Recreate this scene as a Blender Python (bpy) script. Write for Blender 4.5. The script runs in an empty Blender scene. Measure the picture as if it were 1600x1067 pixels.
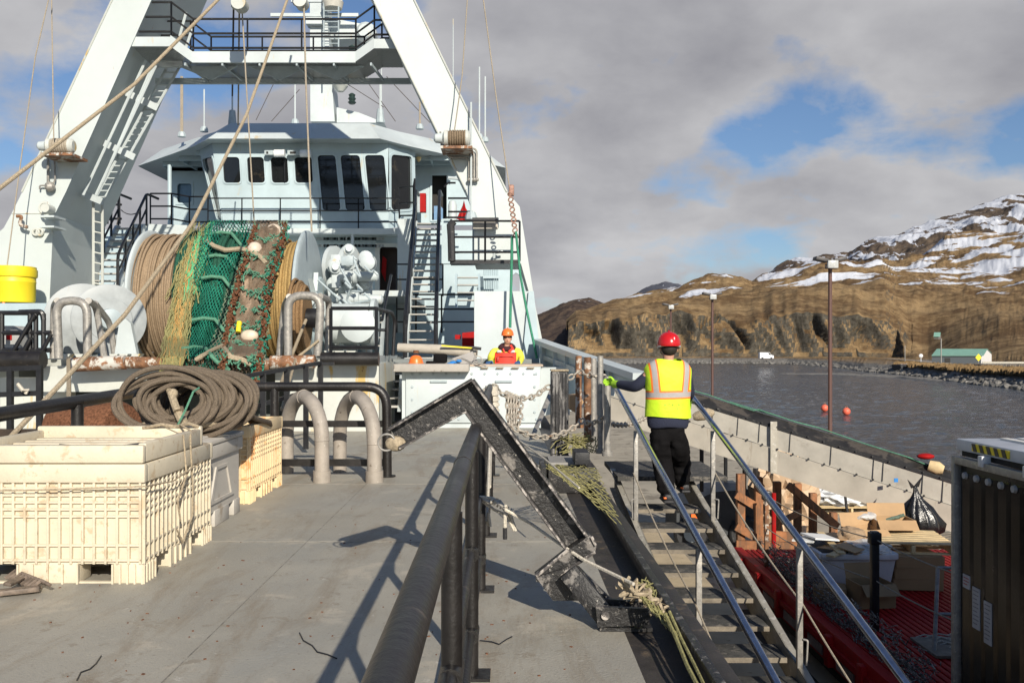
import bpy, bmesh, math, random
from math import sin, cos, pi, radians, sqrt, atan2
from mathutils import Vector, Matrix, noise
from mathutils.geometry import tessellate_polygon
random.seed(7)
SC = bpy.context.scene
COL = SC.collection
# ---------------------------------------------------------------- camera
F = 1422.0; VX = 790.0; VY = 545.0; EYE = 1.5
cd = bpy.data.cameras.new('camera'); cam = bpy.data.objects.new('camera', cd); COL.objects.link(cam)
cam.location = (0, 0, EYE); cam.rotation_euler = (radians(90), 0, 0)
cd.sensor_width = 36; cd.lens = 36*F/1600
cd.shift_x = (800-VX)/1600; cd.shift_y = (VY-533.5)/1600
cd.clip_start = 0.05; cd.clip_end = 9000
SC.camera = cam
# ---------------------------------------------------------------- sun and sky
SUN = Vector((0.62, -1.93, 1.0)).normalized()         # towards the sun
sl = bpy.data.lights.new('sun', 'SUN'); so = bpy.data.objects.new('sun', sl); COL.objects.link(so)
sl.energy = 5.0; sl.angle = radians(0.5); sl.color = (1.0, 0.92, 0.79)
so.rotation_euler = SUN.to_track_quat('Z', 'Y').to_euler()
SC.view_settings.view_transform = 'Standard'; SC.view_settings.look = 'None'
SC.view_settings.exposure = 0.25; SC.view_settings.gamma = 1.0
W = bpy.data.worlds.new('World'); SC.world = W; W.use_nodes = True
nt = W.node_tree; nt.nodes.clear()
def N(tree, typ, **kw):
    n = tree.nodes.new(typ)
    for k, v in kw.items(): setattr(n, k, v)
    return n
def setin(n, i, v, tree):
    if hasattr(v, 'node'): tree.links.new(v, n.inputs[i])
    else: n.inputs[i].default_value = v
def M(tree, op, a, b=0.0, c=0.0, clamp=False):
    n = N(tree, 'ShaderNodeMath', operation=op); n.use_clamp = clamp
    for i, v in enumerate((a, b, c)): setin(n, i, v, tree)
    return n.outputs[0]
def MIX(tree, f, a, b, blend='MIX'):
    n = N(tree, 'ShaderNodeMix', data_type='RGBA', blend_type=blend)
    setin(n, 0, f, tree)
    for i, v in ((6, a), (7, b)):
        if not hasattr(v, 'node') and len(v) == 3: v = (*v, 1)
        setin(n, i, v, tree)
    return n.outputs[2]
def NOISE(tree, vec, scale, detail=4, rough=0.55, dist=0.0):
    n = N(tree, 'ShaderNodeTexNoise'); setin(n, 'Scale', scale, tree); setin(n, 'Detail', detail, tree)
    setin(n, 'Roughness', rough, tree); setin(n, 'Distortion', dist, tree)
    if vec is not None: tree.links.new(vec, n.inputs['Vector'])
    return n.outputs['Fac']
def RAMP(tree, f, a, b):                               # linear step from a to b, clamped
    n = N(tree, 'ShaderNodeMapRange'); n.clamp = True; setin(n, 0, f, tree); setin(n, 1, a, tree); setin(n, 2, b, tree)
    return n.outputs[0]
sky = N(nt, 'ShaderNodeTexSky'); sky.sky_type = 'NISHITA'; sky.sun_disc = False
sky.sun_elevation = math.asin(SUN.z); sky.sun_rotation = atan2(SUN.x, SUN.y)
sky.air_density = 1.0; sky.dust_density = 0.6
tc = N(nt, 'ShaderNodeTexCoord'); sep = N(nt, 'ShaderNodeSeparateXYZ'); nt.links.new(tc.outputs['Generated'], sep.inputs[0])
zz = M(nt, 'ADD', M(nt, 'MAXIMUM', sep.outputs[2], 0.0), 0.34)
cmb = N(nt, 'ShaderNodeCombineXYZ')
nt.links.new(M(nt, 'DIVIDE', sep.outputs[0], zz), cmb.inputs[0]); nt.links.new(M(nt, 'DIVIDE', sep.outputs[1], zz), cmb.inputs[1])
cov = M(nt, 'ADD', NOISE(nt, cmb.outputs[0], 3.4, 7, 0.55, 0.15), 0.14)
cov = M(nt, 'ADD', cov, M(nt, 'MULTIPLY', M(nt, 'SUBTRACT', NOISE(nt, tc.outputs['Generated'], 8, 6, 0.58), 0.5), 0.45))
for hx, hy, hr, hk in ((1300, 170, 70, .22), (1225, 190, 55, .18), (1385, 215, 60, .18), (1140, 215, 45, .17), (235, 60, 75, .24), (130, 150, 60, .16), (370, 110, 80, .27), (560, 20, 90, .2), (60, 125, 60, .12), (20, 230, 50, .12),
                       (110, 20, 50, .10), (1230, 400, 70, .17), (1030, 345, 55, .10), (1190, 375, 40, .1), (870, 455, 50, .1), (1060, 270, 50, .1), (-400, 200, 200, .1), (2000, 150, 260, .2)):
    d = Vector(((hx-VX)/F, 1, -(hy-VY)/F)).normalized()
    v = N(nt, 'ShaderNodeVectorMath', operation='SUBTRACT'); nt.links.new(tc.outputs['Generated'], v.inputs[0]); v.inputs[1].default_value = d
    v1 = N(nt, 'ShaderNodeVectorMath', operation='MULTIPLY'); nt.links.new(v.outputs[0], v1.inputs[0]); v1.inputs[1].default_value = (1, 1, 1.7)
    v2 = N(nt, 'ShaderNodeVectorMath', operation='LENGTH'); nt.links.new(v1.outputs[0], v2.inputs[0])
    q = M(nt, 'DIVIDE', v2.outputs['Value'], hr*1.25/F)
    g = M(nt, 'MULTIPLY', M(nt, 'POWER', 2.718, M(nt, 'MULTIPLY', M(nt, 'MULTIPLY', q, q), -1.0)), hk)
    cov = M(nt, 'SUBTRACT', cov, g)
clear = M(nt, 'MAXIMUM', RAMP(nt, sep.outputs[2], 0.38, 0.52), RAMP(nt, sep.outputs[1], 0.25, -0.25))
cov = M(nt, 'SUBTRACT', cov, M(nt, 'MULTIPLY', clear, 0.5))      # open sky overhead and behind, where the sun comes through
mask = RAMP(nt, cov, 0.385, 0.55)
shade = RAMP(nt, NOISE(nt, cmb.outputs[0], 2.6, 6, 0.5, 0.2), 0.36, 0.66)
thick = RAMP(nt, cov, 0.40, 0.85)
lo = RAMP(nt, sep.outputs[2], 0.30, 0.02)
bright = M(nt, 'SUBTRACT', M(nt, 'ADD', M(nt, 'ADD', M(nt, 'MULTIPLY', shade, 0.75), 0.30), M(nt, 'MULTIPLY', lo, 0.30)), M(nt, 'MULTIPLY', thick, 0.45), clamp=True)
cloud = MIX(nt, bright, (2.6, 2.6, 2.85), (4.8, 4.78, 4.9))
skyc = MIX(nt, 1.0, sky.outputs[0], (0.56, 0.66, 0.82), 'MULTIPLY')
bg = N(nt, 'ShaderNodeBackground'); bg.inputs['Strength'].default_value = 0.1
nt.links.new(MIX(nt, mask, skyc, cloud), bg.inputs['Color'])
wo = N(nt, 'ShaderNodeOutputWorld'); nt.links.new(bg.outputs[0], wo.inputs['Surface'])
# ---------------------------------------------------------------- helpers
def P(x, y, D): return Vector(((x-VX)*D/F, D, EYE-(y-VY)*D/F))       # photo point at a real distance, metres
def G(x, y, z=0.0): return P(x, y, (EYE-z)*F/(y-VY))                  # photo point on a level surface
def V(*a): return Vector(a)
class MB:
    def __init__(s): s.b = bmesh.new(); s.uv = None
    def face(s, pts):
        vs = [s.b.verts.new(p) for p in pts]
        try: return s.b.faces.new(vs)
        except ValueError: return None
    def box(s, c, size, rot=None, bev=0.0):
        m = Matrix.Translation(c) @ (rot.to_4x4() if rot else Matrix()) @ Matrix.Diagonal((*size, 1))
        r = bmesh.ops.create_cube(s.b, size=1, matrix=m)
        if bev:
            es = list({e for v in r['verts'] for e in v.link_edges})
            bmesh.ops.bevel(s.b, geom=es, offset=bev, segments=2, affect='EDGES', profile=0.5)
        return s
    def bx(s, x0, x1, y0, y1, z0, z1, bev=0.0):
        return s.box(((x0+x1)/2, (y0+y1)/2, (z0+z1)/2), (abs(x1-x0), abs(y1-y0), abs(z1-z0)), None, bev)
    def beam(s, p0, p1, w, h, up=(0, 0, 1), bev=0.0):
        p0, p1 = Vector(p0), Vector(p1); d = p1-p0; L = d.length; d.normalize()
        u = Vector(up); sd = d.cross(u)
        if sd.length < 1e-3: sd = d.cross(Vector((0, 1, 0)))
        sd.normalize(); u = sd.cross(d)
        R = Matrix((sd, d, u)).transposed()
        return s.box((p0+p1)/2, (w, L, h), R, bev)
    def tube(s, pts, r, seg=8, closed=False, cap=True):
        pts = [Vector(p) for p in pts]; n = len(pts)
        if n < 2: return s
        T = []
        for i in range(n):
            a = pts[(i-1) % n] if (closed or i > 0) else pts[0]
            c = pts[(i+1) % n] if (closed or i < n-1) else pts[-1]
            t = c-a
            T.append(t.normalized() if t.length > 1e-9 else Vector((0, 0, 1)))
        nrm = T[0].orthogonal().normalized(); rings = []
        for i in range(n):
            nrm = nrm-T[i]*nrm.dot(T[i])
            if nrm.length < 1e-6: nrm = T[i].orthogonal()
            nrm.normalize(); bn = T[i].cross(nrm)
            rr = r[i] if isinstance(r, (list, tuple)) else r
            k = 1.0
            if 0 < i < n-1:
                a = (pts[i]-pts[i-1]); c = (pts[i+1]-pts[i])
                if a.length > 1e-6 and c.length > 1e-6: k = 1/max(0.6, cos(a.angle(c)/2))
            rings.append([s.b.verts.new(pts[i]+(nrm*cos(2*pi*j/seg)+bn*sin(2*pi*j/seg))*rr*(k if k < 1.2 else 1.1)) for j in range(seg)])
        for i in range(n if closed else n-1):
            A, B = rings[i], rings[(i+1) % n]
            for j in range(seg): s.b.faces.new((A[j], A[(j+1) % seg], B[(j+1) % seg], B[j]))
        if cap and not closed:
            s.b.faces.new(rings[0][::-1]); s.b.faces.new(rings[-1])
        return s
    def lathe(s, p0, axis, prof, seg=24, cap=True):           # prof: (distance along axis, radius)
        ax = Vector(axis).normalized(); u = ax.orthogonal().normalized(); v = ax.cross(u); rings = []
        for t, r in prof:
            c = Vector(p0)+ax*t
            rings.append([s.b.verts.new(c+(u*cos(2*pi*j/seg)+v*sin(2*pi*j/seg))*max(r, 1e-4)) for j in range(seg)])
        for A, B in zip(rings, rings[1:]):
            for j in range(seg): s.b.faces.new((A[j], A[(j+1) % seg], B[(j+1) % seg], B[j]))
        if cap: s.b.faces.new(rings[0][::-1]); s.b.faces.new(rings[-1])
        return s
    def ball(s, c, r, seg=16, sc=(1, 1, 1)):
        bmesh.ops.create_uvsphere(s.b, u_segments=seg, v_segments=max(6, seg//2), radius=r, matrix=Matrix.Translation(c) @ Matrix.Diagonal((*sc, 1)))
        return s
    def prism(s, pts, ext, holes=()):                         # planar loops pushed along ext
        ext = Vector(ext); loops = [[Vector(p) for p in pts]]+[[Vector(p) for p in h] for h in holes]
        flat = [p for l in loops for p in l]
        fv = [s.b.verts.new(p) for p in flat]; bv = [s.b.verts.new(p+ext) for p in flat]
        for t in tessellate_polygon(loops):
            try:
                s.b.faces.new([fv[i] for i in t]); s.b.faces.new([bv[i] for i in reversed(t)])
            except ValueError: pass
        o = 0
        for l in loops:
            m = len(l)
            for i in range(m):
                j = (i+1) % m
                try: s.b.faces.new((fv[o+i], fv[o+j], bv[o+j], bv[o+i]))
                except ValueError: pass
            o += m
        return s
    def torus(s, c, R, r, ax=(0, 0, 1), seg=16, sub=6, sx=1.0, rot=0.0):
        ax = Vector(ax).normalized(); u = ax.orthogonal().normalized(); u.rotate(Matrix.Rotation(rot, 3, ax)); v = ax.cross(u)
        return s.tube([Vector(c)+(u*cos(2*pi*i/seg)*sx+v*sin(2*pi*i/seg))*R for i in range(seg)], r, sub, closed=True)
    def build(s, name, mat, parent=None, smooth=True, ang=35, **props):
        me = bpy.data.meshes.new(name)
        bmesh.ops.recalc_face_normals(s.b, faces=s.b.faces[:])
        s.b.to_mesh(me); s.b.free()
        return finish(me, name, mat, parent, smooth, ang, props)
def islands(mb):
    mb.b.verts.ensure_lookup_table(); seen = set(); out = []
    for v in mb.b.verts:
        if v in seen: continue
        st = [v]; seen.add(v); comp = []
        while st:
            u = st.pop(); comp.append(u)
            for e in u.link_edges:
                w = e.other_vert(u)
                if w not in seen: seen.add(w); st.append(w)
        out.append(comp)
    return out
def build_each(mb, name, mat, parent, smooth=True):
    """every loose piece becomes a part of its own"""
    for comp in islands(mb):
        ix = {v: i for i, v in enumerate(comp)}; fs = list({f for v in comp for f in v.link_faces})
        n = MB(); vs = [n.b.verts.new(v.co) for v in comp]
        for f in fs: n.b.faces.new([vs[ix[v]] for v in f.verts])
        n.build(name, mat, parent, smooth)
    mb.b.free()
def finish(me, name, mat, parent, smooth=True, ang=35, props={}):
    for m in (mat if isinstance(mat, (list, tuple)) else [mat]): me.materials.append(m)
    if smooth:
        me.polygons.foreach_set('use_smooth', [True]*len(me.polygons))
        if ang < 170: me.set_sharp_from_angle(angle=radians(ang))
    o = bpy.data.objects.new(name, me); COL.objects.link(o)
    if parent:
        o.parent = parent
        if parent.type == 'EMPTY': o.matrix_parent_inverse = Matrix.Translation(-Vector(parent.location))
    for k, v in props.items(): o[k] = v
    return o
def thing(name, label, cat, loc, group=None):
    o = bpy.data.objects.new(name, None); COL.objects.link(o); o.location = loc; o.empty_display_size = 0.2
    o['label'] = label; o['category'] = cat
    if group: o['group'] = group
    return o
def tag(o, label, cat, group=None, kind=None):
    o['label'] = label; o['category'] = cat
    if group: o['group'] = group
    if kind: o['kind'] = kind
    return o
def struct(o): o['kind'] = 'structure'; return o
def children(o): return [c for c in bpy.data.objects if c.parent == o]
def copy_thing(root, loc, label=None, rotz=0.0):
    r = root.copy(); COL.objects.link(r); r.location = loc; r.rotation_euler = (0, 0, rotz)
    if label: r['label'] = label
    for ch in children(root):
        c = ch.copy(); COL.objects.link(c); c.parent = r
        for g in children(ch):
            d = g.copy(); COL.objects.link(d); d.parent = c
    return r
def quad(x0, y0, x1, y1, D): return [P(x0, y0, D), P(x1, y0, D), P(x1, y1, D), P(x0, y1, D)]
def rounded(c0, c1, r, D=None, n=4):                     # rounded rectangle in px at distance D
    x0, y0 = c0; x1, y1 = c1; out = []
    for cx, cy, a0 in ((x1-r, y0+r, -90), (x1-r, y1-r, 0), (x0+r, y1-r, 90), (x0+r, y0+r, 180)):
        for k in range(n+1):
            a = radians(a0+90*k/n); out.append(P(cx+r*cos(a), cy+r*sin(a), D))
    return out
def sag(a, b, s, n=14):
    a, b = Vector(a), Vector(b)
    return [a.lerp(b, i/n)-Vector((0, 0, 4*s*(i/n)*(1-i/n))) for i in range(n+1)]
def arc(pts, r=0.08, n=5):                                # round the corners of a polyline
    pts = [Vector(p) for p in pts]; out = [pts[0]]
    for a, b, c in zip(pts, pts[1:], pts[2:]):
        u = (a-b); v = (c-b); k = min(r, u.length*.45, v.length*.45); u.normalize(); v.normalize()
        p, q = b+u*k, b+v*k
        for i in range(n+1):
            t = i/n; out.append(p*(1-t)**2+b*2*t*(1-t)+q*t*t)
    out.append(pts[-1]); return out
# ---------------------------------------------------------------- materials
def mat(name, col, rough=0.6, metal=0.0, var=0.12, vs=3.0, spot=None, sa=0.0, ss=6.0, bump=0.0, bs=60.0, streak=False, spec=0.5, spot2=None, sa2=0.0, ss2=30.0):
    m = bpy.data.materials.new(name); m.use_nodes = True; t = m.node_tree; b = t.nodes['Principled BSDF']
    g = N(t, 'ShaderNodeNewGeometry'); vec = g.outputs['Position']
    if streak:
        mp = N(t, 'ShaderNodeMapping'); t.links.new(vec, mp.inputs[0]); mp.inputs['Scale'].default_value = (1, 1, 0.18); svec = mp.outputs[0]
    else: svec = vec
    n1 = NOISE(t, vec, vs, 6, 0.65)
    dark = tuple(c*(1-var*1.5) for c in col); lite = tuple(min(1, c*(1+var)) for c in col)
    c = MIX(t, RAMP(t, n1, 0.3, 0.7), dark, lite)
    if spot and sa:
        n2 = NOISE(t, svec, ss, 8, 0.7, 0.3); c = MIX(t, RAMP(t, n2, 0.705-sa, 0.765-sa), c, spot)
    if spot2 and sa2:
        n3 = NOISE(t, svec, ss2, 6, 0.75, 0.2); c = MIX(t, RAMP(t, n3, 0.725-sa2, 0.755-sa2), c, spot2)
    t.links.new(c, b.inputs['Base Color'])
    rr = M(t, 'ADD', M(t, 'MULTIPLY', M(t, 'SUBTRACT', n1, 0.5), 0.35), rough, clamp=True)
    t.links.new(rr, b.inputs['Roughness']); b.inputs['Metallic'].default_value = metal
    b.inputs['Specular IOR Level'].default_value = spec
    if bump:
        bn = N(t, 'ShaderNodeBump'); bn.inputs['Strength'].default_value = min(1, bump); bn.inputs['Distance'].default_value = 0.01
        t.links.new(NOISE(t, vec, bs, 5, 0.6), bn.inputs['Height']); t.links.new(bn.outputs[0], b.inputs['Normal'])
    return m
RUST = (0.22, 0.09, 0.035)
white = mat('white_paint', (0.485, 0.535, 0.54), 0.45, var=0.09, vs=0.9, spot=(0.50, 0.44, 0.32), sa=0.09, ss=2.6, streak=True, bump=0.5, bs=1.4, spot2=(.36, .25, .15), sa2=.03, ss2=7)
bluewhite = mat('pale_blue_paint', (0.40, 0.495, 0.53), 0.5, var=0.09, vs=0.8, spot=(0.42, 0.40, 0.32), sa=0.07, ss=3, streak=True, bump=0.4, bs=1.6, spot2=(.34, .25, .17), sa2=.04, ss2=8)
legpaint = mat('weathered_leg_paint', (0.50, 0.545, 0.535), 0.5, var=0.06, vs=0.5, spot=(0.46, 0.40, 0.30), sa=0.06, ss=2.0, streak=True, bump=0.3, bs=2.2, spot2=(.36, .18, .08), sa2=.045, ss2=4)
creampaint = mat('stained_white_paint', (0.50, 0.515, 0.475), 0.5, var=0.08, vs=1.5, spot=(0.52, 0.36, 0.12), sa=0.13, ss=3, streak=True, bump=0.2, bs=8, spot2=RUST, sa2=.07, ss2=8)
railblack = mat('black_rail_paint', (0.012, 0.012, 0.014), 0.4, var=0.2, vs=8, spot=(0.12, 0.10, 0.09), sa=0.03, ss=20)
pipeblack = mat('worn_black_pipe', (0.015, 0.013, 0.012), 0.40, var=0.35, vs=4, spot=(0.07, 0.055, 0.045), sa=0.08, ss=11, bump=0.3, bs=40, spot2=(.36, .31, .27), sa2=.03, ss2=26)
scuffed = mat('scuffed_black_steel', (0.014, 0.013, 0.013), 0.5, var=0.3, vs=6, spot=(0.17, 0.155, 0.14), sa=0.15, ss=9, bump=0.6, bs=50, spot2=(.42, .39, .34), sa2=.10, ss2=34)
edgewear = mat('worn_steel_edge', (0.10, 0.09, 0.085), 0.5, var=0.5, vs=14, spot=(0.42, 0.38, 0.34), sa=0.2, ss=18, bump=0.5, bs=60)
galv = mat('galvanised_steel', (0.30, 0.285, 0.26), 0.5, 0.3, var=0.2, vs=12, spot=(0.42, 0.39, 0.34), sa=0.16, ss=22, bump=0.25, bs=50)
castpipe = mat('dull_zinc_pipe', (0.34, 0.30, 0.255), 0.6, 0.1, var=0.15, vs=5, spot=(0.16, 0.13, 0.10), sa=0.10, ss=9, bump=0.4, bs=70, spot2=(.52, .48, .42), sa2=.10, ss2=30)
alu = mat('bare_aluminium', (0.38, 0.355, 0.30), 0.5, 0.35, var=0.15, vs=5, spot=(0.5, 0.48, 0.43), sa=0.15, ss=14, bump=0.2, bs=50, spot2=(.15, .13, .11), sa2=.07, ss2=20)
polished = mat('polished_handrail', (0.40, 0.44, 0.52), 0.22, 0.95, var=0.12, vs=9, bump=0.05, bs=40)
rusty = mat('rusty_steel', (0.20, 0.095, 0.045), 0.8, var=0.4, vs=8, spot=(0.50, 0.46, 0.40), sa=0.18, ss=7, bump=0.6, bs=40)
rustpipe = mat('rusty_painted_pipe', (0.24, 0.11, 0.05), 0.7, var=0.5, vs=5, spot=(0.52, 0.50, 0.45), sa=0.20, ss=4, bump=0.5, bs=30)
deckm = mat('grey_deck_paint', (0.345, 0.322, 0.268), 0.62, var=0.13, vs=1.1, spot=(0.42, 0.375, 0.30), sa=0.14, ss=1.6, bump=0.35, bs=90, spot2=(.26, .23, .185), sa2=.12, ss2=4)
def deckmat():
    m = mat('worn_grey_deck_paint', (0.34, 0.317, 0.265), 0.62, var=0.10, vs=0.9, spot=(0.41, 0.37, 0.30), sa=0.14, ss=1.6, spot2=(.27, .24, .19), sa2=.13, ss2=3.5)
    t = m.node_tree; b = t.nodes['Principled BSDF']; g = N(t, 'ShaderNodeNewGeometry'); pos = g.outputs['Position']; c = b.inputs['Base Color'].links[0].from_socket
    mp = N(t, 'ShaderNodeMapping'); t.links.new(pos, mp.inputs[0]); mp.inputs['Scale'].default_value = (2.2, .5, 1); mp.inputs['Rotation'].default_value = (0, 0, .35)
    c = MIX(t, M(t, 'MULTIPLY', RAMP(t, NOISE(t, mp.outputs[0], 1.3, 9, .75, .4), .49, .62), .55), c, (.22, .175, .12))      # brown drag stains
    c = MIX(t, M(t, 'MULTIPLY', RAMP(t, NOISE(t, pos, .45, 5, .6, .6), .50, .62), .4), c, (.26, .265, .25))               # bare greener paint
    c = MIX(t, M(t, 'MULTIPLY', RAMP(t, NOISE(t, pos, 34, 3, .7), .61, .68), .5), c, (.17, .14, .11))                     # grit
    c = MIX(t, M(t, 'MULTIPLY', RAMP(t, NOISE(t, pos, 7, 7, .8, .3), .625, .67), .6), c, (.55, .52, .46))                   # salt and chips
    c = MIX(t, M(t, 'MULTIPLY', RAMP(t, NOISE(t, pos, 3.1, 8, .8, .5), .655, .68), .7), c, (.20, .105, .05))               # rust spots
    t.links.new(c, b.inputs['Base Color']); bn = N(t, 'ShaderNodeBump'); bn.inputs['Strength'].default_value = .45; bn.inputs['Distance'].default_value = .01
    t.links.new(M(t, 'ADD', NOISE(t, pos, 70, 4, .6), M(t, 'MULTIPLY', NOISE(t, pos, 1.4, 3, .5), 3)), bn.inputs['Height']); t.links.new(bn.outputs[0], b.inputs['Normal']); return m
deckm = deckmat()
blackdeck = mat('black_deck_edge', (0.040, 0.034, 0.030), 0.65, var=0.35, vs=5, spot=(0.12, 0.09, 0.06), sa=0.12, ss=6, bump=0.4, bs=60, spot2=(.2, .14, .09), sa2=.03, ss2=12)
tote = mat('yellowed_tote_plastic', (0.60, 0.53, 0.40), 0.55, var=0.07, vs=3, spot=(0.50, 0.40, 0.27), sa=0.15, ss=7, bump=0.25, bs=40, spot2=(.33, .24, .15), sa2=.075, ss2=18)
toteo = mat('orange_stained_tote_plastic', (0.70, 0.54, 0.32), 0.55, var=0.12, vs=3, spot=(0.62, 0.32, 0.12), sa=0.16, ss=4, bump=0.2, bs=40, spot2=(.3, .18, .08), sa2=.06, ss2=12)
toteg = mat('grey_tote_plastic', (0.47, 0.44, 0.39), 0.55, var=0.07, vs=3, spot=(0.33, 0.28, 0.22), sa=0.12, ss=4, bump=0.2, bs=40, spot2=(.2, .16, .12), sa2=.05, ss2=14)
def ropemat(name, col, var=0.35, sc=55.0):
    m = bpy.data.materials.new(name); m.use_nodes = True; t = m.node_tree; b = t.nodes['Principled BSDF']
    g = N(t, 'ShaderNodeNewGeometry'); n1 = NOISE(t, g.outputs['Position'], sc, 3, 0.6); n2 = NOISE(t, g.outputs['Position'], 5, 5, 0.6)
    c = MIX(t, RAMP(t, n1, 0.35, 0.65), tuple(x*(1-var) for x in col), tuple(min(1, x*(1+var*.6)) for x in col))
    c = MIX(t, M(t, 'MULTIPLY', RAMP(t, n2, 0.4, 0.7), 0.35), c, tuple(x*.6 for x in col))
    t.links.new(c, b.inputs['Base Color']); b.inputs['Roughness'].default_value = 0.9; b.inputs['Specular IOR Level'].default_value = 0.2
    bn = N(t, 'ShaderNodeBump'); bn.inputs['Strength'].default_value = 0.8; bn.inputs['Distance'].default_value = 0.006
    t.links.new(n1, bn.inputs['Height']); t.links.new(bn.outputs[0], b.inputs['Normal']); return m
hose = ropemat('grey_brown_rope', (0.155, 0.122, 0.09), sc=110)
tanrope = ropemat('tan_rope', (0.38, 0.31, 0.215)); wirerope = ropemat('beige_line', (0.36, 0.31, 0.24), .25)
whiterope = ropemat('off_white_rope', (0.58, 0.53, 0.44), .3, 90); greenrope = ropemat('green_rope', (0.06, 0.26, 0.16), sc=70)
palegreen = ropemat('pale_green_rope', (0.11, 0.27, 0.18), sc=60); darkrope = ropemat('dark_wire', (0.10, 0.09, 0.085), .3, 40)
yellownet = ropemat('yellow_green_twine', (0.27, 0.25, 0.11), sc=60); brownchafe = ropemat('rust_brown_chafing', (0.17, 0.075, 0.04), .5, 40)
tealrope = ropemat('teal_twine', (0.03, 0.22, 0.15), .5, 40)
chainm = mat('weathered_chain', (0.42, 0.38, 0.32), 0.6, 0.2, var=0.3, vs=20, spot=(.2, .12, .07), sa=.15, ss=20)
glass = mat('dark_window_glass', (0.010, 0.011, 0.012), 0.06, var=0.2, vs=1, spot=(0.035, 0.03, 0.022), sa=.12, ss=1.6, spec=0.4)
dark = mat('dark_interior', (0.02, 0.018, 0.016), 0.8)
def flat(name, col, rough=0.6, var=0.1, vs=6, **k): return mat(name, col, rough, var=var, vs=vs, **k)
orange = flat('orange_plastic', (0.85, 0.16, 0.02), 0.4); redp = flat('red_plastic', (0.34, 0.010, 0.010), 0.6, spot=(.25, .02, .02), sa=.1, spec=.12)
yellowp = flat('yellow_plastic', (0.80, 0.62, 0.02), 0.45, var=.05, vs=1.5); buoyred = flat('faded_red_buoy', (0.75, 0.14, 0.08), 0.5)
wood = mat('orange_brown_timber', (0.30, 0.125, 0.05), 0.75, var=0.35, vs=5, spot=(.16, .08, .04), sa=.2, ss=9, streak=True, bump=.4)
palewood = mat('pale_pallet_wood', (0.58, 0.44, 0.24), 0.75, var=0.18, vs=7, bump=.3); greywood = mat('weathered_grey_wood', (0.20, 0.17, 0.13), 0.85, var=0.3, vs=9, bump=.5)
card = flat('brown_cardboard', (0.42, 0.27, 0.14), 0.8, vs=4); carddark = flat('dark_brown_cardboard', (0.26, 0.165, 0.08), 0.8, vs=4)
bagm = flat('black_bin_bag', (0.012, 0.012, 0.013), 0.22, bump=.8, bs=18); film = flat('clear_plastic_film', (0.55, 0.53, 0.50), 0.2, bump=.8, bs=30)
rubber = flat('black_rubber', (0.02, 0.02, 0.022), 0.6, spot=(.09, .085, .08), sa=.12, ss=12, bump=.4)
treadm = mat('grit_tread', (0.062, 0.060, 0.055), 0.8, var=0.3, vs=9, spot=(.15, .135, .115), sa=.17, ss=10, bump=0.7, bs=120, spot2=(.02, .02, .02), sa2=.16, ss2=30)
zincgrey = flat('grey_steel', (0.36, 0.42, 0.44), 0.5, spot=(.3, .22, .14), sa=.04)
skin = flat('skin', (0.50, 0.27, 0.18), 0.55); navy = flat('navy_fleece', (0.018, 0.022, 0.045), 0.9, bump=.5, bs=80); blackcloth = flat('black_trousers', (0.005, 0.0045, 0.005), 0.85, bump=1, bs=16, spec=.15)
hivis = flat('hi_vis_yellow', (0.62, 0.86, 0.04), 0.7, var=.05); hiyel = flat('hi_vis_sleeve_yellow', (0.72, 0.72, 0.07), 0.7); redcloth = flat('red_jacket', (0.72, 0.045, 0.025), 0.7, bump=.6, bs=22)
silver = flat('reflective_tape', (0.48, 0.47, 0.47), 0.4); helmetred = flat('red_helmet_shell', (0.48, 0.012, 0.015), 0.22, var=.03); helmetorange = flat('orange_helmet_shell', (0.85, 0.17, 0.03), 0.35, var=.03)
glovegreen = flat('green_glove', (0.35, 0.62, 0.03), 0.7); gloveblue = flat('blue_glove', (0.03, 0.09, 0.22), 0.7); bluecloth = flat('bright_blue_cloth', (0.02, 0.20, 0.55), 0.7)
hair = flat('dark_hair', (0.02, 0.014, 0.010), 0.7)
# ================================================================ SETTING
def fan(name, rows_fn, pxs, m, nsub, props=None, disp=None):
    """terrain: for each bearing a profile of (distance, height) knots, cut into nsub steps"""
    me = bpy.data.meshes.new(name); vs = []; fs = []; nr = None
    for px in pxs:
        k = rows_fn(px); pr = []
        for (a, b), n in zip(zip(k, k[1:]), nsub):
            for i in range(n):
                t = i/n; pr.append((a[0]+(b[0]-a[0])*t, a[1]+(b[1]-a[1])*t))
        pr.append(k[-1]); nr = len(pr)
        for j, (D, z) in enumerate(pr):
            x = (px-VX)/F*D; p = Vector((x, D, z))
            if disp: p = disp(p, px, j/(nr-1), D, z)
            vs.append(p)
    for i in range(len(pxs)-1):
        for j in range(nr-1):
            a = i*nr+j; fs.append((a, a+nr, a+nr+1, a+1))
    me.from_pydata(vs, [], fs); me.update()
    return finish(me, name, m, None, True, 180, props or {})
def interp(tbl, x):
    if x <= tbl[0][0]: return tbl[0][1]
    for (a, ya), (b, yb) in zip(tbl, tbl[1:]):
        if x <= b:
            t = (x-a)/(b-a); return ya+(yb-ya)*t
    return tbl[-1][1]
WATER = -4.5
def fr(p, s, o=5): return noise.fractal(p*s, 1.0, 2.0, o)
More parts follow.
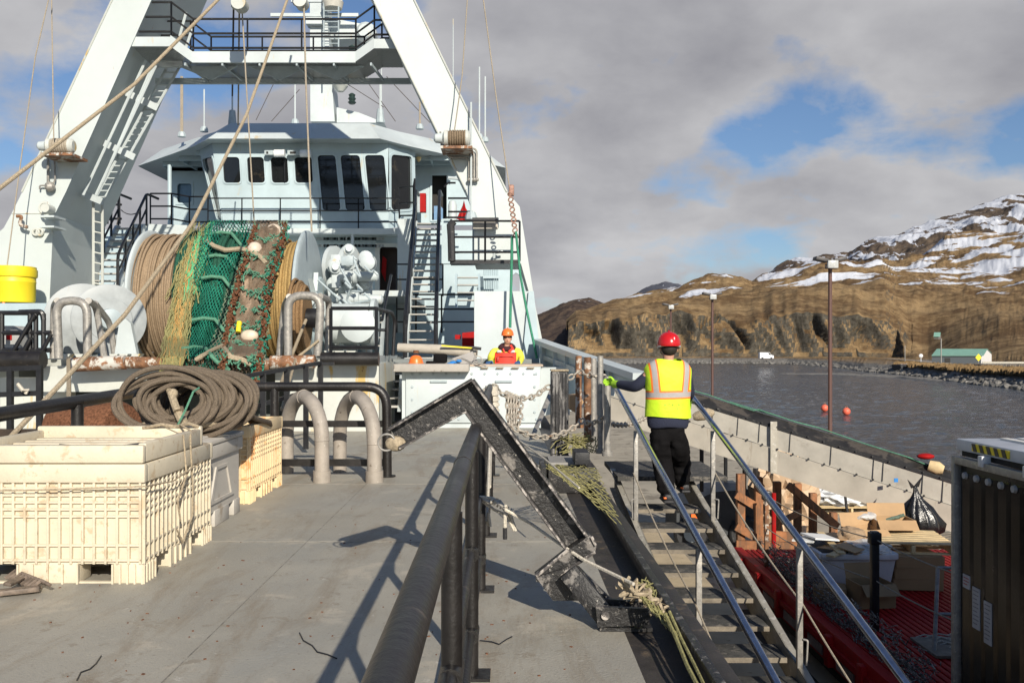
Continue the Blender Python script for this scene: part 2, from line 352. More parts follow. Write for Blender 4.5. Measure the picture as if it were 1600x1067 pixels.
# ---- terrain material
def terrain_mat(name, grassA, grassB, rock, snow_lo, snow_hi, snow_amt, streakdir=(1, 1, 1), snow_sc=0.02, rocky=0.35, gravel=False):
    m = bpy.data.materials.new(name); m.use_nodes = True; t = m.node_tree; b = t.nodes['Principled BSDF']
    g = N(t, 'ShaderNodeNewGeometry'); pos = g.outputs['Position']; sp = N(t, 'ShaderNodeSeparateXYZ'); t.links.new(pos, sp.inputs[0])
    sn = N(t, 'ShaderNodeSeparateXYZ'); t.links.new(g.outputs['True Normal'], sn.inputs[0])
    n1 = NOISE(t, pos, 0.028, 10, 0.72); n2 = NOISE(t, pos, 0.16, 8, 0.78); n3 = NOISE(t, pos, 1.2, 4, .8)
    c = MIX(t, RAMP(t, M(t, 'ADD', M(t, 'MULTIPLY', n1, .55), M(t, 'MULTIPLY', n2, .45)), 0.45, 0.56), grassA, grassB)
    c = MIX(t, M(t, 'MULTIPLY', RAMP(t, n3, 0.5, 0.68), 0.45), c, tuple(x*.45 for x in grassA))
    rk = MIX(t, RAMP(t, NOISE(t, pos, 0.6, 8, .75), 0.4, 0.62), tuple(x*.4 for x in rock), rock)
    steep = RAMP(t, M(t, 'ADD', M(t, 'ABSOLUTE', sn.outputs[2]), M(t, 'MULTIPLY', M(t, 'SUBTRACT', n2, .5), .5)), rocky+0.12, rocky-0.06)
    c = MIX(t, steep, c, rk)
    if gravel:
        gr = MIX(t, RAMP(t, NOISE(t, pos, 2.0, 6, .8), .4, .6), (0.10, 0.095, 0.085), (0.30, 0.28, 0.25))
        c = MIX(t, RAMP(t, M(t, 'ADD', sp.outputs[2], M(t, 'MULTIPLY', n2, 1.2)), -1.6, -2.2), c, gr)
    if snow_amt > -1:
        mp = N(t, 'ShaderNodeMapping'); t.links.new(pos, mp.inputs[0]); mp.inputs['Scale'].default_value = streakdir; mp.inputs['Rotation'].default_value = (0, radians(28), 0)
        ns = NOISE(t, mp.outputs[0], snow_sc, 9, 0.6, 0.5)
        hgt = RAMP(t, sp.outputs[2], snow_lo, snow_hi)
        s = M(t, 'ADD', M(t, 'MULTIPLY', hgt, snow_amt), M(t, 'SUBTRACT', ns, M(t, 'MULTIPLY', steep, .02)))
        s = M(t, 'MULTIPLY', RAMP(t, s, 0.705, 0.72), RAMP(t, sp.outputs[2], snow_lo-8, snow_lo))
        c = MIX(t, s, c, (0.58, 0.60, 0.65))
    t.links.new(c, b.inputs['Base Color']); b.inputs['Roughness'].default_value = 0.95; b.inputs['Specular IOR Level'].default_value = 0.1
    bn = N(t, 'ShaderNodeBump'); bn.inputs['Strength'].default_value = 0.9; bn.inputs['Distance'].default_value = 1.2
    t.links.new(n2, bn.inputs['Height']); t.links.new(bn.outputs[0], b.inputs['Normal']); return m
hillm = terrain_mat('dry_grass_hill', (0.13, 0.08, 0.04), (0.31, 0.212, 0.108), (0.11, 0.098, 0.078), 22, 60, 0.215, (0.35, 0.9, 2.4), 0.030, 0.5, gravel=True)
mtm = terrain_mat('snowy_mountain', (0.075, 0.058, 0.048), (0.17, 0.125, 0.085), (0.08, 0.066, 0.06), 60, 200, 0.21, (1.0, 0.3, 0.30), 0.028, 0.3)
darkm = terrain_mat('dark_brown_mountain', (0.05, 0.036, 0.032), (0.12, 0.085, 0.06), (0.05, 0.045, 0.042), 25, 90, 0.15, (1.0, 0.5, 0.6), 0.03, 0.3)
greym = terrain_mat('grey_blue_mountain', (0.075, 0.08, 0.10), (0.12, 0.12, 0.14), (0.08, 0.08, 0.10), 60, 260, 0.24, (1.0, 0.4, 0.4), 0.016, 0.3)
shore_y = [(860, 567), (1050, 565), (1200, 566), (1250, 569), (1330, 577), (1400, 583), (1450, 589), (1500, 596), (1550, 602), (1600, 607), (1700, 622), (1900, 660)]
cliff_y = [(885, 510), (900, 500), (1000, 496), (1060, 492), (1100, 497), (1180, 500), (1220, 490), (1250, 485), (1300, 488), (1340, 490), (1385, 500), (1405, 520), (1418, 546), (1450, 552), (1500, 530), (1560, 520), (1600, 525), (1900, 500)]
mid_y = [(885, 506), (900, 495), (960, 482), (1040, 472), (1100, 462), (1200, 452), (1300, 447), (1400, 448), (1500, 446), (1600, 450), (1900, 440)]
sky_y = [(885, 504), (900, 492), (960, 478), (1010, 466), (1055, 456), (1085, 444), (1110, 437), (1135, 435), (1158, 441), (1175, 450), (1200, 440), (1250, 424), (1300, 410), (1400, 403), (1480, 388), (1540, 378), (1600, 372), (1900, 345)]
def shore(px): return interp([(885, 372), (1150, 378), (1230, 365), (1300, 300), (1350, 245), (1400, 218), (1450, 190), (1500, 165), (1550, 149), (1600, 136), (1700, 110), (1900, 72)], px)
def hill_rows(px):
    D0 = shore(px); D1 = interp([(885, 405), (1200, 402), (1400, 385), (1430, 345), (1500, 280), (1600, 225), (1900, 170)], px)
    zc = lambda y, D: EYE+(VY-y)/F*D
    Dc = D1+interp([(1380, 9), (1410, 14), (1440, 45), (1500, 80), (1900, 90)], px); Dm = D1+interp([(1380, 170), (1500, 300), (1900, 330)], px); Dr = D1+interp([(1380, 430), (1500, 620), (1900, 680)], px)
    yb = interp([(1425, 557), (1450, 566), (1600, 572), (1900, 590)], px)
    zb = max(-2.6, min(-2.0, zc(yb, D1)))
    return [(D0-6, WATER-.8), (D0+9, -3.2), (D0+16, -2.5), (D1, zb), (Dc, zc(interp(cliff_y, px)+(9*noise.noise(Vector((px*.022, 4, 0)))+6*noise.noise(Vector((px*.07, 4, 0))) if px < 1420 else 0), Dc)), (Dm, zc(interp(mid_y, px), Dm)), (Dr, zc(interp(sky_y, px), Dr)), (Dr+160, zc(interp(sky_y, px), Dr)*.72)]
def hill_disp(p, px, t, D, z):
    q = Vector((p.x, p.y, z*.35))
    if z > 0:
        a = min(1, z/6)
        cleft = 0.0
        for q_, w_, o_ in ((.021, .10, 2.0), (.047, .09, 7.3)): cleft += math.exp(-(noise.noise(Vector((p.x*q_+.25*noise.noise(Vector((p.x*.05, z*.09, o_))), o_, z*.006)))/w_)**2)
        g = noise.ridged_multi_fractal(Vector((p.x*.085+z*.02, 3.1, z*.02)), .8, 2.1, 5, 1.0, 2.0)-1.0
        cl = max(0, 1-abs(z-9)/14) if px < 1425 else 0.0
        p = p+Vector((g*1.5*cl, (-g*6+cleft*9)*cl*max(0.0, min(1.0, (1418-px)/45)), 0))
        p = p+Vector((0, 0, a*(fr(q, .011, 6)*min(15, .5+z*.20)+fr(q, .05, 5)*min(2.6, .5+z*.05)+fr(q, .3, 3)*.3)))
    else: p = p+Vector((0, 0, fr(Vector((p.x, p.y, 0)), .5, 4)*.28*(1 if z > -4 else .3)))
    return p
o = fan('hillside', hill_rows, [885+i*1.35 for i in range(720)], hillm, (2, 8, 8, 10, 22, 44, 40, 6), disp=hill_disp); struct(o)
def mt_rows(sk, D0, D1, zb=0.0, steep=.45):
    def f(px):
        y = interp(sk, px); zr = EYE+(VY-y)/F*D1
        return [(D0, WATER-2), (D0+(D1-D0)*.35, zr*steep*.6), (D0+(D1-D0)*.7, zr*.68), (D1, zr), (D1*1.15, zr*.7)]
    return f
def mt_disp(A, s):
    def f(p, px, t, D, z):
        k = min(1, max(0, z)/40)
        r = noise.ridged_multi_fractal(Vector((p.x*s, p.y*s*.45, 1.7)), .9, 2.1, 6, 1.0, 2.0)-1.1
        edge = 1.0 if t < .7 else .45
        return p+Vector((0, 0, k*A*r*edge+k*fr(p, s*6, 4)*A*.12))
    return f
mt_sky = [(1150, 470), (1180, 444), (1200, 428), (1213, 415), (1232, 408), (1262, 402), (1300, 398), (1325, 396), (1345, 380), (1375, 371), (1400, 362), (1440, 352), (1500, 333), (1550, 316), (1580, 306), (1600, 300), (1700, 275), (1900, 240)]
o = fan('snowy_mountain', mt_rows(mt_sky, 900, 1900), [1140+i*2.0 for i in range(380)], mtm, (16, 24, 40, 6), disp=mt_disp(17, .011)); struct(o)
d_sky = [(800, 500), (838, 492), (855, 484), (880, 474), (905, 467), (922, 467), (940, 473), (960, 480), (985, 479), (1010, 478), (1040, 490), (1100, 520)]
o = fan('dark_mountain', mt_rows(d_sky, 640, 1100), [780+i*1.5 for i in range(220)], darkm, (12, 18, 24, 4), disp=mt_disp(7, .02)); struct(o)
g_sky = [(900, 500), (950, 482), (975, 469), (1000, 456), (1018, 447), (1040, 441), (1060, 442), (1075, 448), (1090, 460), (1130, 490)]
o = fan('grey_mountain', mt_rows(g_sky, 1500, 2400), [880+i*2 for i in range(130)], greym, (8, 16, 24, 4), disp=mt_disp(13, .009)); struct(o)
# ---- water
wm = bpy.data.materials.new('harbour_water'); wm.use_nodes = True; t = wm.node_tree; b = t.nodes['Principled BSDF']
g = N(t, 'ShaderNodeNewGeometry'); mp = N(t, 'ShaderNodeMapping'); t.links.new(g.outputs['Position'], mp.inputs[0]); mp.inputs['Scale'].default_value = (0.55, 1.0, 1); mp.inputs['Rotation'].default_value = (0, 0, .5)
h1 = NOISE(t, mp.outputs[0], 0.7, 8, 0.62, .3); h2 = NOISE(t, mp.outputs[0], 0.04, 3, .5); h3 = NOISE(t, mp.outputs[0], 3.2, 4, .6)
c = MIX(t, RAMP(t, h2, .35, .65), (0.030, 0.036, 0.045), (0.050, 0.053, 0.058)); t.links.new(c, b.inputs['Base Color'])
b.inputs['Roughness'].default_value = 0.12; b.inputs['IOR'].default_value = 1.33; b.inputs['Specular IOR Level'].default_value = .42
bn = N(t, 'ShaderNodeBump'); bn.inputs['Strength'].default_value = 1.0; bn.inputs['Distance'].default_value = 0.5
t.links.new(M(t, 'ADD', h1, M(t, 'MULTIPLY', h3, .25)), bn.inputs['Height']); t.links.new(bn.outputs[0], b.inputs['Normal'])
def wave_rows(px):
    out = []; d = 24.0
    while d < 430: out.append((d, WATER)); d *= 1.0085
    return out
def wave_disp(p, px, t, D, z):
    q = Vector((p.x, p.y*1.5, 0)); a = noise.noise(q*.42)*.55+noise.noise(q*.95+Vector((9, 2, 0)))*.40+noise.noise(q*.12)*.5+noise.noise(q*2.1)*.18
    return p+Vector((0, 0, a*.17))
WR = wave_rows(0)
me = bpy.data.meshes.new('water'); vs = []; fs = []; NC = 430
for i in range(NC):
    px = 800+i*2.3
    for D, z in WR: vs.append(wave_disp(Vector(((px-VX)/F*D, D, z)), px, 0, D, z))
for i in range(NC-1):
    for j in range(len(WR)-1): a = i*len(WR)+j; fs.append((a, a+len(WR), a+len(WR)+1, a+1))
me.from_pydata(vs, [], fs); struct(finish(me, 'water', wm, None, True, 180))
me = bpy.data.meshes.new('water'); me.from_pydata([(-3500, -300, WATER-.22), (3500, -300, WATER-.22), (3500, 3500, WATER-.22), (-3500, 3500, WATER-.22)], [], [(0, 1, 2, 3)])
struct(finish(me, 'water', wm, None, False))
# gravel spit in the bay
o = fan('gravel_spit', lambda px: [(6.0*F/(interp([(1215, 584), (1300, 585), (1400, 590), (1480, 600)], px)-VY)-3, WATER-.4), (6.0*F/(interp([(1215, 584), (1300, 585), (1400, 590), (1480, 600)], px)-VY)+1.5, WATER+interp([(1215, .03), (1300, .3), (1480, .4)], px)), (6.0*F/(interp([(1215, 582), (1300, 581), (1400, 583), (1480, 588)], px)-VY)+3, WATER-.4)], [1215+i*2 for i in range(130)],
        flat('spit_gravel', (0.20, 0.185, 0.16), .9, var=.4, vs=2), (4, 4), disp=lambda p, px, t, D, z: p+Vector((0, 0, fr(p, .5, 4)*.12))); struct(o)
# riprap boulders and shore grass
def rocks(name, spots, m):
    mb = MB()
    for (p, r) in spots:
        i0 = len(mb.b.verts)
        bmesh.ops.create_icosphere(mb.b, subdivisions=1, radius=r, matrix=Matrix.Translation(p) @ Matrix.Rotation(random.random()*6, 4, 'Z') @ Matrix.Diagonal((1+random.random()*.6, 1, .55+random.random()*.3, 1)))
        mb.b.verts.ensure_lookup_table()
        for v in mb.b.verts[i0:]: v.co += Vector((random.uniform(-1, 1), random.uniform(-1, 1), random.uniform(-1, 1)))*r*.22
    return mb.build(name, m, None, False)
sp = []
for i in range(1500):
    px = 885+random.random()*430 if i < 900 else 1300+random.random()*420; D0 = shore(px)
    d = D0-4+random.random()*9; sp.append((Vector(((px-VX)/F*d, d, WATER+.1+max(0, (d-D0)*.15))), random.uniform(.25, .8)))
tag(rocks('riprap', sp, flat('shore_rock', (0.17, 0.16, 0.145), .9, var=.45, vs=.6)), 'grey riprap boulders piled along the water edge', 'rocks', kind='stuff')
mb = MB()
for i in range(2600):
    px = 1400+random.random()**.8*330; D0 = shore(px); d = D0+8+random.random()**1.5*24
    if noise.noise(Vector((px*.05, d*.1, 0))) < -.12: continue
    c = Vector(((px-VX)/F*d, d, -2.9+random.random()*.3)); h = random.uniform(.4, 1.1)
    for k in range(5):
        a = random.random()*6.28; w = random.uniform(.25, .5); q = c+Vector((cos(a)*.6, sin(a)*.6, 0))
        mb.face([q+Vector((-w, 0, 0)), q+Vector((w, 0, 0)), q+Vector((w*.5+random.uniform(-.3, .3), .2, h)), q+Vector((-w*.4, .1, h*.8))])
tag(mb.build('dry_grass', terrain_mat('tussock_grass', (.12, .075, .035), (.34, .235, .11), (.30, .2, .1), 0, 1, -2), None, False), 'clumps of dry yellow brown grass along the shore road', 'grass', kind='stuff')
# road on far shore
mb = MB(); rp = []
for px, y in ((1385, 560), (1430, 563), (1480, 567), (1540, 569), (1600, 569.5), (1700, 571)): rp.append(G(px, y, -1.95))
for a, b2 in zip(rp, rp[1:]): mb.face([a+V(0, -3, 0), b2+V(0, -3, 0), b2+V(0, 4, 0), a+V(0, 4, 0)])
struct(mb.build('road', flat('pale_gravel_road', (.34, .32, .29), .9, vs=.3)))
# far-shore buildings
def hall(name, label, px0, px1, ybase, D, wall_h, roof_h, depth, sidew, wallm, roofm, door=True):
    a = P(px0, ybase, D); b2 = P(px1, ybase, D); z0 = a.z; L = b2.x-a.x
    t0 = thing(name, label, 'warehouse' if L > 8 else 'hut', (a.x+L/2, D+depth/2, z0)); 
    u = V(L, 0, 0); d = V(sidew, depth, 0)
    A, B, C, Dd = a, a+u, a+u+d, a+d; h = V(0, 0, wall_h); r = V(0, 0, wall_h+roof_h)
    m = MB(); m.face([A, B, B+h, A+h]); m.face([A, Dd, Dd+h, A+d/2+r, A+h]); m.face([Dd, C, C+h, Dd+h]); m.build('wall', wallm[0], t0, False)
    m = MB(); m.prism([B, C, C+h, B+d/2+r, B+h], (0.06, 0, 0)); m.build('gable_wall', wallm[1], t0, False)
    e = V(.3, 0, 0); ov = V(0, -.5, -.3)
    m = MB(); m.prism([A+h-e+ov, B+h+e+ov, B+d/2+r+e, A+d/2+r-e], (0, 0, .12)); m.prism([A+d/2+r-e, B+d/2+r+e, C+h+e-ov, Dd+h-e-ov], (0, 0, .12)); m.build('roof', roofm, t0, False)
    if door:
        m = MB(); m.bx(a.x+L*.26, a.x+L*.37, D-.08, D, z0, z0+wall_h*.62); m.build('door', dark, t0, False)
    return t0
groof = flat('faded_green_roof', (.16, .30, .24), .7, vs=1)
hall('warehouse', 'long grey shed with pale green roof on the far shore road', 1456, 1533, 567.5, 222, 2.1, 1.3, 9, 7.3, (flat('slate_blue_wall', (.055, .065, .075), .8), flat('pale_gable', (.62, .60, .58), .8)), groof)
hall('small_hut', 'small green roofed hut on the hillside above the long shed', 1459, 1466, 530, 262, 1.0, .9, 3, 2.2, (flat('hut_wall', (.08, .07, .06), .8), flat('hut_gable', (.15, .13, .12), .8)), groof, False)
t0 = thing('road_sign', 'yellow diamond warning sign in front of the long shed', 'sign', P(1529, 568, 215))
MB().tube([P(1529, 568, 215), P(1529, 556, 215)], .07, 6).build('post', galv, t0)
c = P(1529, 558.5, 214.8); MB().prism([c+V(-.75, 0, 0), c+V(0, 0, .9), c+V(.75, 0, 0), c+V(0, 0, -.9)], (0, .05, 0)).build('sign_plate', yellowp, t0, False)
t0 = thing('guard_rail', 'pale guard rail along the shore road right of the long shed', 'guard rail', G(1560, 570, -2))
m = MB(); m.beam(P(1535, 566.5, 208), P(1640, 566.5, 208), .12, .45); m.build('rail', alu, t0, False)
for k in range(15): MB().bx(*(lambda q: (q.x-.1, q.x+.1, q.y, q.y+.15, q.z-1.0, q.z+.2))(P(1537+k*7, 567, 208.2))).build('post', greywood, t0, False)
for k, (px, y0, y1) in enumerate(((1414, 568, 540), (1439, 566, 556))):
    MB2 = MB(); MB2.tube([P(px, y0, 235), P(px, y1, 235)], .10, 6); MB2.ball(P(px, y1, 235), .55 if k else .2, 8, (1, .4, 1)) if k else None
    tag(MB2.build('utility_pole' if not k else 'round_road_sign', galv if not k else flat('white_sign', (.7, .7, .7))), 'thin grey utility pole at the left of the shore landing' if not k else 'small round white sign on the shore landing', 'pole' if not k else 'sign')
tag(MB().tube([P(1470.5, 568, 212), P(1470.5, 529, 212)], .13, 6).build('utility_pole', galv), 'tall pale pole in front of the long shed wall', 'pole')
t0 = thing('landing_barge', 'dark flat barge hull at the shore landing left of the long shed', 'barge', P(1425, 578, 218))
MB().prism([P(1407, 570, 218), P(1442, 569, 218), P(1444, 577, 218), P(1440, 580, 218), P(1409, 580, 218)], (0, 5, 0)).build('hull', flat('dark_hull', (.018, .022, .028), .6), t0, False)
m = MB(); m.tube([P(1407, 568.8, 218), P(1444, 567.8, 218)], .10, 5); m.build('rail', rusty, t0)
MB().prism([P(1440, 568, 219), P(1487, 567, 219), P(1487, 573, 219), P(1444, 576, 219)], (0, 4, 0)).build('ramp', greywood, t0, False)
# van on shore road
def van(px, y, D):
    c = P(px, y, D); t0 = thing('parked_van', 'small white van parked under the cliff on the far shore road', 'van', c)
    s = [(-2.2, 0), (2.3, 0), (2.3, .9), (1.6, 1.1), (1.0, 1.9), (-2.2, 1.95)]
    MB().prism([c+V(x, 0, z+.35) for x, z in s], (0, 1.9, 0)).build('body', flat('van_white', (.75, .76, .78), .3), t0, False)
    MB().prism([c+V(.95, -.02, 1.45), c+V(1.45, -.02, 1.5), c+V(1.0, -.02, 2.1), c+V(.4, -.02, 2.1)], (0, .05, 0)).build('window', glass, t0, False)
    for k in (-1.4, 1.5): MB().lathe(c+V(k, -.05, .35), (0, 1, 0), [(0, .35), (.25, .35)], 12).build('wheel', rubber, t0)
van(1198, 561.5, 296)
# white caps / birds skipped; mooring buoys
def buoy(px, y, label, dx=0):
    c = G(px, y, WATER); t0 = thing('mooring_buoy', label, 'buoy', c, 'red mooring buoys afloat in the bay')
    MB().ball(c+V(0, 0, .28), .36, 16).build('float', buoyred, t0); MB().torus(c+V(0, 0, .68), .09, .025, (0, 1, 0), 10, 5).build('eye', rusty, t0)
buoy(1288.5, 642, 'faded red buoy just left of the nearest lamp post'); buoy(1322.5, 647.5, 'faded red buoy just right of the nearest lamp post')
# ---- dock
DOCK = -2.0
dockm = mat('sandy_concrete', (0.34, 0.30, 0.235), 0.85, var=0.15, vs=1.2, spot=(.2, .17, .13), sa=.16, ss=1.6, bump=.3, bs=30)
struct(MB().bx(0.98, 11.6, 3.0, 54, DOCK-.8, DOCK).build('dock', dockm, None, False))
struct(MB().bx(0.98, 11.6, -12, 2.99, DOCK-.8, DOCK).build('dock', dockm, None, False))
struct(MB().bx(.99, 2.62, -2, 15.5, DOCK+.004, -1.5).build('dock_apron', mat('tan_plywood', (.46, .37, .24), .8, var=.15, vs=2, spot=(.3, .22, .13), sa=.12), None, False))
struct(MB().bx(11.3, 11.6, 3.0, 54, DOCK, DOCK+.2).build('dock_kerb', greywood, None, False))
struct(MB().bx(2.63, 3.28, -2, 12.2, DOCK+.004, DOCK+.012).build('painted_shade_strip', flat('shade_black', (.008, .007, .006), .8), None, False))  # near-black strip: deep shade beside the gangway put into the colour
# ---- our deck
m = MB()
for i in range(10): m.bx(-14, .63, -8+i*3.02, -8+i*3.02+3.012, -.02, 0)
struct(m.build('deck', deckm, None, False))
m = MB()
for y in (4.04, 7.06, 10.08, 13.1): m.bx(-14, .63, y-.005, y+.005, -.004, .002)
m.bx(-1.55, -1.544, -3, 16, 0, .002); m.bx(-4.1, -4.09, -3, 16, 0, .002)
struct(m.build('deck_weld_seams', flat('weld_seam', (.25, .235, .20), .6, var=.4, vs=14), None, False))
struct(MB().bx(.63, .90, -8, 13, -.6, -.006).build('deck_edge', blackdeck, None, False))
struct(MB().bx(-14, .90, -8, 22, -4.6, -.03).build('hull_side', flat('hull_paint', (.03, .03, .035), .6), None, False))
cb = thing('edge_coaming', 'black steel coaming along the deck edge beside the gangway', 'coaming', (.93, 5, 0))
m = MB(); m.bx(.90, .975, -6, 10.2, -.5, .13, .008); m.build('plate', blackdeck, cb); 
m = MB(); m.bx(.86, .905, -6, 10.2, .10, .135, .006); m.build('lip', scuffed, cb)
# ---- lamp posts on the dock
def lamp(D, px, ytop, label, heads=2):
    H = EYE+(VY-ytop)/F*D; x = (px-VX)/F*D; t0 = thing('lamp_post', label, 'lamp post', (x, D, DOCK), 'rust coloured lamp posts along the dock edge')
    MB().tube([(x, D, DOCK), (x, D, H)], [.072, .062], 12).build('pole', flat('rust_pole', (.10, .05, .04), .6, spot=(.22, .12, .1), sa=.1), t0)
    MB().bx(x-.2, x+.2, D-.2, D+.2, DOCK, DOCK+.05).build('base_plate', rusty, t0)
    MB().bx(x-.13, x+.13, D-.12, D+.12, H, H+.16).build('bracket', rusty, t0)
    for s in ((-1, 1) if heads == 2 else (-1,)):
        hd = MB(); R = Matrix.Rotation(radians(-12*s), 3, 'Y')
        hd.box((x+s*.30-.05, D-.12, H+.29), (.42, .36, .12), R, .02); hd.build('lamp_head', flat('dark_lamp_housing', (.05, .045, .045), .5), t0)
    hd = MB(); hd.box((x-.02, D-.3, H+.12), (.34, .12, .26), None, .02); hd.build('floodlight', flat('lamp_glass', (.45, .46, .45), .2), t0)
lamp(30, 1297, 420, 'tallest and nearest rust red lamp post beside the buoys')
lamp(49, 1113, 468, 'middle rust red lamp post right of the red helmeted worker')
lamp(60, 1048, 483, 'farthest small lamp post above the red helmet')
# ================================================================ THE VESSEL
ship = thing('fishing_vessel', 'white stern trawler with wheelhouse and tall gantry filling the left of the view', 'ship', (-6.5, 28, -4.5))
def rail(name, pts, hs, sp, r, m, parent, post_r=None, ends=True, up=V(0, 0, 1), **pr):
    pts = [Vector(p) for p in pts]; mb = MB()
    for h in hs: mb.tube([p+up*h for p in pts], r, 6)
    for a, b2 in zip(pts, pts[1:]):
        n = max(1, round((b2-a).length/sp))
        for i in range(n+1 if b2 is pts[-1] or True else n):
            q = a.lerp(b2, i/n); mb.tube([q, q+up*hs[0]], post_r or r, 6)
    return mb.build(name, m, parent, **pr)
def panel(name, pts, D, th, m, parent=None, holes=(), **pr):
    return MB().prism([P(x, y, D) for x, y in pts], (0, th, 0), holes).build(name, m, parent, False, **pr)
# hull and main deck behind the trawl deck
MB().bx(-15, .9, 22, 52, -6, 1.2).build('hull', white, ship, False)
MB().bx(-13.4, .55, 19.2, 52, 1.1, 1.28).build('working_deck', flat('ship_deck_green_grey', (.20, .22, .22), .7, spot=(.25, .2, .15), sa=.1), ship, False)
MB().bx(-13.4, -2.6, 24.2, 52, 2.9, 3.05).build('winch_deck', white, ship, False)
# --- gantry
LD = 21.0
t_l = [(35, 300), (18, 334), (6, 356), (-14, 374), (-110, 436), (-110, 600), (77, 600), (77, 479), (82, 370), (86, 334), (103, 300), (353.5, -262), (300, -262)]
MB().prism([P(x, y, LD) for x, y in t_l], (-.36, 3.3, 0)).build('gantry_leg', legpaint, ship, False, label='left leg of the white gantry')
t_r = [(583, 0), (456, -262), (520, -262), (647, 0), (793, 300), (812, 323), (837, 480), (850, 545), (850, 600), (838, 600), (826, 455), (814, 412), (741, 412), (741, 340), (729, 300), (690, 219)]
panel('gantry_leg', t_r, LD, 1.6, legpaint, ship, label='right leg of the white gantry')
a = P(285, -205, LD); b2 = P(535, -205, LD)
MB().bx(a.x, b2.x, LD-.15, LD+2.2, a.z-.05, a.z+.62).build('crossbeam', white, ship, False)
# small fittings on the left leg
m = MB(); m.bx(*[v for q in (P(64, 338, 20.45), P(84, 341, 20.45)) for v in ()] or (P(64, 338, 20.5).x, P(86, 338, 20.5).x, 20.45, 21, P(64, 340, 20.5).z, P(64, 337, 20.5).z))
m.bx(P(64, 352, 20.5).x, P(86, 352, 20.5).x, 20.45, 21, P(64, 356, 20.5).z, P(64, 353, 20.5).z); m.build('bracket', white, ship)
MB().torus(P(70, 325, 20.7), .12, .035, (0, 1, 0), 14, 6).lathe(P(70, 325, 20.5), (0, 1, 0), [(0, .1), (.3, .1)], 12).build('sheave', creampaint, ship)
MB().torus(P(56, 363, 20.95), .07, .03, (0, 1, 0)).torus(P(62, 363, 20.95), .07, .03, (0, 1, 0)).build('pad_eye', creampaint, ship)
m = MB(); m.prism([P(18, 333, 20.985), P(86, 333, 20.985), P(86, 334.2, 20.985), P(18, 334.2, 20.985)], (0, .03, 0)); m.build('weld_seam', creampaint, ship, False)
for x0, y0, x1, y1 in ((176, -2, 34, 300), (646, -2, 792, 300), (585, 4, 728, 297)):
    m = MB(); m.tube([P(x0, y0, 20.99), P(x1, y1, 20.99)], .022, 6); m.build('edge_bead', creampaint, ship)
MB().tube(arc([P(43, 355, 20.8), P(30, 352, 20.8), P(34, 338, 20.8), P(26, 338, 20.8)], .1), .04).build('hook_bracket', rusty, ship)
# drum winches on the legs
def legwinch(x0, x1, y0, y1, label, rope):
    D = 20.45; c0 = P(x0, (y0+y1)/2, D); r = (y1-y0)/2*D/F; L = (x1-x0)*D/F
    t0 = thing('gantry_winch', label, 'winch', P((x0+x1)/2, (y0+y1)/2, D), 'small drum winches on the gantry legs')
    MB().lathe(c0, (1, 0, 0), [(0, r*.7), (.02, r), (.10, r), (.12, r*.62), (L*.78, r*.62), (L*.8, r), (L*.92, r), (L, r*.7)], 24).build('drum', creampaint, t0)
    w = MB(); n = 14
    for i in range(n): w.torus(c0+V(.13+(L*.62)*i/n, 0, 0), r*.78+.02*(i % 2), .03, (1, 0, 0), 20, 5)
    w.build('wound_wire', rope, t0)
    MB().bx(c0.x-.05, c0.x+L+.05, D-.2, LD, c0.z-r*1.15-.06, c0.z-r*1.15).build('base_plate', rustpipe, t0)
    MB().lathe(c0+V(-.22, 0, 0), (1, 0, 0), [(0, .05), (.04, .1), (.2, .12)], 14).build('motor', white, t0)
legwinch(74, 116, 217, 240, 'small wire drum winch high on the left gantry leg', wirerope)
legwinch(693, 735, 204, 229, 'small wire drum winch high on the right gantry leg', ropemat('brown_wire', (.2, .15, .1)))
m = MB()
for i in range(4): m.tube(arc([P(688+i*2, 206+i*5, 20.9), P(690+i*3, 234+i*4, 20.9), P(745-i*4, 232+i*5, 20.9), P(745-i*4, 283, 20.9)], .12), .022, 6)
for i in range(4): m.ball(P(733+i*4, 281, 20.88), .05, 8)
m.build('hydraulic_pipes', galv, ship)
m = MB(); m.tube(arc([P(75, 240, 20.9), P(75, 300, 20.9)], .1), .03, 6); m.tube(arc([P(85, 242, 20.9), P(86, 283, 20.9), P(80, 290, 20.9), P(62, 290, 20.9), P(62, 296, 20.9)], .1), .02, 6); m.ball(P(78, 292, 20.88), .12, 8)
m.build('hydraulic_pipes', galv, ship)
# --- walkway between the legs
wk = thing('gantry_walkway', 'high mesh walkway with black rails spanning between the gantry legs', 'walkway', P(430, 100, 22))
zf = P(0, 98, 21.4).z; y0, y1 = 21.4, 22.7
xa = P(302, 0, 21.4).x; xb = P(556, 0, 21.4).x; xc = P(210, 0, 21.4).x; xd = P(275, 0, 21.4).x; xe = P(650, 0, 21.4).x
grate = bpy.data.materials.new('steel_grating'); grate.use_nodes = True; t = grate.node_tree; b = t.nodes['Principled BSDF']
g = N(t, 'ShaderNodeNewGeometry'); s3 = N(t, 'ShaderNodeSeparateXYZ'); t.links.new(g.outputs['Position'], s3.inputs[0])
def bars(v, f, w): return M(t, 'LESS_THAN', M(t, 'FRACT', M(t, 'MULTIPLY', v, f)), w)
al = M(t, 'MAXIMUM', bars(M(t, 'ADD', s3.outputs[0], s3.outputs[1]), 9, .42), bars(M(t, 'SUBTRACT', s3.outputs[0], s3.outputs[1]), 9, .42))
t.links.new(al, b.inputs['Alpha']); b.inputs['Base Color'].default_value = (.32, .34, .33, 1); b.inputs['Roughness'].default_value = .6
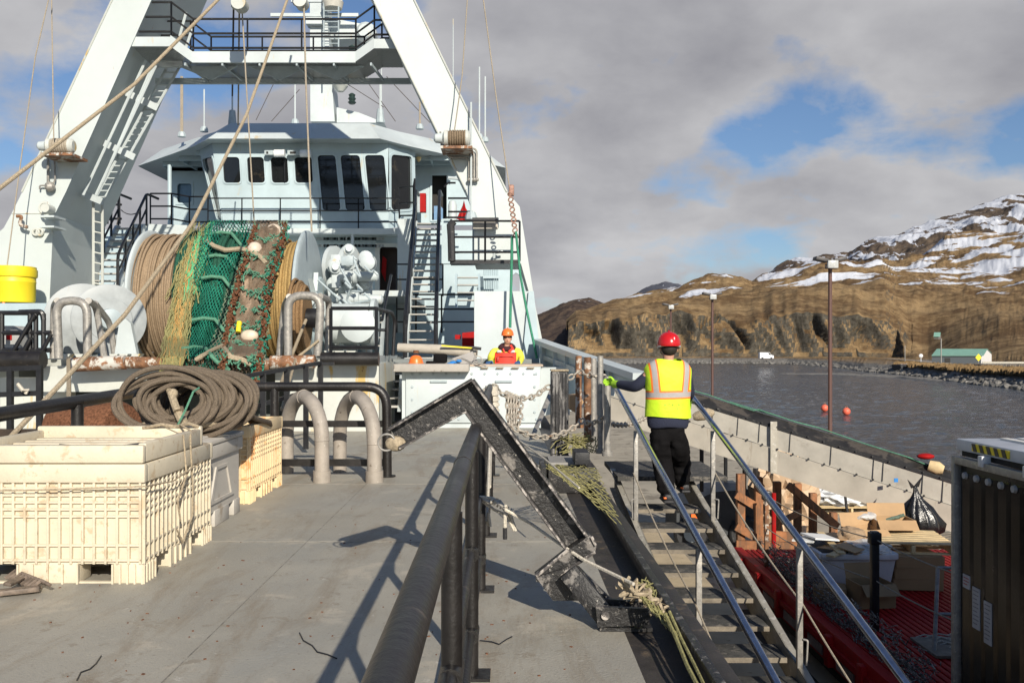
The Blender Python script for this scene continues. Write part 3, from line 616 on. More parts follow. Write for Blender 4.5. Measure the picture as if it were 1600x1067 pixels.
m = MB(); zl = zf+.28; m.prism([(xc, y0, zl), (xd, y0, zl), (xa, y0+.15, zf), (xb, y0+.15, zf), (xb+.45, y0-.2, zl), (xe, y0-.2, zl), (xe, y1+.2, zl), (xb+.45, y1+.2, zl), (xb, y1, zf), (xa, y1, zf), (xd, y1, zl), (xc, y1, zl)][::1] and [(xa, y0, zf), (xb, y0, zf), (xb, y1, zf), (xa, y1, zf)], (0, 0, .02))
m.prism([(xc, y0-.3, zl), (xd, y0-.3, zl), (xa, y0, zf), (xa, y1, zf), (xd, y1, zl), (xc, y1, zl)], (0, 0, .02)); m.prism([(xb, y0, zf), (xb+.45, y0-.1, zl), (xe, y0-.1, zl), (xe, y1, zl), (xb+.45, y1, zl), (xb, y1, zf)], (0, 0, .02))
m.build('grating', grate, wk, False)
m = MB(); m.bx(xa, xb, y0-.06, y0-.01, zf-.02, zf+.24); m.prism([(xd, y0-.36, zl-.02), (xa, y0-.06, zf-.02), (xa, y0-.06, zf+.24), (xd, y0-.36, zl+.24)], (0, .05, 0)); m.bx(xc, xd, y0-.36, y0-.30, zl-.02, zl+.2)
m.prism([(xb, y0-.06, zf), (xb+.45, y0-.16, zl), (xb+.45, y0-.16, zl+.24), (xb, y0-.06, zf+.24)], (0, .05, 0)); m.bx(xb+.45, xe, y0-.16, y0-.11, zl, zl+.22)
m.build('toe_plate', white, wk, False)
m = MB()
for px in range(290, 650, 58): q = P(px, 0, 21.4).x; m.beam((q, y0-.04, zf-.05), (q+.12, y1-.05, zf-.05), .04, .07)
m.beam((xc, y1, zf-.06), (xe, y1, zf-.06), .08, .14)
for px in (320, 430, 520): q = P(px, 0, 21.4); m.prism([(q.x-.7, 21.6, zf-.02), (q.x+.7, 21.6, zf-.02), (q.x, 21.9, zf-.26)], (0, .06, 0))
m.build('support_frame', zincgrey, wk, False)
path = lambda yy: [V(xc, yy-.3, zl), V(xd, yy-.3, zl), V(xa, yy, zf), V(xb, yy, zf), V(xb+.45, yy-.1, zl), V(xe, yy-.1, zl)]
rail('railing', path(y0), (1.02, .68, .34), 1.5, .024, railblack, wk); rail('railing', path(y1), (1.05, .7, .35), 1.5, .024, railblack, wk)
# --- ladder on the left leg
ld = thing('leg_ladder', 'white caged ladder running up the inner side of the left gantry leg', 'ladder', P(150, 315, 22))
D = 22.3
m = MB()
for a, b2 in (((262, 104), (150, 308)), ((281, 104), (165, 308)), ((291, 20), (268, 104)), ((305, 32), (281, 104))): m.tube([P(*a, D), P(*b2, D)], .035, 6)
build_each(m, 'stile', white, ld)
m = MB()
for i in range(22): t = i/21; m.tube([P(262-112*t, 104+204*t, D), P(281-116*t, 104+204*t, D)], .018, 5)
m.build('rungs', white, ld)
m = MB()
for a, b2 in (((228, 95), (130, 305)), ((246, 98), (150, 305)), ((240, 100), (160, 285))): m.tube([P(*a, D-.7), P(*b2, D-.7)], .035, 6)
build_each(m, 'guard_bar', white, ld)
m = MB()
for a, b2 in (((189, 141), (246, 169)), ((153, 219), (210, 246)), ((118, 298), (162, 316)), ((236, 101), (285, 101))): m.beam(P(*a, D-.5), P(*b2, D-.1), .16, .07, (0, 1, 0))
build_each(m, 'crossbar', white, ld)
m = MB()
for x in (146, 160): m.tube([P(x, 312, D), P(x, 470, D)], .035, 6)
for i in range(9): m.tube([P(146, 330+i*16, D), P(160, 333+i*16, D)], .02, 5)
m.build('lower_ladder', creampaint, ld)
# --- wheelhouse
z8, z9 = 8.1, 8.78; CX = -6.65
low = [(-13.3, 32.9), (-10.1, 29.6), (-9.35, 28.6), (-3.95, 28.6), (-3.2, 29.6), (0.0, 33.2), (0, 40), (-13.3, 40)]
upp = [(-12.5, 33.2), (-9.7, 30.5), (-8.9, 29.4), (-4.4, 29.4), (-3.6, 30.5), (-.8, 33.4), (-.8, 40), (-12.5, 40)]
m = MB()
vl = [m.b.verts.new((x, y, z8)) for x, y in low]; vu = [m.b.verts.new((x, y, z9)) for x, y in upp]
for i in range(8): j = (i+1) % 8; m.b.faces.new((vl[i], vl[j], vu[j], vu[i]))
m.b.faces.new(vu); m.b.faces.new(vl[::-1]); m.build('wheelhouse_roof', white, ship, False)
m = MB()
for i in range(9): m.bx(-12.3, -9.4, 30.3+i*.9, 30.36+i*.9, z8-.16, z8-.005) if 30.3+i*.9 > 32.2 else m.bx(-12.2+(32.2-30.3-i*.9), -9.4, 30.3+i*.9, 30.36+i*.9, z8-.16, z8-.005)
for x in (-10.2, -11.2, -12.2): m.bx(x-.03, x+.03, 29.9+(-9.4-x)*.9, 38, z8-.13, z8-.003)
m.build('soffit_frame', bluewhite, ship, False); m = MB()
for i in range(4): m.bx(-3.9, -1.6, 31.2+i*.8, 31.26+i*.8, z8-.14, z8-.005)
for x in (-3.3, -2.6, -1.9): m.bx(x, x+.05, 31.1, 36, z8-.12, z8-.003)
m.build('soffit_frame', bluewhite, ship, False)
DW = 29.25
def window(px0, px1, py0, py1, r, D, parent, lab=None, skew=0, skin_=.25):
    def shape(e, dd):
        s = rounded((px0-e, py0-e), (px1+e, py1+e), r+e*.5, D)
        return [V(p.x+skew*(EYE+(VY-py0)/F*D-p.z), dd, p.z) for p in s]
    f = MB(); f.prism(shape(2.2, D-.03), (0, .06, 0), [shape(0, D-.03)]); fo = f.build('window', bluewhite, parent, False)
    if lab: fo['label'] = lab
    MB().prism(shape(.4, D+.05), (0, .02, 0)).build('pane', glass, fo, False)
    return shape(.3, D)
smalls = [(348, 374), (386, 412), (423, 449), (460, 487)]; tall = [(499, 530), (535, 568), (573, 606)]
holes = []
for i, (a, b2) in enumerate(smalls): holes.append(window(a, b2, 246, 286, 5, DW, ship, skew=.06))
for i, (a, b2) in enumerate(tall): holes.append(window(a-3, b2-6, 243, 329, 5, DW, ship, skew=.10))
panel('aft_wall', [(330, 216), (350, 357), (607, 357), (607, 216)], DW, .12, bluewhite, ship, holes)
def quadwall(name, a, b2, c, d, m, parent, th=.1): return MB().prism([a, b2, c, d], (0, th, 0)).build(name, m, parent, False)
# angled bays left and right
def bay(A, B, C, Dd, wu0, wu1, wv0, wv1):                 # A top-left, B top-right, C bottom-right, D bottom-left
    f = lambda u, v: (A.lerp(B, u)).lerp(Dd.lerp(C, u), v)
    nrm = (B-A).cross(Dd-A).normalized(); nrm = nrm if nrm.y < 0 else -nrm
    def ring(e):
        out = []
        for cu, cv, a0 in ((wu1-.1, wv0+.05, -90), (wu1-.1, wv1-.05, 0), (wu0+.1, wv1-.05, 90), (wu0+.1, wv0+.05, 180)):
            for k in range(4): an = radians(a0+30*k); out.append(f(cu+(.1+e)*cos(an), cv+(.05+e*.4)*sin(an)))
        return out
    r0 = ring(0)
    MB().prism([A, B, C, Dd], -nrm*.1, [r0]).build('bay_wall', bluewhite, ship, False)
    fo = MB().prism([p+nrm*.03 for p in ring(.07)], -nrm*.06, [[p+nrm*.03 for p in r0]]).build('window', bluewhite, ship, False)
    MB().prism([p-nrm*.05 for p in ring(.01)], -nrm*.02).build('pane', glass, fo, False)
bay(P(308, 224, 30.3), P(330, 216, DW), P(350, 357, DW), P(341, 352, 30.3), .1, .9, .2, .92)
bay(P(607, 216, DW), P(648, 222, 30.4), P(650, 352, 30.4), P(607, 357, DW), .08, .86, .18, .8)
panel('wing_wall', [(262, 262), (262, 352), (343, 352), (316, 262)], 33, .1, bluewhite, ship, [rounded((276, 286), (300, 318), 4, 33)])
fo = panel('window', [(274, 284), (274, 320), (302, 320), (302, 284)], 32.97, .05, bluewhite, ship, [rounded((277, 287), (299, 317), 4, 32.97)]); panel('pane', [(275, 285), (275, 319), (301, 319), (301, 285)], 33.12, .03, flat('painted_sky_pane', (.10, .17, .24), .1), fo)  # sky light is put into this pane's blue colour
MB().tube([P(265, 258, 31.5), P(265, 352, 31.5)], .07, 8).build('roof_post', bluewhite, ship)
panel('side_wall', [(646, 226), (646, 352), (798, 352), (790, 305), (757, 236)], 32.4, .1, bluewhite, ship, [[P(x, y, 32.4) for x, y in ((674, 273), (699, 273), (699, 345), (674, 345))]])
dd = panel('door', [(672, 271), (672, 346), (701, 346), (701, 271)], 32.36, .06, bluewhite, ship, [[P(x, y, 32.36) for x, y in ((675, 274), (698, 274), (698, 344), (675, 344))]], label='open wheelhouse side door')
panel('doorway', [(673, 272), (673, 346), (700, 346), (700, 272)], 32.9, .05, dark, dd); panel('painted_door_reflection', [(678, 322), (678, 344), (692, 344), (692, 326), (688, 322)], 32.5, .03, flat('painted_reflection_blue', (.16, .27, .42), .2), dd)  # second panel: a reflection put into plain blue colour
MB().lathe(P(654, 246, 31), (0, 0, -1), [(0, .1), (.1, .07), (.16, .02)], 12).build('soffit_lamp', mat('warm_lamp', (.8, .6, .3), .3), ship)
panel('fire_cabinet', [(656, 302), (656, 331), (665, 331), (665, 302)], 31.3, .3, redp, ship)
panel('cabinet_back', [(651, 301), (651, 332), (656, 332), (656, 301)], 31.25, .35, zincgrey, ship)
# corner post of the bay, wiper boxes and floodlights over the small windows
m = MB()
for x0, x1 in ((428, 445), (469, 486)): m.lathe(P(x0, 240, 28.9), (1, 0, 0), [(0, .10), (.02, .12), ((x1-x0)*28.9/F, .12)], 12)
build_each(m, 'floodlight', flat('white_lens', (.8, .82, .82), .3), ship)
for x0, x1, s in ((413, 428, (416, 419)), (449, 468, (453, 462))):
    nb = panel('light_box', [(x0, 235), (x0, 242), (x1, 242), (x1, 235)], 28.95, .25, zincgrey, ship)
    panel('label_plate', [(s[0], 237), (s[0], 240.5), (s[1], 240.5), (s[1], 237)], 28.94, .008, dark, nb)
m = MB()
for x in (444, 482): m.tube([P(x, 247, 29.15), P(x+1, 284, 29.15)], .018, 5)
build_each(m, 'wiper', railblack, ship)
# bridge deck edge, rails
m = MB(); m.prism([P(345, 357, 28.7), P(345, 366, 28.7), P(622, 366, 28.7), P(622, 357, 28.7)], (0, 1.5, 0)); m.build('bridge_deck_edge', white, ship, False)
zb = P(0, 357, 28.7).z
MB().bx(-13.3, -9.2, 28.9, 38, zb-.35, zb-.02).bx(-9.2, 0, 30.2, 38, zb-.3, zb-.02).build('bridge_deck', bluewhite, ship, False)
rail('railing', [P(x, 357, 28.75) for x in (325, 378, 438, 500, 560, 624)], (.95, .56, .20), 5, .022, railblack, ship)
rail('railing', [P(235, 352, 28.8), P(268, 352, 28.8), P(296, 357, 28.75), P(325, 357, 28.75)], (1.0, .6, .2), 5, .026, railblack, ship)
rail('railing', [P(624, 357, 28.75), P(646, 357, 28.2), P(648, 345, 28.1)], (1.3, .8, .4), 5, .026, railblack, ship)
m = MB()
for a, b2 in (((164, 300), (188, 300)), ((164, 320), (190, 320)), ((150, 342), (190, 342)), ((168, 300), (168, 350)), ((186, 300), (187, 350)), ((172, 345), (176, 310))): m.tube([P(*a, 28), P(*b2, 28)], .035, 6)
m.tube(sag(P(189, 328, 27.8), P(218, 330, 27.8), .12), .015, 5); m.build('railing', railblack, ship)
m = MB()
for a, b2 in (((696, 340), (740, 340)), ((700, 310), (738, 310)), ((694, 292), (700, 286)), ((700, 286), (712, 286)), ((700, 331), (740, 331))): m.tube([P(*a, 27.6), P(*b2, 27.6)], .03, 6)
m.build('railing', railblack, ship)
# gear on the right side deck: life ring, extinguisher, fan housing
gr = MB(); gr.tube([P(722, 345, 29), P(725, 318, 29), P(728, 345, 29)], .10, 6).tube([P(716, 343, 29), P(724, 322, 29), P(735, 343, 29)], .06, 6); tag(gr.build('red_hose_bundle', redp), 'red hose bundle standing on deck beside the wheelhouse side door', 'hose')
gr = MB(); gr.lathe(P(707, 345, 29), (0, 0, 1), [(0, .14), (.5, .14), (.62, .10), (.66, .02)], 14); tag(gr.build('white_canister', white), 'small white canister beside the wheelhouse side door', 'canister')
gr = MB(); gr.tube(arc([P(700, 278, 29.5), P(716, 279, 29.5), P(722, 286, 29.5)], .3), .05, 6); gr.build('lamp_arm', white, ship)
# lower house below the bridge
DH = 29.3
panel('house_wall', [(150, 360), (150, 600), (845, 600), (834, 480), (814, 360)], DH, .15, bluewhite, ship, [[P(x, y, DH) for x, y in ((591, 384), (621, 384), (621, 462), (591, 462))], [P(x, y, DH) for x, y in ((801, 430), (806, 426), (812, 430), (812, 455), (801, 455))]])
fo = panel('door', [(586, 380), (586, 466), (626, 466), (626, 380)], DH-.1, .12, creampaint, ship, [rounded((593, 386), (621, 460), 4, DH-.1)], label='open doorway beside the winches')
panel('doorway', [(588, 382), (588, 464), (624, 464), (624, 382)], DH+.7, .05, flat('brown_doorway', (.035, .018, .012)), fo); panel('hanging_cloth', [(598, 400), (596, 425), (602, 440), (604, 405)], DH+.3, .06, redp, fo)
m = MB(); [m.bx(P(x, 0, 29).x, P(x, 0, 29).x+.45, 29.0, 29.06, P(0, y+4, 29).z, P(0, y, 29).z) for x in range(494, 590, 12) for y in (371, 382)]; m.build('vent_mesh', grate, ship, False)
m = MB(); m.bx(P(549, 0, 28.8).x, P(553, 0, 28.8).x, 28.75, 28.85, P(0, 480, 28.8).z, P(0, 366, 28.8).z); m.build('deck_post', white, ship, False)
# left wing block, vertical white face
panel('wing_support', [(205, 350), (229, 350), (292, 352), (292, 560), (186, 560), (186, 450)], 27.2, 1.6, white, ship)
panel('wing_support', [(292, 357), (292, 560), (350, 560), (350, 366)], 28.2, .5, bluewhite, ship)
# lit face right of stair
panel('stair_side_wall', [(621, 342), (650, 342), (640, 520), (621, 520)], 28.3, .3, white, ship)
panel('wing_support', [(690, 342), (706, 342), (706, 412), (690, 412)], 27.8, .3, bluewhite, ship)
panel('wing_support', [(738, 345), (790, 345), (800, 412), (738, 412)], 22.8, .3, white, ship)
# --- stairs
def stairs(name, label, tl, tr, Dt, bl, br, Db, n, parent=None, tread=treadm, stringer=white, hand=None, ww=.07, sk=.28):
    t0 = thing(name, label, 'stairs', (P(*bl, Db)+P(*br, Db))/2) if not parent else parent
    A, B, C, D_ = P(*tl, Dt), P(*tr, Dt), P(*bl, Db), P(*br, Db)
    for a, b2 in ((A, C), (B, D_)):
        MB().prism([a+V(0, .05, 0), b2+V(0, .05, 0), b2+V(0, -.25, -.02), a+V(0, -.25, -.02)], (.06 if a is A else -.06, 0, 0)).build('stringer', stringer, t0, False)
    m = MB()
    for i in range(n):
        t = (i+.5)/n; a = A.lerp(C, t); b2 = B.lerp(D_, t); m.bx(a.x+.05, b2.x-.05, a.y-.24, a.y+.04, a.z-.035, a.z, .008)
    m.build('treads', tread, t0)
    if hand:
        for s, (a, b2) in enumerate(((A, C), (B, D_))):
            hm = MB(); h1, h2 = V(0, 0, .95), V(0, 0, .5); hm.tube(arc([a+V(0, .9, .95), a+h1, b2+h1, b2+V(0, 0, .1)], .2), hand, 8); hm.tube([a+h2, b2+h2], hand*.75, 6)
            for k in range(5): q = a.lerp(b2, k/4); hm.tube([q, q+h1], hand*.8, 6)
            hm.build('handrail', railblack, t0)
    return t0
galvtread = flat('pale_steel_tread', (.40, .39, .36), .6, spot=(.2, .16, .12), sa=.1)
stairs('steep_stairs', 'long steep white stairway with thick black handrails right of the reel, up to the wheelhouse', (650, 346), (687, 346), 28, (633, 566), (681, 566), 20.4, 20, tread=galvtread, hand=.05)
stairs('steep_stairs', 'left white stairway with black handrails beside the left gantry leg', (185, 353), (229, 353), 27, (136, 456), (184, 456), 23.6, 10, tread=galvtread, hand=.04)
stairs('short_stairs', 'short white steps behind the black railing left of the long stairway', (563, 478), (603, 478), 26, (553, 560), (598, 560), 21, 7, tread=galvtread)
stairs('short_stairs', 'lowest white steps between the rail corner and the bolted white box', (598, 566), (632, 566), 20.2, (584, 640), (628, 640), 17.6, 6, tread=galvtread)
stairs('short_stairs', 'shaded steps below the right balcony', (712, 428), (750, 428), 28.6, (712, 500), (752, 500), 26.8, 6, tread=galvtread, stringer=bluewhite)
# --- balcony on the right
bal = thing('side_balcony', 'black framed balcony with a rolled up hose on the right side of the ship', 'balcony', P(755, 410, 24.5))
m = MB(); m.bx(P(703, 0, 20.5).x, P(812, 0, 20.5).x, 20.5, 20.97, P(0, 412, 20.5).z, P(0, 406, 20.5).z); m.build('platform', railblack, bal, False)
rail('railing', [P(705, 408, 20.5), P(758, 408, 20.5), P(812, 408, 20.5)], (.90, .54, .2), 5, .024, railblack, bal)
m = MB(); m.tube([P(706, 408, 20.5), P(705, 370, 20.5), P(704, 352, 20.5), P(709, 346, 20.5)], .085, 8); m.build('rolled_hose', rubber, bal)
m = MB(); m.beam(P(738, 343, 20.6), P(778, 343, 20.6), .10, .07); m.build('rolled_canvas', rubber, bal)
panel('notice_board', [(739, 347), (739, 358), (778, 358), (778, 347)], 20.8, .05, flat('grey_board', (.5, .46, .4)), bal)
m = MB()
for i in range(7): m.tube(arc([P(757+i*3.4, 418, 28.8), P(757+i*3.4, 452, 28.8)], .1), .03, 6)
m.beam(P(755, 433, 28.68), P(781, 433, 28.68), .05, .08); m.build('pipe_bank', bluewhite, ship)
MB().tube(arc([P(772, 404, 20.8), P(772, 395, 20.8), P(786, 393, 20.8)], .15), .03, 6).build('pipe', white, ship)
# white panel behind the orange helmet worker, side hull and rail to the right
panel('side_panel', [(741, 455), (741, 575), (846, 575), (838, 530), (826, 455)], 20.2, .25, white, ship)
quadwall('painted_shadow_wedge', P(826, 455, 20.1), P(834, 455, 20.1), P(846, 575, 20.1), P(815, 575, 20.1), bluewhite, ship, .05)  # pale blue wedge: the shadow on the side panel put into colour
MB().prism([P(843, 532, 20), P(905, 556, 16.8), P(1000, 588, 13.4), P(1000, 602, 13.4), P(905, 612, 16.8), P(846, 640, 20)], (.0, .08, 0)).build('side_bulwark', bluewhite, ship, False)
m = MB(); m.beam(P(841, 533, 19.9), P(905, 556, 16.75), .26, .10); m.beam(P(905, 556, 16.75), P(1002, 588, 13.3), .26, .10); m.build('bulwark_cap', white, ship, False)
m = MB()
for x, y, D in ((850, 537, 19.5), (868, 543, 18.5), (886, 551, 17.6), (908, 560, 16.6), (930, 566, 15.7), (955, 575, 14.8)): m.beam(P(x, y, D)-V(0, 0, .05), P(x, y, D)-V(0, 0, 1.2 if D > 17 else .45), .10, .12)
m.beam(P(845, 556, 19.8), P(900, 578, 16.9), .06, .1); build_each(m, 'bulwark_stiffener', white, ship, False)
panel('deck_crate', [(845, 575), (845, 650), (905, 640), (905, 572)], 17.6, .9, white, ship)
# red boxes in the recess
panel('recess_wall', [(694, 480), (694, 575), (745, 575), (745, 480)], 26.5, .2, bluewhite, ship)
tag(panel('red_locker', [(722, 520), (722, 541), (742, 541), (742, 518)], 22.4, .5, redp), 'red locker in the shade left of the tall white side panel', 'locker')
tag(panel('red_notice', [(711, 523), (711, 530), (720, 530), (720, 523)], 22.6, .03, redp), 'tiny red notice left of the red locker', 'sign')
rail('railing', [P(620, 520, 25), P(650, 520, 25), P(690, 520, 25), P(742, 520, 25)], (1.05, .65, .3), 1.8, .024, railblack, ship)
rail('railing', [P(620, 463, 27), P(692, 463, 27)], (.95, .5), 1.6, .024, railblack, ship)
# --- mast and roof gear
ms = thing('mast', 'white radar mast rising behind the gantry walkway', 'mast', P(506, 190, 34))
MB().prism([P(485, 190, 34), P(484, -30, 34), P(507, -30, 34), P(523, 190, 34)], (0, 1.1, 0)).build('pole', white, ms, False)
m = MB(); m.beam(P(423, 24, 34), P(560, 24, 34), .08, .12); m.beam(P(455, 2, 34), P(535, 2, 34), .08, .1); m.beam(P(480, 36, 34), P(508, 36, 34), .5, .25); m.build('cross_arm', white, ms, False)
m = MB(); m.tube([P(506, -20, 33.4), P(506, 125, 33.4)], .03, 5); m.tube([P(529, -20, 33.4), P(529, 95, 33.4)], .03, 5)
for i in range(14): m.tube([P(506, -8+i*8.5, 33.4), P(529, -8+i*8.5, 33.4)], .02, 5)
m.build('ladder', zincgrey, ms)
m = MB(); m.prism([P(508, 27, 34.5), P(508, 62, 34.5), P(578, 60, 34.5), P(577, 40, 34.5)], (0, 1.4, 0)); m.build('platform_house', white, ms, False)
MB().lathe(P(570, 48, 34.3), (0, 1, 0), [(0, .25), (.2, .4), (.8, .4)], 16).build('dome', white, ms)
MB().lathe(P(520, 16, 33.6), (0, 0, 1), [(0, .05), (.04, .34), (.28, .4), (.32, .1)], 20).build('searchlight', flat('pale_grey_lamp', (.5, .48, .42), .4), ms)
m = MB(); m.lathe(P(532, 135, 33.8), (0, 0, 1), [(-.2, .12), (.0, .28), (.3, .25), (.4, .1)], 14); m.lathe(P(545, 130, 34), (0, 0, 1), [(0, .05), (.04, .34), (.3, .4), (.36, .1)], 18); m.build('radar_drum', creampaint, ms)
m = MB()
for x, y in ((550, 80), (550, 155)): m.lathe(P(x, y+8, 33.6), (0, 0, 1), [(0, .1), (.06, .16), (.12, .1), (.2, .15), (.26, .1), (.34, .13), (.4, .05)], 12)
build_each(m, 'signal_lamp', flat('green_black_lamp', (.02, .04, .035), .4), ms)
m = MB(); m.prism([P(526, 168, 34), P(526, 192, 34), P(600, 192, 34), P(560, 176, 34)], (0, 2, 0)); m.build('mast_foot', white, ms, False)
for k, (x, yt, yb, D, r) in enumerate(((284, 120, 212, 31, .055), (319, 140, 204, 31, .025), (363, 148, 192, 30, .03), (461, 132, 192, 32, .03), (594, 120, 190, 30, .03), (656, 160, 200, 31.5, .035), (749, 105, 215, 33, .03), (758, 120, 220, 33, .03), (736, 160, 340, 20.8, .022), (596, 30, 190, 36, .02), (708, 30, 190, 38, .02))):
    lab = ['thick tan whip aerial near the left end of the roof', 'thin white aerial second from the left end of the roof', 'short grey aerial stub above the left half of the roof', 'thin white aerial left of the mast', 'grey aerial with square base right of the mast', 'white aerial beside the right gantry leg, inner side', 'left of the two pale aerials just outside the right gantry leg', 'right of the two pale aerials just outside the right gantry leg', 'slim vertical rod across the right gantry leg under its drum winch', 'very thin aerial behind the walkway right of the mast', 'very thin aerial behind the right gantry leg'][k]
    t0 = thing('aerial', lab, 'aerial', P(x, yb, D), 'whip aerials on the ship'); MB().tube([P(x, yb, D), P(x, yt, D)], r, 6).build('whip', wirerope if k in (0, 5) else white, t0)
    MB().lathe(P(x, yb, D), (0, 0, 1), [(-.05, .14), (.02, .14), (.4 if k in (2, 4) else .12, .1)], 8).build('foot', zincgrey, t0)
# ================================================================ AFT DECK MACHINERY
# stern block under the reels
st = thing('stern_block', 'stained white steel housing under the net reels', 'housing', P(400, 640, 17))
panel('face', [(100, 572), (285, 572), (285, 598), (205, 612), (60, 612), (60, 572)], 16.6, .5, creampaint, st)
panel('face', [(430, 568), (592, 568), (592, 688), (448, 688), (448, 600), (430, 600)], 16.6, 2.4, creampaint, st)
quadwall('side_plate', P(592, 555, 16.6), P(621, 555, 20), P(586, 650, 18), P(592, 688, 16.6), white, st, .06)
MB().bx(P(-60, 0, 17).x, P(440, 0, 17).x, 19, 19.3, -.5, P(0, 572, 19).z).build('back_wall', flat('painted_recess_shade', (.12, .13, .12), .8), st, False)  # recess shade is put into this wall's dark colour
MB().bx(P(-100, 0, 17).x, P(592, 0, 17).x, 17.1, 23, 1.12, 1.3).build('top_plate', flat('reel_deck', (.35, .36, .33), .7, spot=(.3, .18, .08), sa=.1), st, False)
panel('face', [(-60, 470), (78, 478), (78, 575), (-60, 575)], 19.6, .5, bluewhite, st)
panel('face', [(0, 590), (0, 690), (40, 680), (98, 660), (110, 600), (60, 590)], 17.2, .3, creampaint, st)
# rust stained edge pipes
def tubething(name, label, cat, pts, r, m, seg=14, group=None): return tag(MB().tube(pts, r, seg).build(name, m), label, cat, group)
tubething('edge_pipe', 'white and rust stained roller pipe below the grey cable reels', 'pipe', [P(110, 570, 16.2), P(196, 566, 16.2)], .13, rustpipe)
tubething('edge_pipe', 'brown rusty pipe running under the net reel', 'pipe', [P(196, 566, 16.3), P(425, 572, 16.3)], .11, rusty)
tubething('edge_pipe', 'short rusty pipe under the steel frame right of the net', 'pipe', [P(423, 566, 16.2), P(492, 565, 16.2)], .12, rustpipe)
tubething('edge_pipe', 'black roller pipe below the black railing right of the net reel', 'pipe', [P(502, 561, 16.2), P(592, 561, 16.2)], .125, pipeblack)
tubething('edge_pipe', 'black pipe at the left edge of the photo, level with the roller pipe', 'pipe', [P(-60, 562, 16.2), P(68, 562, 16.2)], .16, pipeblack)
# triangular brackets
m = MB()
for x in (96, 116, 170, 186, 205): m.prism([P(x, 553, 16.9), P(x+14, 553, 16.9), P(x+7, 563, 16.9)], (0, .2, 0))
for x in (506, 522, 540): m.prism([P(x, 548, 16.9), P(x+16, 548, 16.9), P(x+8, 560, 16.9)], (0, .2, 0))
m.build('bracket', creampaint, st, False)
# net reel
RD = 20.0
nr = thing('net_reel', 'large net reel with tan rope wound between white flanges, draped with green netting', 'net reel', P(370, 560, RD))
c0 = P(262, 468, RD); xL = c0.x; xR = P(484, 0, RD).x; rc = V(0, RD, c0.z)
def flange(x, r, th, m, nm='flange'):
    return MB().lathe((x, RD, rc.z), (1, 0, 0), [(0, r*.97), (.03, r), (th, r), (th+.02, r*.98), (th+.03, r*.9), (th+.03, .15)], 56).build(nm, m, nr)
flange(xL-.36, 1.5, .08, white); flange(xR-.08, 1.5, .08, zincgrey)
m = MB(); cx = xR+.06
for k in range(6): a = k*pi/3+.3; m.prism([V(cx, RD+cos(a+.12)*.12, rc.z+sin(a+.12)*.12), V(cx, RD+cos(a)*.62, rc.z+sin(a)*.62), V(cx, RD+cos(a-.12)*.12, rc.z+sin(a-.12)*.12)], (.1, 0, 0))
m.lathe((cx-.06, RD, rc.z), (1, 0, 0), [(0, .22), (.12, .2), (.25, .09)], 20); m.build('hub', white, nr)
MB().lathe((xL-.3, RD, rc.z), (1, 0, 0), [(0, .5), (xR-xL+.2, .5)], 24).build('shaft', zincgrey, nr)
def wound(x0, x1, r0, rr, m, n, nm, jit=.02, parent=nr, D=RD, z=None):
    w = MB(); z = rc.z if z is None else z
    for i in range(n):
        R = r0+random.uniform(-jit, jit)+.05*sin(i*1.7); x = x0+(x1-x0)*i/(n-1); tl = random.uniform(-.03, .03)
        w.tube([V(x+tl*cos(2*pi*j/44)*2, D+cos(2*pi*j/44)*R, z+sin(2*pi*j/44)*R) for j in range(44)], rr, 6, closed=True)
    w.lathe((x0, D, z), (1, 0, 0), [(0, r0-.01), (x1-x0, r0-.01)], 40)
    return w.build(nm, m, parent)
wound(xL-.22, P(310, 0, RD).x, 1.36, .028, ropemat('pinkish_brown_rope', (.31, .225, .145), .4, 70), 26, 'rope_pack', .01)
wound(P(420, 0, RD).x, xR-.12, 1.22, .035, ropemat('golden_rope', (.40, .27, .11), .45, 60), 22, 'rope_pack', .05)
wound(P(306, 0, RD).x, P(424, 0, RD).x, 1.40, .05, ropemat('dark_packed_net', (.02, .085, .055), .5, 50), 18, 'packed_net', .03)
panel('cradle', [(218, 500), (246, 500), (268, 556), (218, 556)], RD+.2, 1.2, white, nr)
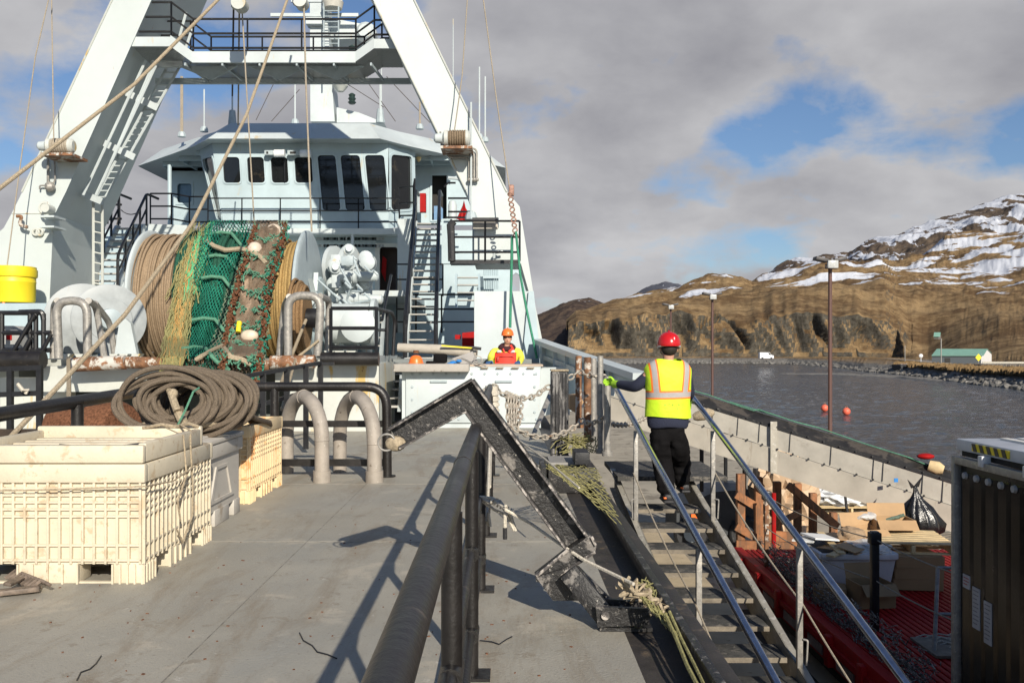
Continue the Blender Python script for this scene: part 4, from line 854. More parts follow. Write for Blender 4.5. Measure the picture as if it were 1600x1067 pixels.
# draped netting
def netmat(name, colA, colB, f, gap, knot, alpha=True):
    m = bpy.data.materials.new(name); m.use_nodes = True; t = m.node_tree; b = t.nodes['Principled BSDF']
    uv = N(t, 'ShaderNodeUVMap'); s = N(t, 'ShaderNodeSeparateXYZ'); 
    w = N(t, 'ShaderNodeTexNoise'); w.inputs['Scale'].default_value = 3; t.links.new(uv.outputs[0], w.inputs['Vector'])
    vm = N(t, 'ShaderNodeVectorMath', operation='MULTIPLY_ADD'); t.links.new(w.outputs['Color'], vm.inputs[0]); vm.inputs[1].default_value = (.10, .10, 0); t.links.new(uv.outputs[0], vm.inputs[2])
    t.links.new(vm.outputs[0], s.inputs[0]); u, v = s.outputs[0], s.outputs[1]
    def strand(x): fr_ = M(t, 'FRACT', M(t, 'MULTIPLY', x, f)); return M(t, 'ABSOLUTE', M(t, 'SUBTRACT', fr_, .5))
    a = strand(M(t, 'ADD', M(t, 'MULTIPLY', u, 1.5), v)); c = strand(M(t, 'SUBTRACT', M(t, 'MULTIPLY', u, 1.5), v))
    mn = M(t, 'MINIMUM', a, c); al = M(t, 'LESS_THAN', mn, gap)
    n = NOISE(t, uv.outputs[0], 6, 6, .7); n2 = NOISE(t, uv.outputs[0], 60, 3, .7)
    col = MIX(t, RAMP(t, n, .35, .65), colA, colB); col = MIX(t, M(t, 'MULTIPLY', RAMP(t, n2, .4, .65), .45), col, tuple(x*.3 for x in colA))
    t.links.new(col, b.inputs['Base Color']); b.inputs['Roughness'].default_value = .9; b.inputs['Specular IOR Level'].default_value = .15
    if alpha: t.links.new(al, b.inputs['Alpha'])
    bn = N(t, 'ShaderNodeBump'); bn.inputs['Strength'].default_value = 1; bn.inputs['Distance'].default_value = .03
    t.links.new(M(t, 'SUBTRACT', .5, mn), bn.inputs['Height']); t.links.new(bn.outputs[0], b.inputs['Normal']); return m
def sheet(name, fn, nu, nv, mt, parent, uvs=(1, 1), thick=0.0):
    me = bpy.data.meshes.new(name); vs = [fn(i/nu, j/nv) for j in range(nv+1) for i in range(nu+1)]
    fs = [(j*(nu+1)+i, j*(nu+1)+i+1, (j+1)*(nu+1)+i+1, (j+1)*(nu+1)+i) for j in range(nv) for i in range(nu)]
    me.from_pydata(vs, [], fs); ul = me.uv_layers.new(name='UVMap')
    for l in me.loops:
        k = l.vertex_index; ul.data[l.index].uv = ((k % (nu+1))/nu*uvs[0], (k//(nu+1))/nv*uvs[1])
    return finish(me, name, mt, parent, True, 180)
prof_y = [344, 352, 366, 392, 430, 470, 510, 545, 580, 612]
def dep(v, bulge):                                        # distance of the drape along its fall
    y = 344+v*262; zz_ = (468-y)/RD*0+0
    h = (468-y)*RD/F; R = 1.43+bulge
    if h > 0: return RD-sqrt(max(0.0, R*R-h*h)) if h < R else RD-.05
    return RD-R-(-h)*.45-max(0, y-530)*.085
def drape(xl, xr, b0, amp, sc):
    def f(u, v):
        y = 344+v*262
        x0 = interp(xl, y); x1 = interp(xr, y); px = x0+(x1-x0)*u+5*noise.noise(Vector((y*.03+b0*40, u*2, 1)))*(1 if sc > .04 else .6)
        n = noise.noise(Vector((px*sc, y*sc*.6, b0*9)))
        D = max(15.75, dep(v, b0+amp*(n+.35*sin(u*9+v*5)+.3*sin(pi*u))))
        q = P(px, y, D); q.z = EYE-(y-VY)*RD/F+(0 if y < 500 else (y-500)*.0) if D > 18.3 else q.z*1.0
        return P(px, y, D)
    return f
grn = netmat('green_trawl_net', (.015, .20, .135), (.03, .27, .18), 11, .13, 0)
tan = netmat('tan_codend_net', (.30, .21, .14), (.42, .33, .24), 20, .22, 0)
olive = netmat('dark_green_netting', (.01, .07, .05), (.02, .11, .07), 9, .15, 0)
net = thing('trawl_net', 'green and tan trawl netting draped over the big reel', 'net', P(350, 590, 18))
XL = [(344, 325), (380, 305), (450, 300), (520, 283), (575, 266), (606, 330)]; XR = [(344, 385), (380, 395), (450, 372), (520, 350), (575, 345), (606, 360)]
sheet('green_netting', drape(XL, XR, .06, .26, .05), 60, 90, grn, net, (1.0, 2.9)); sheet('green_netting', drape(XL, XR, -.07, .08, .04), 50, 80, olive, net, (1, 3.2))
XL2 = [(344, 372), (380, 385), (450, 355), (520, 335), (575, 318), (606, 322)]; XR2 = [(344, 452), (380, 445), (450, 425), (520, 420), (575, 412), (606, 405)]
sheet('loose_netting', drape(XL2, XR2, .09, .12, .05), 60, 90, netmat('grey_green_netting', (.10, .22, .15), (.25, .24, .17), 10, .14, 0), net, (1.1, 3.2))
XL3 = [(344, 400), (380, 398), (450, 377), (520, 362), (575, 350), (606, 352)]; XR3 = [(344, 436), (380, 432), (450, 412), (520, 408), (575, 398), (606, 392)]
sheet('tan_cod_end', drape(XL3, XR3, .20, .10, .05), 50, 90, tan, net, (1.0, 3.6)); sheet('tan_cod_end', drape(XL3, XR3, .16, .09, .05), 50, 90, mat('tan_backing', (.30, .215, .15), .95, var=.4, vs=20), net, (1.0, 3.6))
def surf(px, y, off=.22): v = (y-344)/262; return P(px, y, max(15.6, dep(v, off)))
def ropeover(pts, r, m, name, off=.2, jit=0.0, seg=7, parent=net):
    out = []
    for (a, b2), (c, d) in zip(pts, pts[1:]):
        for k in range(6): out.append((a+(c-a)*k/6+random.uniform(-jit, jit), b2+(d-b2)*k/6+random.uniform(-jit, jit)))
    out.append(pts[-1]); return MB().tube([surf(x, y, off) for x, y in out], r, seg).build(name, m, parent)
def chafe(edge, m, n, w, name):
    mb = MB()
    for i in range(n):
        t = random.random(); y = 350+t*248; x = interp(edge, y)+random.gauss(0, w)
        s = surf(x, y, .18+random.random()*.12); pts = [s]
        for k in range(3): pts.append(pts[-1]+V(random.uniform(-.035, .035), random.uniform(-.05, .02), random.uniform(-.06, .04)))
        mb.tube(pts, random.uniform(.010, .020), 5)
    return mb.build(name, m, net)
e1 = [(344, 402), (380, 392), (450, 370), (520, 355), (606, 345)]; e2 = [(344, 447), (380, 440), (450, 420), (520, 412), (606, 400)]
chafe(e1, brownchafe, 520, 1.2, 'chafing_gear'); chafe(e2, brownchafe, 480, 1.2, 'chafing_gear'); chafe(e1, palegreen, 110, 4, 'frayed_twine'); chafe(e2, tealrope, 170, 4.5, 'frayed_twine')
m = MB()
for i in range(9):                                       # green ruffles across the cod end
    y = 366+i*27; x0 = interp(XL3, y)-2; x1 = interp(XR3, y)+3
    for k in range(26):
        t = random.random(); x = x0+(x1-x0)*t; s = surf(x, y+10*sin(t*3.1)+random.gauss(0, 1.8), .24); pts = [s]
        for q in range(3): pts.append(pts[-1]+V(random.uniform(-.06, .06), random.uniform(-.06, .02), random.uniform(-.06, .04)))
        m.tube(pts, .013, 5)
m.build('green_ruffles', palegreen, net)
for i, (a, yy) in enumerate(((326, 366), (318, 402), (312, 435), (300, 500), (285, 545))):
    ropeover([(a, yy), (a+18, yy-3), (a+36, yy-1), (a+48, yy+14), (a+58, yy+24), (a+72, yy+10)], .035, palegreen, 'lacing_rope', .16)
ropeover([(322, 376), (335, 385), (352, 391), (375, 389), (388, 392), (405, 400), (416, 412)], .05, tanrope, 'tan_lacing_rope', .25)
ropeover([(306, 562), (330, 548), (348, 540)], .04, tanrope, 'tan_lacing_rope', .22); ropeover([(350, 544), (360, 558), (378, 562), (394, 570)], .05, tanrope, 'tan_lacing_rope', .3)
MB().ball(surf(390, 525, .25), .18, 18, (1, .6, .7)).build('float', flat('off_white_float', (.62, .52, .40), .5), net); MB().ball(surf(398, 390, .2), .16, 14).build('float', flat('cream_float', (.6, .5, .4), .5), net); MB().ball(surf(428, 362, .1), .17, 14).build('float', flat('cream_float', (.6, .5, .4), .5), net)
MB().tube([surf(374, 503, .32), surf(372, 519, .32)], .05, 8).build('yellow_tag', yellowp, net)
# shaggy yellow green fibres
def shag(n, m, xs, ys, dx, name, L=1.0):
    mb = MB()
    for i in range(n):
        x = random.uniform(*xs); y = random.uniform(*ys); ln = random.uniform(25, 60); o_ = random.uniform(.02, .16); pts = []; w_ = random.gauss(0, 5); ph_ = random.random()*6
        for k in range(8):
            yy = y+ln*k/7; pts.append(surf(x-(yy-350)*.20-5*sin(max(0, yy-350)/75)+w_*k/7+2.5*sin(ph_+yy*.09)+random.gauss(0, .8), yy, o_+random.uniform(-.015, .015)))
        mb.tube(pts, random.choice((.006, .009, .013)), 4)
    return mb.build(name, m, net)
shag(520, yellownet, (298, 332), (346, 545), 0, 'yellow_twine_fringe'); shag(160, ropemat('bright_green_twine', (.12, .42, .20)), (312, 332), (346, 420), 0, 'green_twine_fringe'); shag(160, ropemat('orange_tan_twine', (.45, .28, .10)), (305, 322), (370, 530), 0, 'tan_twine_fringe')
# second reel with grey-blue disc right
cr = thing('cable_reel', 'pale blue disc reel behind the right steel frame', 'cable reel', P(505, 540, 21))
MB().lathe(P(497, 495, 20.9), (1, 0, 0), [(0, .9), (.06, .92), (.10, .88), (.11, .2)], 40).build('flange', bluewhite, cr); MB().lathe(P(488, 495, 20.9), (1, 0, 0), [(0, .35), (.5, .35)], 20).build('hub', white, cr)
br = thing('rope_reel', 'narrow reel packed with brown rope inside the right steel frame', 'rope reel', P(472, 556, 18.3))
wound(P(460, 0, 18.3).x, P(478, 0, 18.3).x, .68, .035, ropemat('brown_reel_rope', (.26, .16, .08), .45, 50), 8, 'rope_pack', .05, br, 18.3, P(0, 497, 18.3).z)
MB().lathe(P(480, 497, 18.3), (1, 0, 0), [(0, .2), (.25, .2), (.26, .1)], 20).build('hub', railblack, br)
# pipe frames
def pframe(label, pts, D, extra):
    t0 = thing('pipe_stand', label, 'pipe stand', P(pts[0][0], pts[0][1], D))
    MB().tube(arc([P(x, y, D) for x, y in pts], .25), .075, 12).build('frame_pipe', galv, t0)
    for q in extra: MB().tube(arc([P(x, y, d) for x, y, d in q], .2), .06, 10).build('leg', galv, t0)
    return t0
pframe('bent steel pipe frame in front of the grey cable reels', [(92, 560), (88, 470), (136, 470), (137, 560)], 16.3, [[(90, 470, 16.3), (84, 478, 17), (83, 560, 17)], [(138, 470, 16.3), (150, 478, 16.8), (163, 558, 16.8)], [(148, 474, 16.8), (172, 505, 17.5), (180, 560, 17.5)]])
pframe('bent steel pipe frame around the brown rope reel', [(450, 556, ), (450, 462), (502, 462), (496, 556)][0:4], 16.3, [[(452, 464, 16.3), (444, 478, 17.2), (436, 556, 17.2)], [(500, 463, 16.3), (514, 468, 17.2), (512, 556, 17.2)]])
# grey cable reels (left)
for k, (cx_, cy_, r_, lab) in enumerate(((131, 500, 57, 'left grey disc cable reel behind the left pipe frame'), (171, 499, 55, 'right grey disc cable reel behind the left pipe frame'))):
    t0 = thing('cable_reel', lab, 'cable reel', P(cx_, 556, 18.6-k*.5)); D = 18.6-k*.5; c = P(cx_, cy_, D); R = r_*D/F
    ax = V(.50, -.86, 0)
    MB().lathe(c-ax*.1, ax, [(0, R*.98), (.05, R), (.09, R), (.10, R*.97), (.10, R*.62), (.11, R*.6), (.11, R*.2)], 48).build('flange', flat('grey_disc', (.32, .345, .35), .5, spot=(.3, .25, .2), sa=.04), t0)
    MB().lathe(c+ax*.0, ax, [(0, .22), (.25, .2), (.28, .1)], 24).build('hub', zincgrey, t0)
    MB().lathe(c-ax*.5, ax, [(0, R*.8), (.4, R*.8)], 36).build('cable_pack', darkrope, t0)
MB().prism([P(178, 560, 17.4), P(186, 505, 17.4), P(196, 498, 17.4), P(204, 505, 17.4), P(215, 560, 17.4)], (0, .12, 0)).build('bearing_stand', white, st, False)
# yellow drum
yd = thing('yellow_drum', 'yellow lidded plastic drum on the ledge at the left edge', 'drum', P(26, 473, 19.8)); c = P(22, 473, 19.8); r = .43
MB().lathe(c, (0, 0, 1), [(0, r*.93), (.05, r*.98), (.42, r), (.44, r*1.02), (.46, r), (.55, r)], 36).build('body', yellowp, yd)
MB().lathe(c+V(0, 0, .55), (0, 0, 1), [(0, r*1.06), (.04, r*1.08), (.16, r*1.08), (.17, r*1.03), (.22, r*1.03), (.23, r*.97)], 36).build('lid', yellowp, yd)
t0 = tag(MB().bx(P(-60, 0, 19.2).x, P(80, 0, 19.2).x, 19.25, 20.9, P(0, 560, 19.2).z, P(0, 473.5, 19.2).z).build('drum_ledge', bluewhite, None, False), 'pale blue steel ledge carrying the yellow drum', 'ledge')
# grey bollard locker and black rail left
lk = thing('grey_locker', 'rounded grey cover with a red label behind the black railing at far left', 'locker', P(14, 560, 17.6))
MB().prism([P(x, y, 17.4) for x, y in ((-4, 562), (-6, 515), (4, 509), (20, 509), (30, 518), (33, 562))], (0, .6, 0)).build('cover', flat('grey_cover', (.36, .36, .35), .7, bump=.5, bs=10), lk, False)
panel('label_plate', [(10, 521), (10, 531), (18, 531), (18, 521)], 17.38, .015, redp, lk)
rail2 = thing('side_railing', 'black railing with diagonal braces at the far left edge', 'railing', P(40, 560, 16.8))
m = MB()
for y in (489, 520, 547): m.tube([P(-30, y, 16.9), P(62 if y < 500 else 79, y, 16.9)], .045, 8)
for x in (3, 47, 56, 68): m.tube([P(x, 490, 16.9), P(x, 560, 16.9)], .045, 8)
m.tube(arc([P(30, 488, 16.9), P(66, 487, 16.9), P(68, 500, 16.9)], .1), .05, 8)
for a, b2 in (((54, 492), (14, 560)), ((48, 528), (30, 560)), ((80, 522), (60, 560))): m.tube([P(*a, 16.8), P(*b2, 16.8)], .04, 8)
m.build('rail_bars', railblack, rail2)
# black railing right of reel
br2 = thing('deck_railing', 'black railing in front of the white winch, right of the net reel', 'railing', P(550, 555, 16.4))
rail('front_run', [P(517, 556, 16.5), P(588, 556, 16.5)], (.86, .50, .15), .85, .035, railblack, br2)
m = MB()
m.tube(arc([P(588, 482, 16.5), P(612, 488, 17.8), P(617, 500, 18), P(614, 556, 18)], .2), .035, 8); m.tube([P(588, 515, 16.5), P(606, 516, 18)], .03, 6); m.tube([P(605, 487, 17.6), P(604, 556, 17.6)], .035, 8); m.build('side_run', railblack, br2)
m = MB()
for x0, x1 in ((611, 597), (574, 562), (570, 556)): m.tube([P(x0, 430, 24), P(x1, 500, 21)], .035, 6)
m.build('stair_rails', railblack, br2)
# winches (white machinery)
wn = thing('trawl_winch', 'white painted hydraulic winch between the net reel and the doorway', 'winch', P(548, 555, 19.5))
def lath(c, D, prof, ax, m, nm, seg=24): return MB().lathe(P(*c, D), ax, prof, seg).build(nm, m, wn)
lath((516, 505), 19.4, [(0, .35), (.02, .42), (.85, .42), (.9, .52), (.98, .52), (1.0, .4)], (1, 0, 0), white, 'motor_drum')
lath((516, 420), 22, [(0, .42), (.06, .55), (.16, .55), (.2, .3), (.42, .3), (.46, .55), (.58, .55), (.6, .3)], (1, -.3, 0), white, 'upper_drum')
m = MB()
for x, D in ((524, 21.4), (548, 20.6), (572, 20.8)):
    c = P(x, 0, D); m.bx(c.x-.11, c.x+.11, D-.05, D+.25, 1.3, P(0, 398+(x-524)*.2, D).z, .02)
    for k in range(5): m.lathe(V(c.x, D-.05, 1.75+k*.42), (0, -1, 0), [(0, .15), (.04, .17), (.16, .17), (.2, .11), (.30, .10), (.32, .05)], 14)
for y, L in ((432, .9), (468, 1.0), (520, .9)): m.lathe(P(526, y, 20.3), (1, 0, 0), [(0, .07), (.1, .13), (L*.4, .13), (L*.42, .17), (L*.5, .17), (L*.52, .11), (L, .11), (L+.04, .05)], 16)
m.build('valve_columns', white, wn); m = MB(); random.seed(5)
for i in range(16):
    c = P(random.uniform(523, 580), random.uniform(388, 535), random.uniform(19.6, 22)); k = random.random()
    if k < .4: m.lathe(c, (random.choice((0, 1)), -.6, random.choice((0, 1))), [(0, .12), (.1, .16), (.3, .16), (.34, .1)], 14)
    elif k < .75: m.box(c, (random.uniform(.15, .4), .3, random.uniform(.15, .45)), None, .02)
    else: m.lathe(c, (.2, -1, .1), [(0, .09), (.03, .13), (.10, .13), (.13, .08), (.22, .07)], 12)
build_each(m, 'hydraulic_fitting', white, wn)
m = MB()
for i in range(16):
    a = P(random.uniform(518, 575), random.uniform(400, 540), 19.4); b2 = a+V(random.uniform(-.4, .4), .2, random.uniform(-.7, .3)); m.tube(arc([a, a+V(.15, 0, -.15), b2+V(-.1, 0, .1), b2], .08), .025, 6)
m.build('hoses', zincgrey, wn)
lath((562, 508), 18.9, [(0, .2), (.1, .34), (.25, .36), (.3, .2)], (0, -1, 0), white, 'gear_housing')
m = MB(); m.box(P(543, 408, 19.5), (.25, .1, .2), None, .01); m.build('control_panel', zincgrey, wn)
# left machinery between reels: hoses and orange floats
w2 = thing('hydraulic_winch', 'white hydraulic winch between the grey cable reels and the net reel', 'winch', P(225, 555, 20))
m = MB(); m.lathe(P(212, 452, 20.5), (1, 0, 0), [(0, .2), (.05, .3), (.5, .3), (.55, .22)], 20); m.box(P(226, 520, 20.2), (.5, .6, 1.0), None, .03); m.lathe(P(219, 520, 19.7), (0, -1, 0), [(0, .1), (.1, .1)], 12)
for i in range(12): m.box(P(random.uniform(200, 240), random.uniform(480, 545), 19.8), (.2, .2, .2), None, .03)
m.torus(P(216, 524, 19.4), .28, .06, (1, -.4, 0), 20, 8); m.build('winch_body', white, w2)
m = MB()
for i in range(8): a = P(203+i*3.5, 500, 19.3); m.tube(arc([a, a+V(.05, -.1, -.3), a+V(.2, 0, -.4), a+V(.15, 0, -.7)], .1), .022, 6)
m.build('hoses', darkrope, w2)
for k, (x, ys, yt) in enumerate(((206, 466, 492), (217, 471, 502))):
    m = MB()
    for j in range(5): m.tube([P(x-4+j*2, ys, 18.8), P(x-4+j*2+random.uniform(-1, 1), yt, 18.7)], .035, 6)
    tag(m.build('orange_work_glove' if 0 else 'orange_rope_hank', orange), ('left' if k == 0 else 'right')+' orange hank hanging left of the net reel', 'rope hank')
# green netting spilling under the reel plus ropes
sheet('net_spill', lambda u, v: P(378+u*34-v*8, 590+v*40, 15.8+.3*sin(u*9)*v), 20, 20, grn, net, (.6, .7))
sheet('net_spill', lambda u, v: P(150+u*45-v*18, 640+v*35-u*35, 11.5+.25*sin(u*8+v*5)), 20, 16, grn, net, (.4, .4))
# ================================================================ FOREGROUND ON OUR DECK
random.seed(11)
# --- ribbed bulk bins
def ribbed(mb, x0, x1, y0, y1, z0, z1, face, nv, zs, rw=.016, rd=.022):
    """ribs on one face of a bin: face 'front' (-Y) or 'side' (+X)"""
    for i in range(nv+1):
        t = i/nv
        if face == 'front': x = x0+(x1-x0)*t; mb.bx(x-rw/2, x+rw/2, y0-rd, y0+.004, z0, z1, .003)
        else: y = y0+(y1-y0)*t; mb.bx(x1-.004, x1+rd, y-rw/2, y+rw/2, z0, z1, .003)
    for z in zs:
        if face == 'front': mb.bx(x0, x1, y0-rd*.8, y0+.004, z-rw/2, z+rw/2, .003)
        else: mb.bx(x1-.004, x1+rd*.8, y0, y1, z-rw/2, z+rw/2, .003)
def bin_(name, label, x0, x1, y0, y1, zr, m, ribs=True, lid=False):
    t0 = thing(name, label, 'bin', ((x0+x1)/2, (y0+y1)/2, 0)); fz = .125; rim = .12
    b = MB(); w = .05
    b.bx(x0+.03, x1-.03, y0+.03, y0+.03+w, fz, zr); b.bx(x0+.03, x1-.03, y1-.03-w, y1-.03, fz, zr); b.bx(x0+.03, x0+.03+w, y0+.03+w, y1-.03-w, fz, zr); b.bx(x1-.03-w, x1-.03, y0+.03+w, y1-.03-w, fz, zr); b.bx(x0+.08, x1-.08, y0+.08, y1-.08, fz, fz+.06)
    b.build('shell', m, t0)
    if ribs:
        b = MB(); zs = [.15, .245, .43, .475, .52, .565, .61, .645]
        zs = [z for z in zs if z < zr-rim]
        ribbed(b, x0+.035, x1-.035, y0+.03, y1-.03, fz, zr-rim+.01, 'front', 16, zs); ribbed(b, x0+.035, x1-.03, y0+.035, y1-.035, fz, zr-rim+.01, 'side', 17, zs)
        b.build('ribs', m, t0)
    else:
        b = MB()
        for (ya, yb, za, zb_) in ((.2, .8, .2, .5),):
            L = y1-y0; b.prism([V(x1-.035, y0+L*.2, .2), V(x1-.035, y0+L*.8, .2), V(x1-.035, y0+L*.65, .5), V(x1-.035, y0+L*.35, .5)], (.02, 0, 0), [[V(x1-.035, y0+L*.27, .225), V(x1-.035, y0+L*.73, .225), V(x1-.035, y0+L*.62, .475), V(x1-.035, y0+L*.38, .475)]])
        b.build('ribs', m, t0)
    b = MB(); zl = zr-rim
    b.bx(x0, x1, y0, y0+.06, zl, zr, .01); b.bx(x0, x1, y1-.06, y1, zl, zr, .01); b.bx(x0, x0+.06, y0+.058, y1-.058, zl+.001, zr-.001, .01); b.bx(x1-.06, x1, y0+.058, y1-.058, zl+.001, zr-.001, .01)
    b.build('rim', m, t0)
    W = x1-x0; L = y1-y0
    for fx, fw in ((x0+.02, .19), (x0+W/2-.19, .38), (x1-.21, .19)):
        for fy, fl in ((y0+.02, .19), (y0+L/2-.2, .40), (y1-.21, .19)):
            b = MB(); b.bx(fx, fx+fw, fy, fy+fl, 0, fz+.01, .008)
            if ribs:
                for k in range(5): x = fx+fw*k/4; b.bx(x-.006, x+.006, fy-.014, fy+.004, 0, fz) if fy < y0+.05 else None
                for k in range(5): y = fy+fl*k/4; b.bx(fx+fw-.004, fx+fw+.014, y-.006, y+.006, 0, fz) if fx > x1-.3 else None
            b.build('foot', m, t0)
    if ribs:
        b = MB()
        for s in ((x0+.21, x0+W/2-.19), (x0+W/2+.19, x1-.21)): b.bx(s[0], s[1], y0+.03, y0+.06, 0, .012)
        b.build('skid', m, t0)
    if lid:
        b = MB(); b.bx(x0-.01, x1+.01, y0-.01, y1+.01, zr+.002, zr+.045, .012); b.bx(x0+.1, x1-.1, y0+.1, y1-.1, zr+.04, zr+.06, .01); b.build('lid', m, t0)
    return t0
bin_('bulk_bin', 'nearest big white ribbed plastic bin with a tray frame on top', -3.55, -2.30, 5.80, 7.16, .765, tote)
# tray frame lying on the bin
x0, x1, y0, y1 = -3.55, -2.31, 5.80, 6.95
tf = thing('tray_frame', 'dirty white shallow plastic tray lying upside on the nearest ribbed bin', 'tray', (-2.9, 6.4, .77))
b = MB(); za, zc = .77, .885
b.bx(x0, x1, y0, y0+.055, za, zc, .012); b.bx(x0, x1, y1-.055, y1, za, zc+.03, .012); b.bx(x0, x0+.055, y0+.05, y1-.05, za, zc, .012); b.bx(x1-.055, x1, y0+.05, y1-.05, za+.001, zc+.01, .012); b.build('frame', tote, tf)
b = MB(); b.bx(x0+.05, x1-.05, y0+.05, y1-.05, .775, .80)
for k in range(6): y = y0+.16+k*.16; b.bx(x0+.06, x1-.06, y, y+.07, .80, .835, .01)
b.build('ribbed_floor', tote, tf)
MB().tube([(-2.95, 6.02, .86), (-2.75, 6.0, .845), (-2.6, 6.05, .845), (-2.42, 6.12, .86)], .014, 6).build('strap', rubber, tf)
bin_('insulated_bin', 'smooth grey insulated bin with a lid, second in the row of bins', -3.65, -2.43, 7.32, 8.42, .70, toteg, False, True)
bin_('bulk_bin', 'orange stained ribbed plastic bin at the far end of the row of bins', -3.68, -2.46, 8.78, 10.06, .757, toteo)
# cord hanging over bins
m = MB(); m.tube([(-2.45, 6.85, .93), (-2.32, 6.7, .90), (-2.285, 6.6, .80), (-2.275, 6.62, .5), (-2.27, 6.60, .3), (-2.272, 6.4, .14), (-2.274, 6.3, .25)], .007, 6)
m.tube([(-2.5, 6.7, .92), (-2.3, 6.5, .88), (-2.272, 6.48, .6), (-2.27, 6.3, .45), (-2.272, 6.36, .3)], .006, 6)
m.tube([(-3.5, 5.768, .60), (-3.0, 5.767, .605), (-2.6, 5.767, .62), (-2.28, 5.767, .63), (-2.265, 6.2, .60), (-2.268, 6.8, .66)], .005, 6)
m.tube([(-2.75, 6.9, .9), (-2.6, 6.86, .93), (-2.5, 6.9, .91), (-2.38, 6.84, .94), (-2.33, 6.9, .91)], .012, 6)
tag(m.build('cord', tanrope), 'thin tan cord draped over the corner of the nearest ribbed bin', 'cord')
# --- coil of heavy rope on the bins
m = MB(); random.seed(3)
def loop(cx, cy, cz, rx, rz, tilt, yaw, r, ph=0, turns=1.0):
    pts = []; n = 40
    for i in range(n):
        a = 2*pi*i/n; p = V(cos(a)*rx, 0, sin(a)*rz)+V(0, .02*sin(3*a+ph), .012*sin(2*a+ph)); p.rotate(Matrix.Rotation(tilt, 3, 'X')); p.rotate(Matrix.Rotation(yaw, 3, 'Z')); pts.append(p+V(cx, cy, cz))
    m.tube(pts, r, 8, closed=True)
for i in range(15):                                      # rings leaning left-front to right
    t = i/14; loop(-2.84+.12*t+random.uniform(-.07, .07), 7.62+.25*t+random.uniform(-.05, .05), 1.06+random.uniform(-.04, .03), .42-.07*random.random()-.06*(i % 4), .29-.04*random.random()-.035*(i % 4), radians(-28+20*random.random()), radians(14-8*t), .0235, i)
for i in range(13):
    t = i/12; loop(-2.72+.14*t+random.uniform(-.06, .06), 7.9+.25*t, 1.04+random.uniform(-.04, .03), .50-.06*(i % 4)-.06*random.random(), .285-.035*(i % 4), radians(-30+10*random.random()), radians(-12-10*t), .0235, i*2)
coil = m.build('rope_coil', hose); tag(coil, 'big coil of heavy grey brown rope lying on the plastic bins', 'rope coil')
m = MB()
for k in range(4): m.tube([(-2.75+.07*k, 8.1, 1.15-.03*k), (-2.62+.07*k, 8.5, 1.0-.03*k), (-2.6+.05*k, 8.9, .88-.02*k), (-2.62+.06*k, 9.4, .74), (-2.7+.05*k, 9.9, .62)], .026, 8)
tag(m.build('rope_tail', hose), 'strands of heavy rope running from the coil down into the far orange stained bin', 'rope')
m = MB(); m.tube([P(225, 668, 7.9), P(260, 662, 7.75), P(300, 664, 7.7), P(330, 660, 7.8), P(345, 668, 7.9)], .035, 8); m.tube([P(275, 640, 7.6), P(284, 655, 7.55), P(290, 668, 7.6)], [.03, .035, .04], 8); m.tube([P(262, 605, 7.75), P(270, 622, 7.6), P(277, 642, 7.55)], [.02, .03, .032], 8)
m.ball(P(270, 615, 7.65), .045, 10); tag(m.build('rope_eye_splice', tanrope), 'tan eye splice with its thimble in the middle of the rope coil', 'rope end')
tag(MB().tube([P(302, 612, 7.5), P(290, 640, 7.45), P(276, 668, 7.5)], .009, 6).tube([P(302, 612, 7.5), P(311, 606, 7.6)], .009, 6).build('green_lashing', palegreen), 'thin green lashing tied across the rope coil', 'cord')
# --- U shaped pipes
def upipe(label, gl, gr, ztop):
    a, b2 = G(*gl), G(*gr); r = .082; t0 = thing('bent_vent_pipe', label, 'pipe', (a+b2)/2, 'upside down U pipes standing on the deck')
    R = (b2-a).length/2; c = (a+b2)/2; u = (b2-a).normalized(); zc = ztop-r-R
    pts = [a, V(a.x, a.y, zc)]+[V(c.x, c.y, zc)-u*R*cos(k*pi/14)+V(0, 0, R*sin(k*pi/14)) for k in range(1, 14)]+[V(b2.x, b2.y, zc), b2]
    MB().tube(pts, r, 24).build('pipe', castpipe, t0)
    m = MB(); m.tube([b2, b2+V(0, 0, .13)], r+.018, 24); m.build('collar', castpipe, t0)
    m = MB(); 
    for q in (a, b2): m.torus(q+V(0, 0, zc), r+.001, .006, (0, 0, 1), 24, 6)
    m.torus(c+V(0, 0, zc+R), r+.002, .006, u, 24, 6); m.build('weld_seam', castpipe, t0)
    return t0
upipe('left bent grey pipe beside the orange stained bin', (448, 739), (503, 753), 1.02)
upipe('right bent grey pipe beside the end of the black pipe rail', (531, 737), (585, 753), 1.02)
# --- black pipe barrier behind
t0 = thing('pipe_barrier', 'black pipe barrier behind the two bent grey pipes', 'railing', P(600, 745, 10.67))
D = 10.68
MB().tube(arc([P(365, 604, D), P(604, 604, D), P(605, 744, D)], .25, 8), .055, 16).build('top_pipe', pipeblack, t0)
MB().bx(P(380, 0, D).x, P(604, 0, D).x, D-.02, D+.02, P(0, 667, D).z, P(0, 657, D).z).bx(P(380, 0, D).x, P(604, 0, D).x, D-.02, D+.02, P(0, 728, D).z, P(0, 717, D).z).build('flat_rails', pipeblack, t0)
MB().tube([P(429, 604, D), P(429, 744, D)], .05, 12).build('post', pipeblack, t0)
MB().lathe(P(605, 744, D), (0, 0, 1), [(0, .10), (.012, .10)], 16).build('foot', pipeblack, t0)
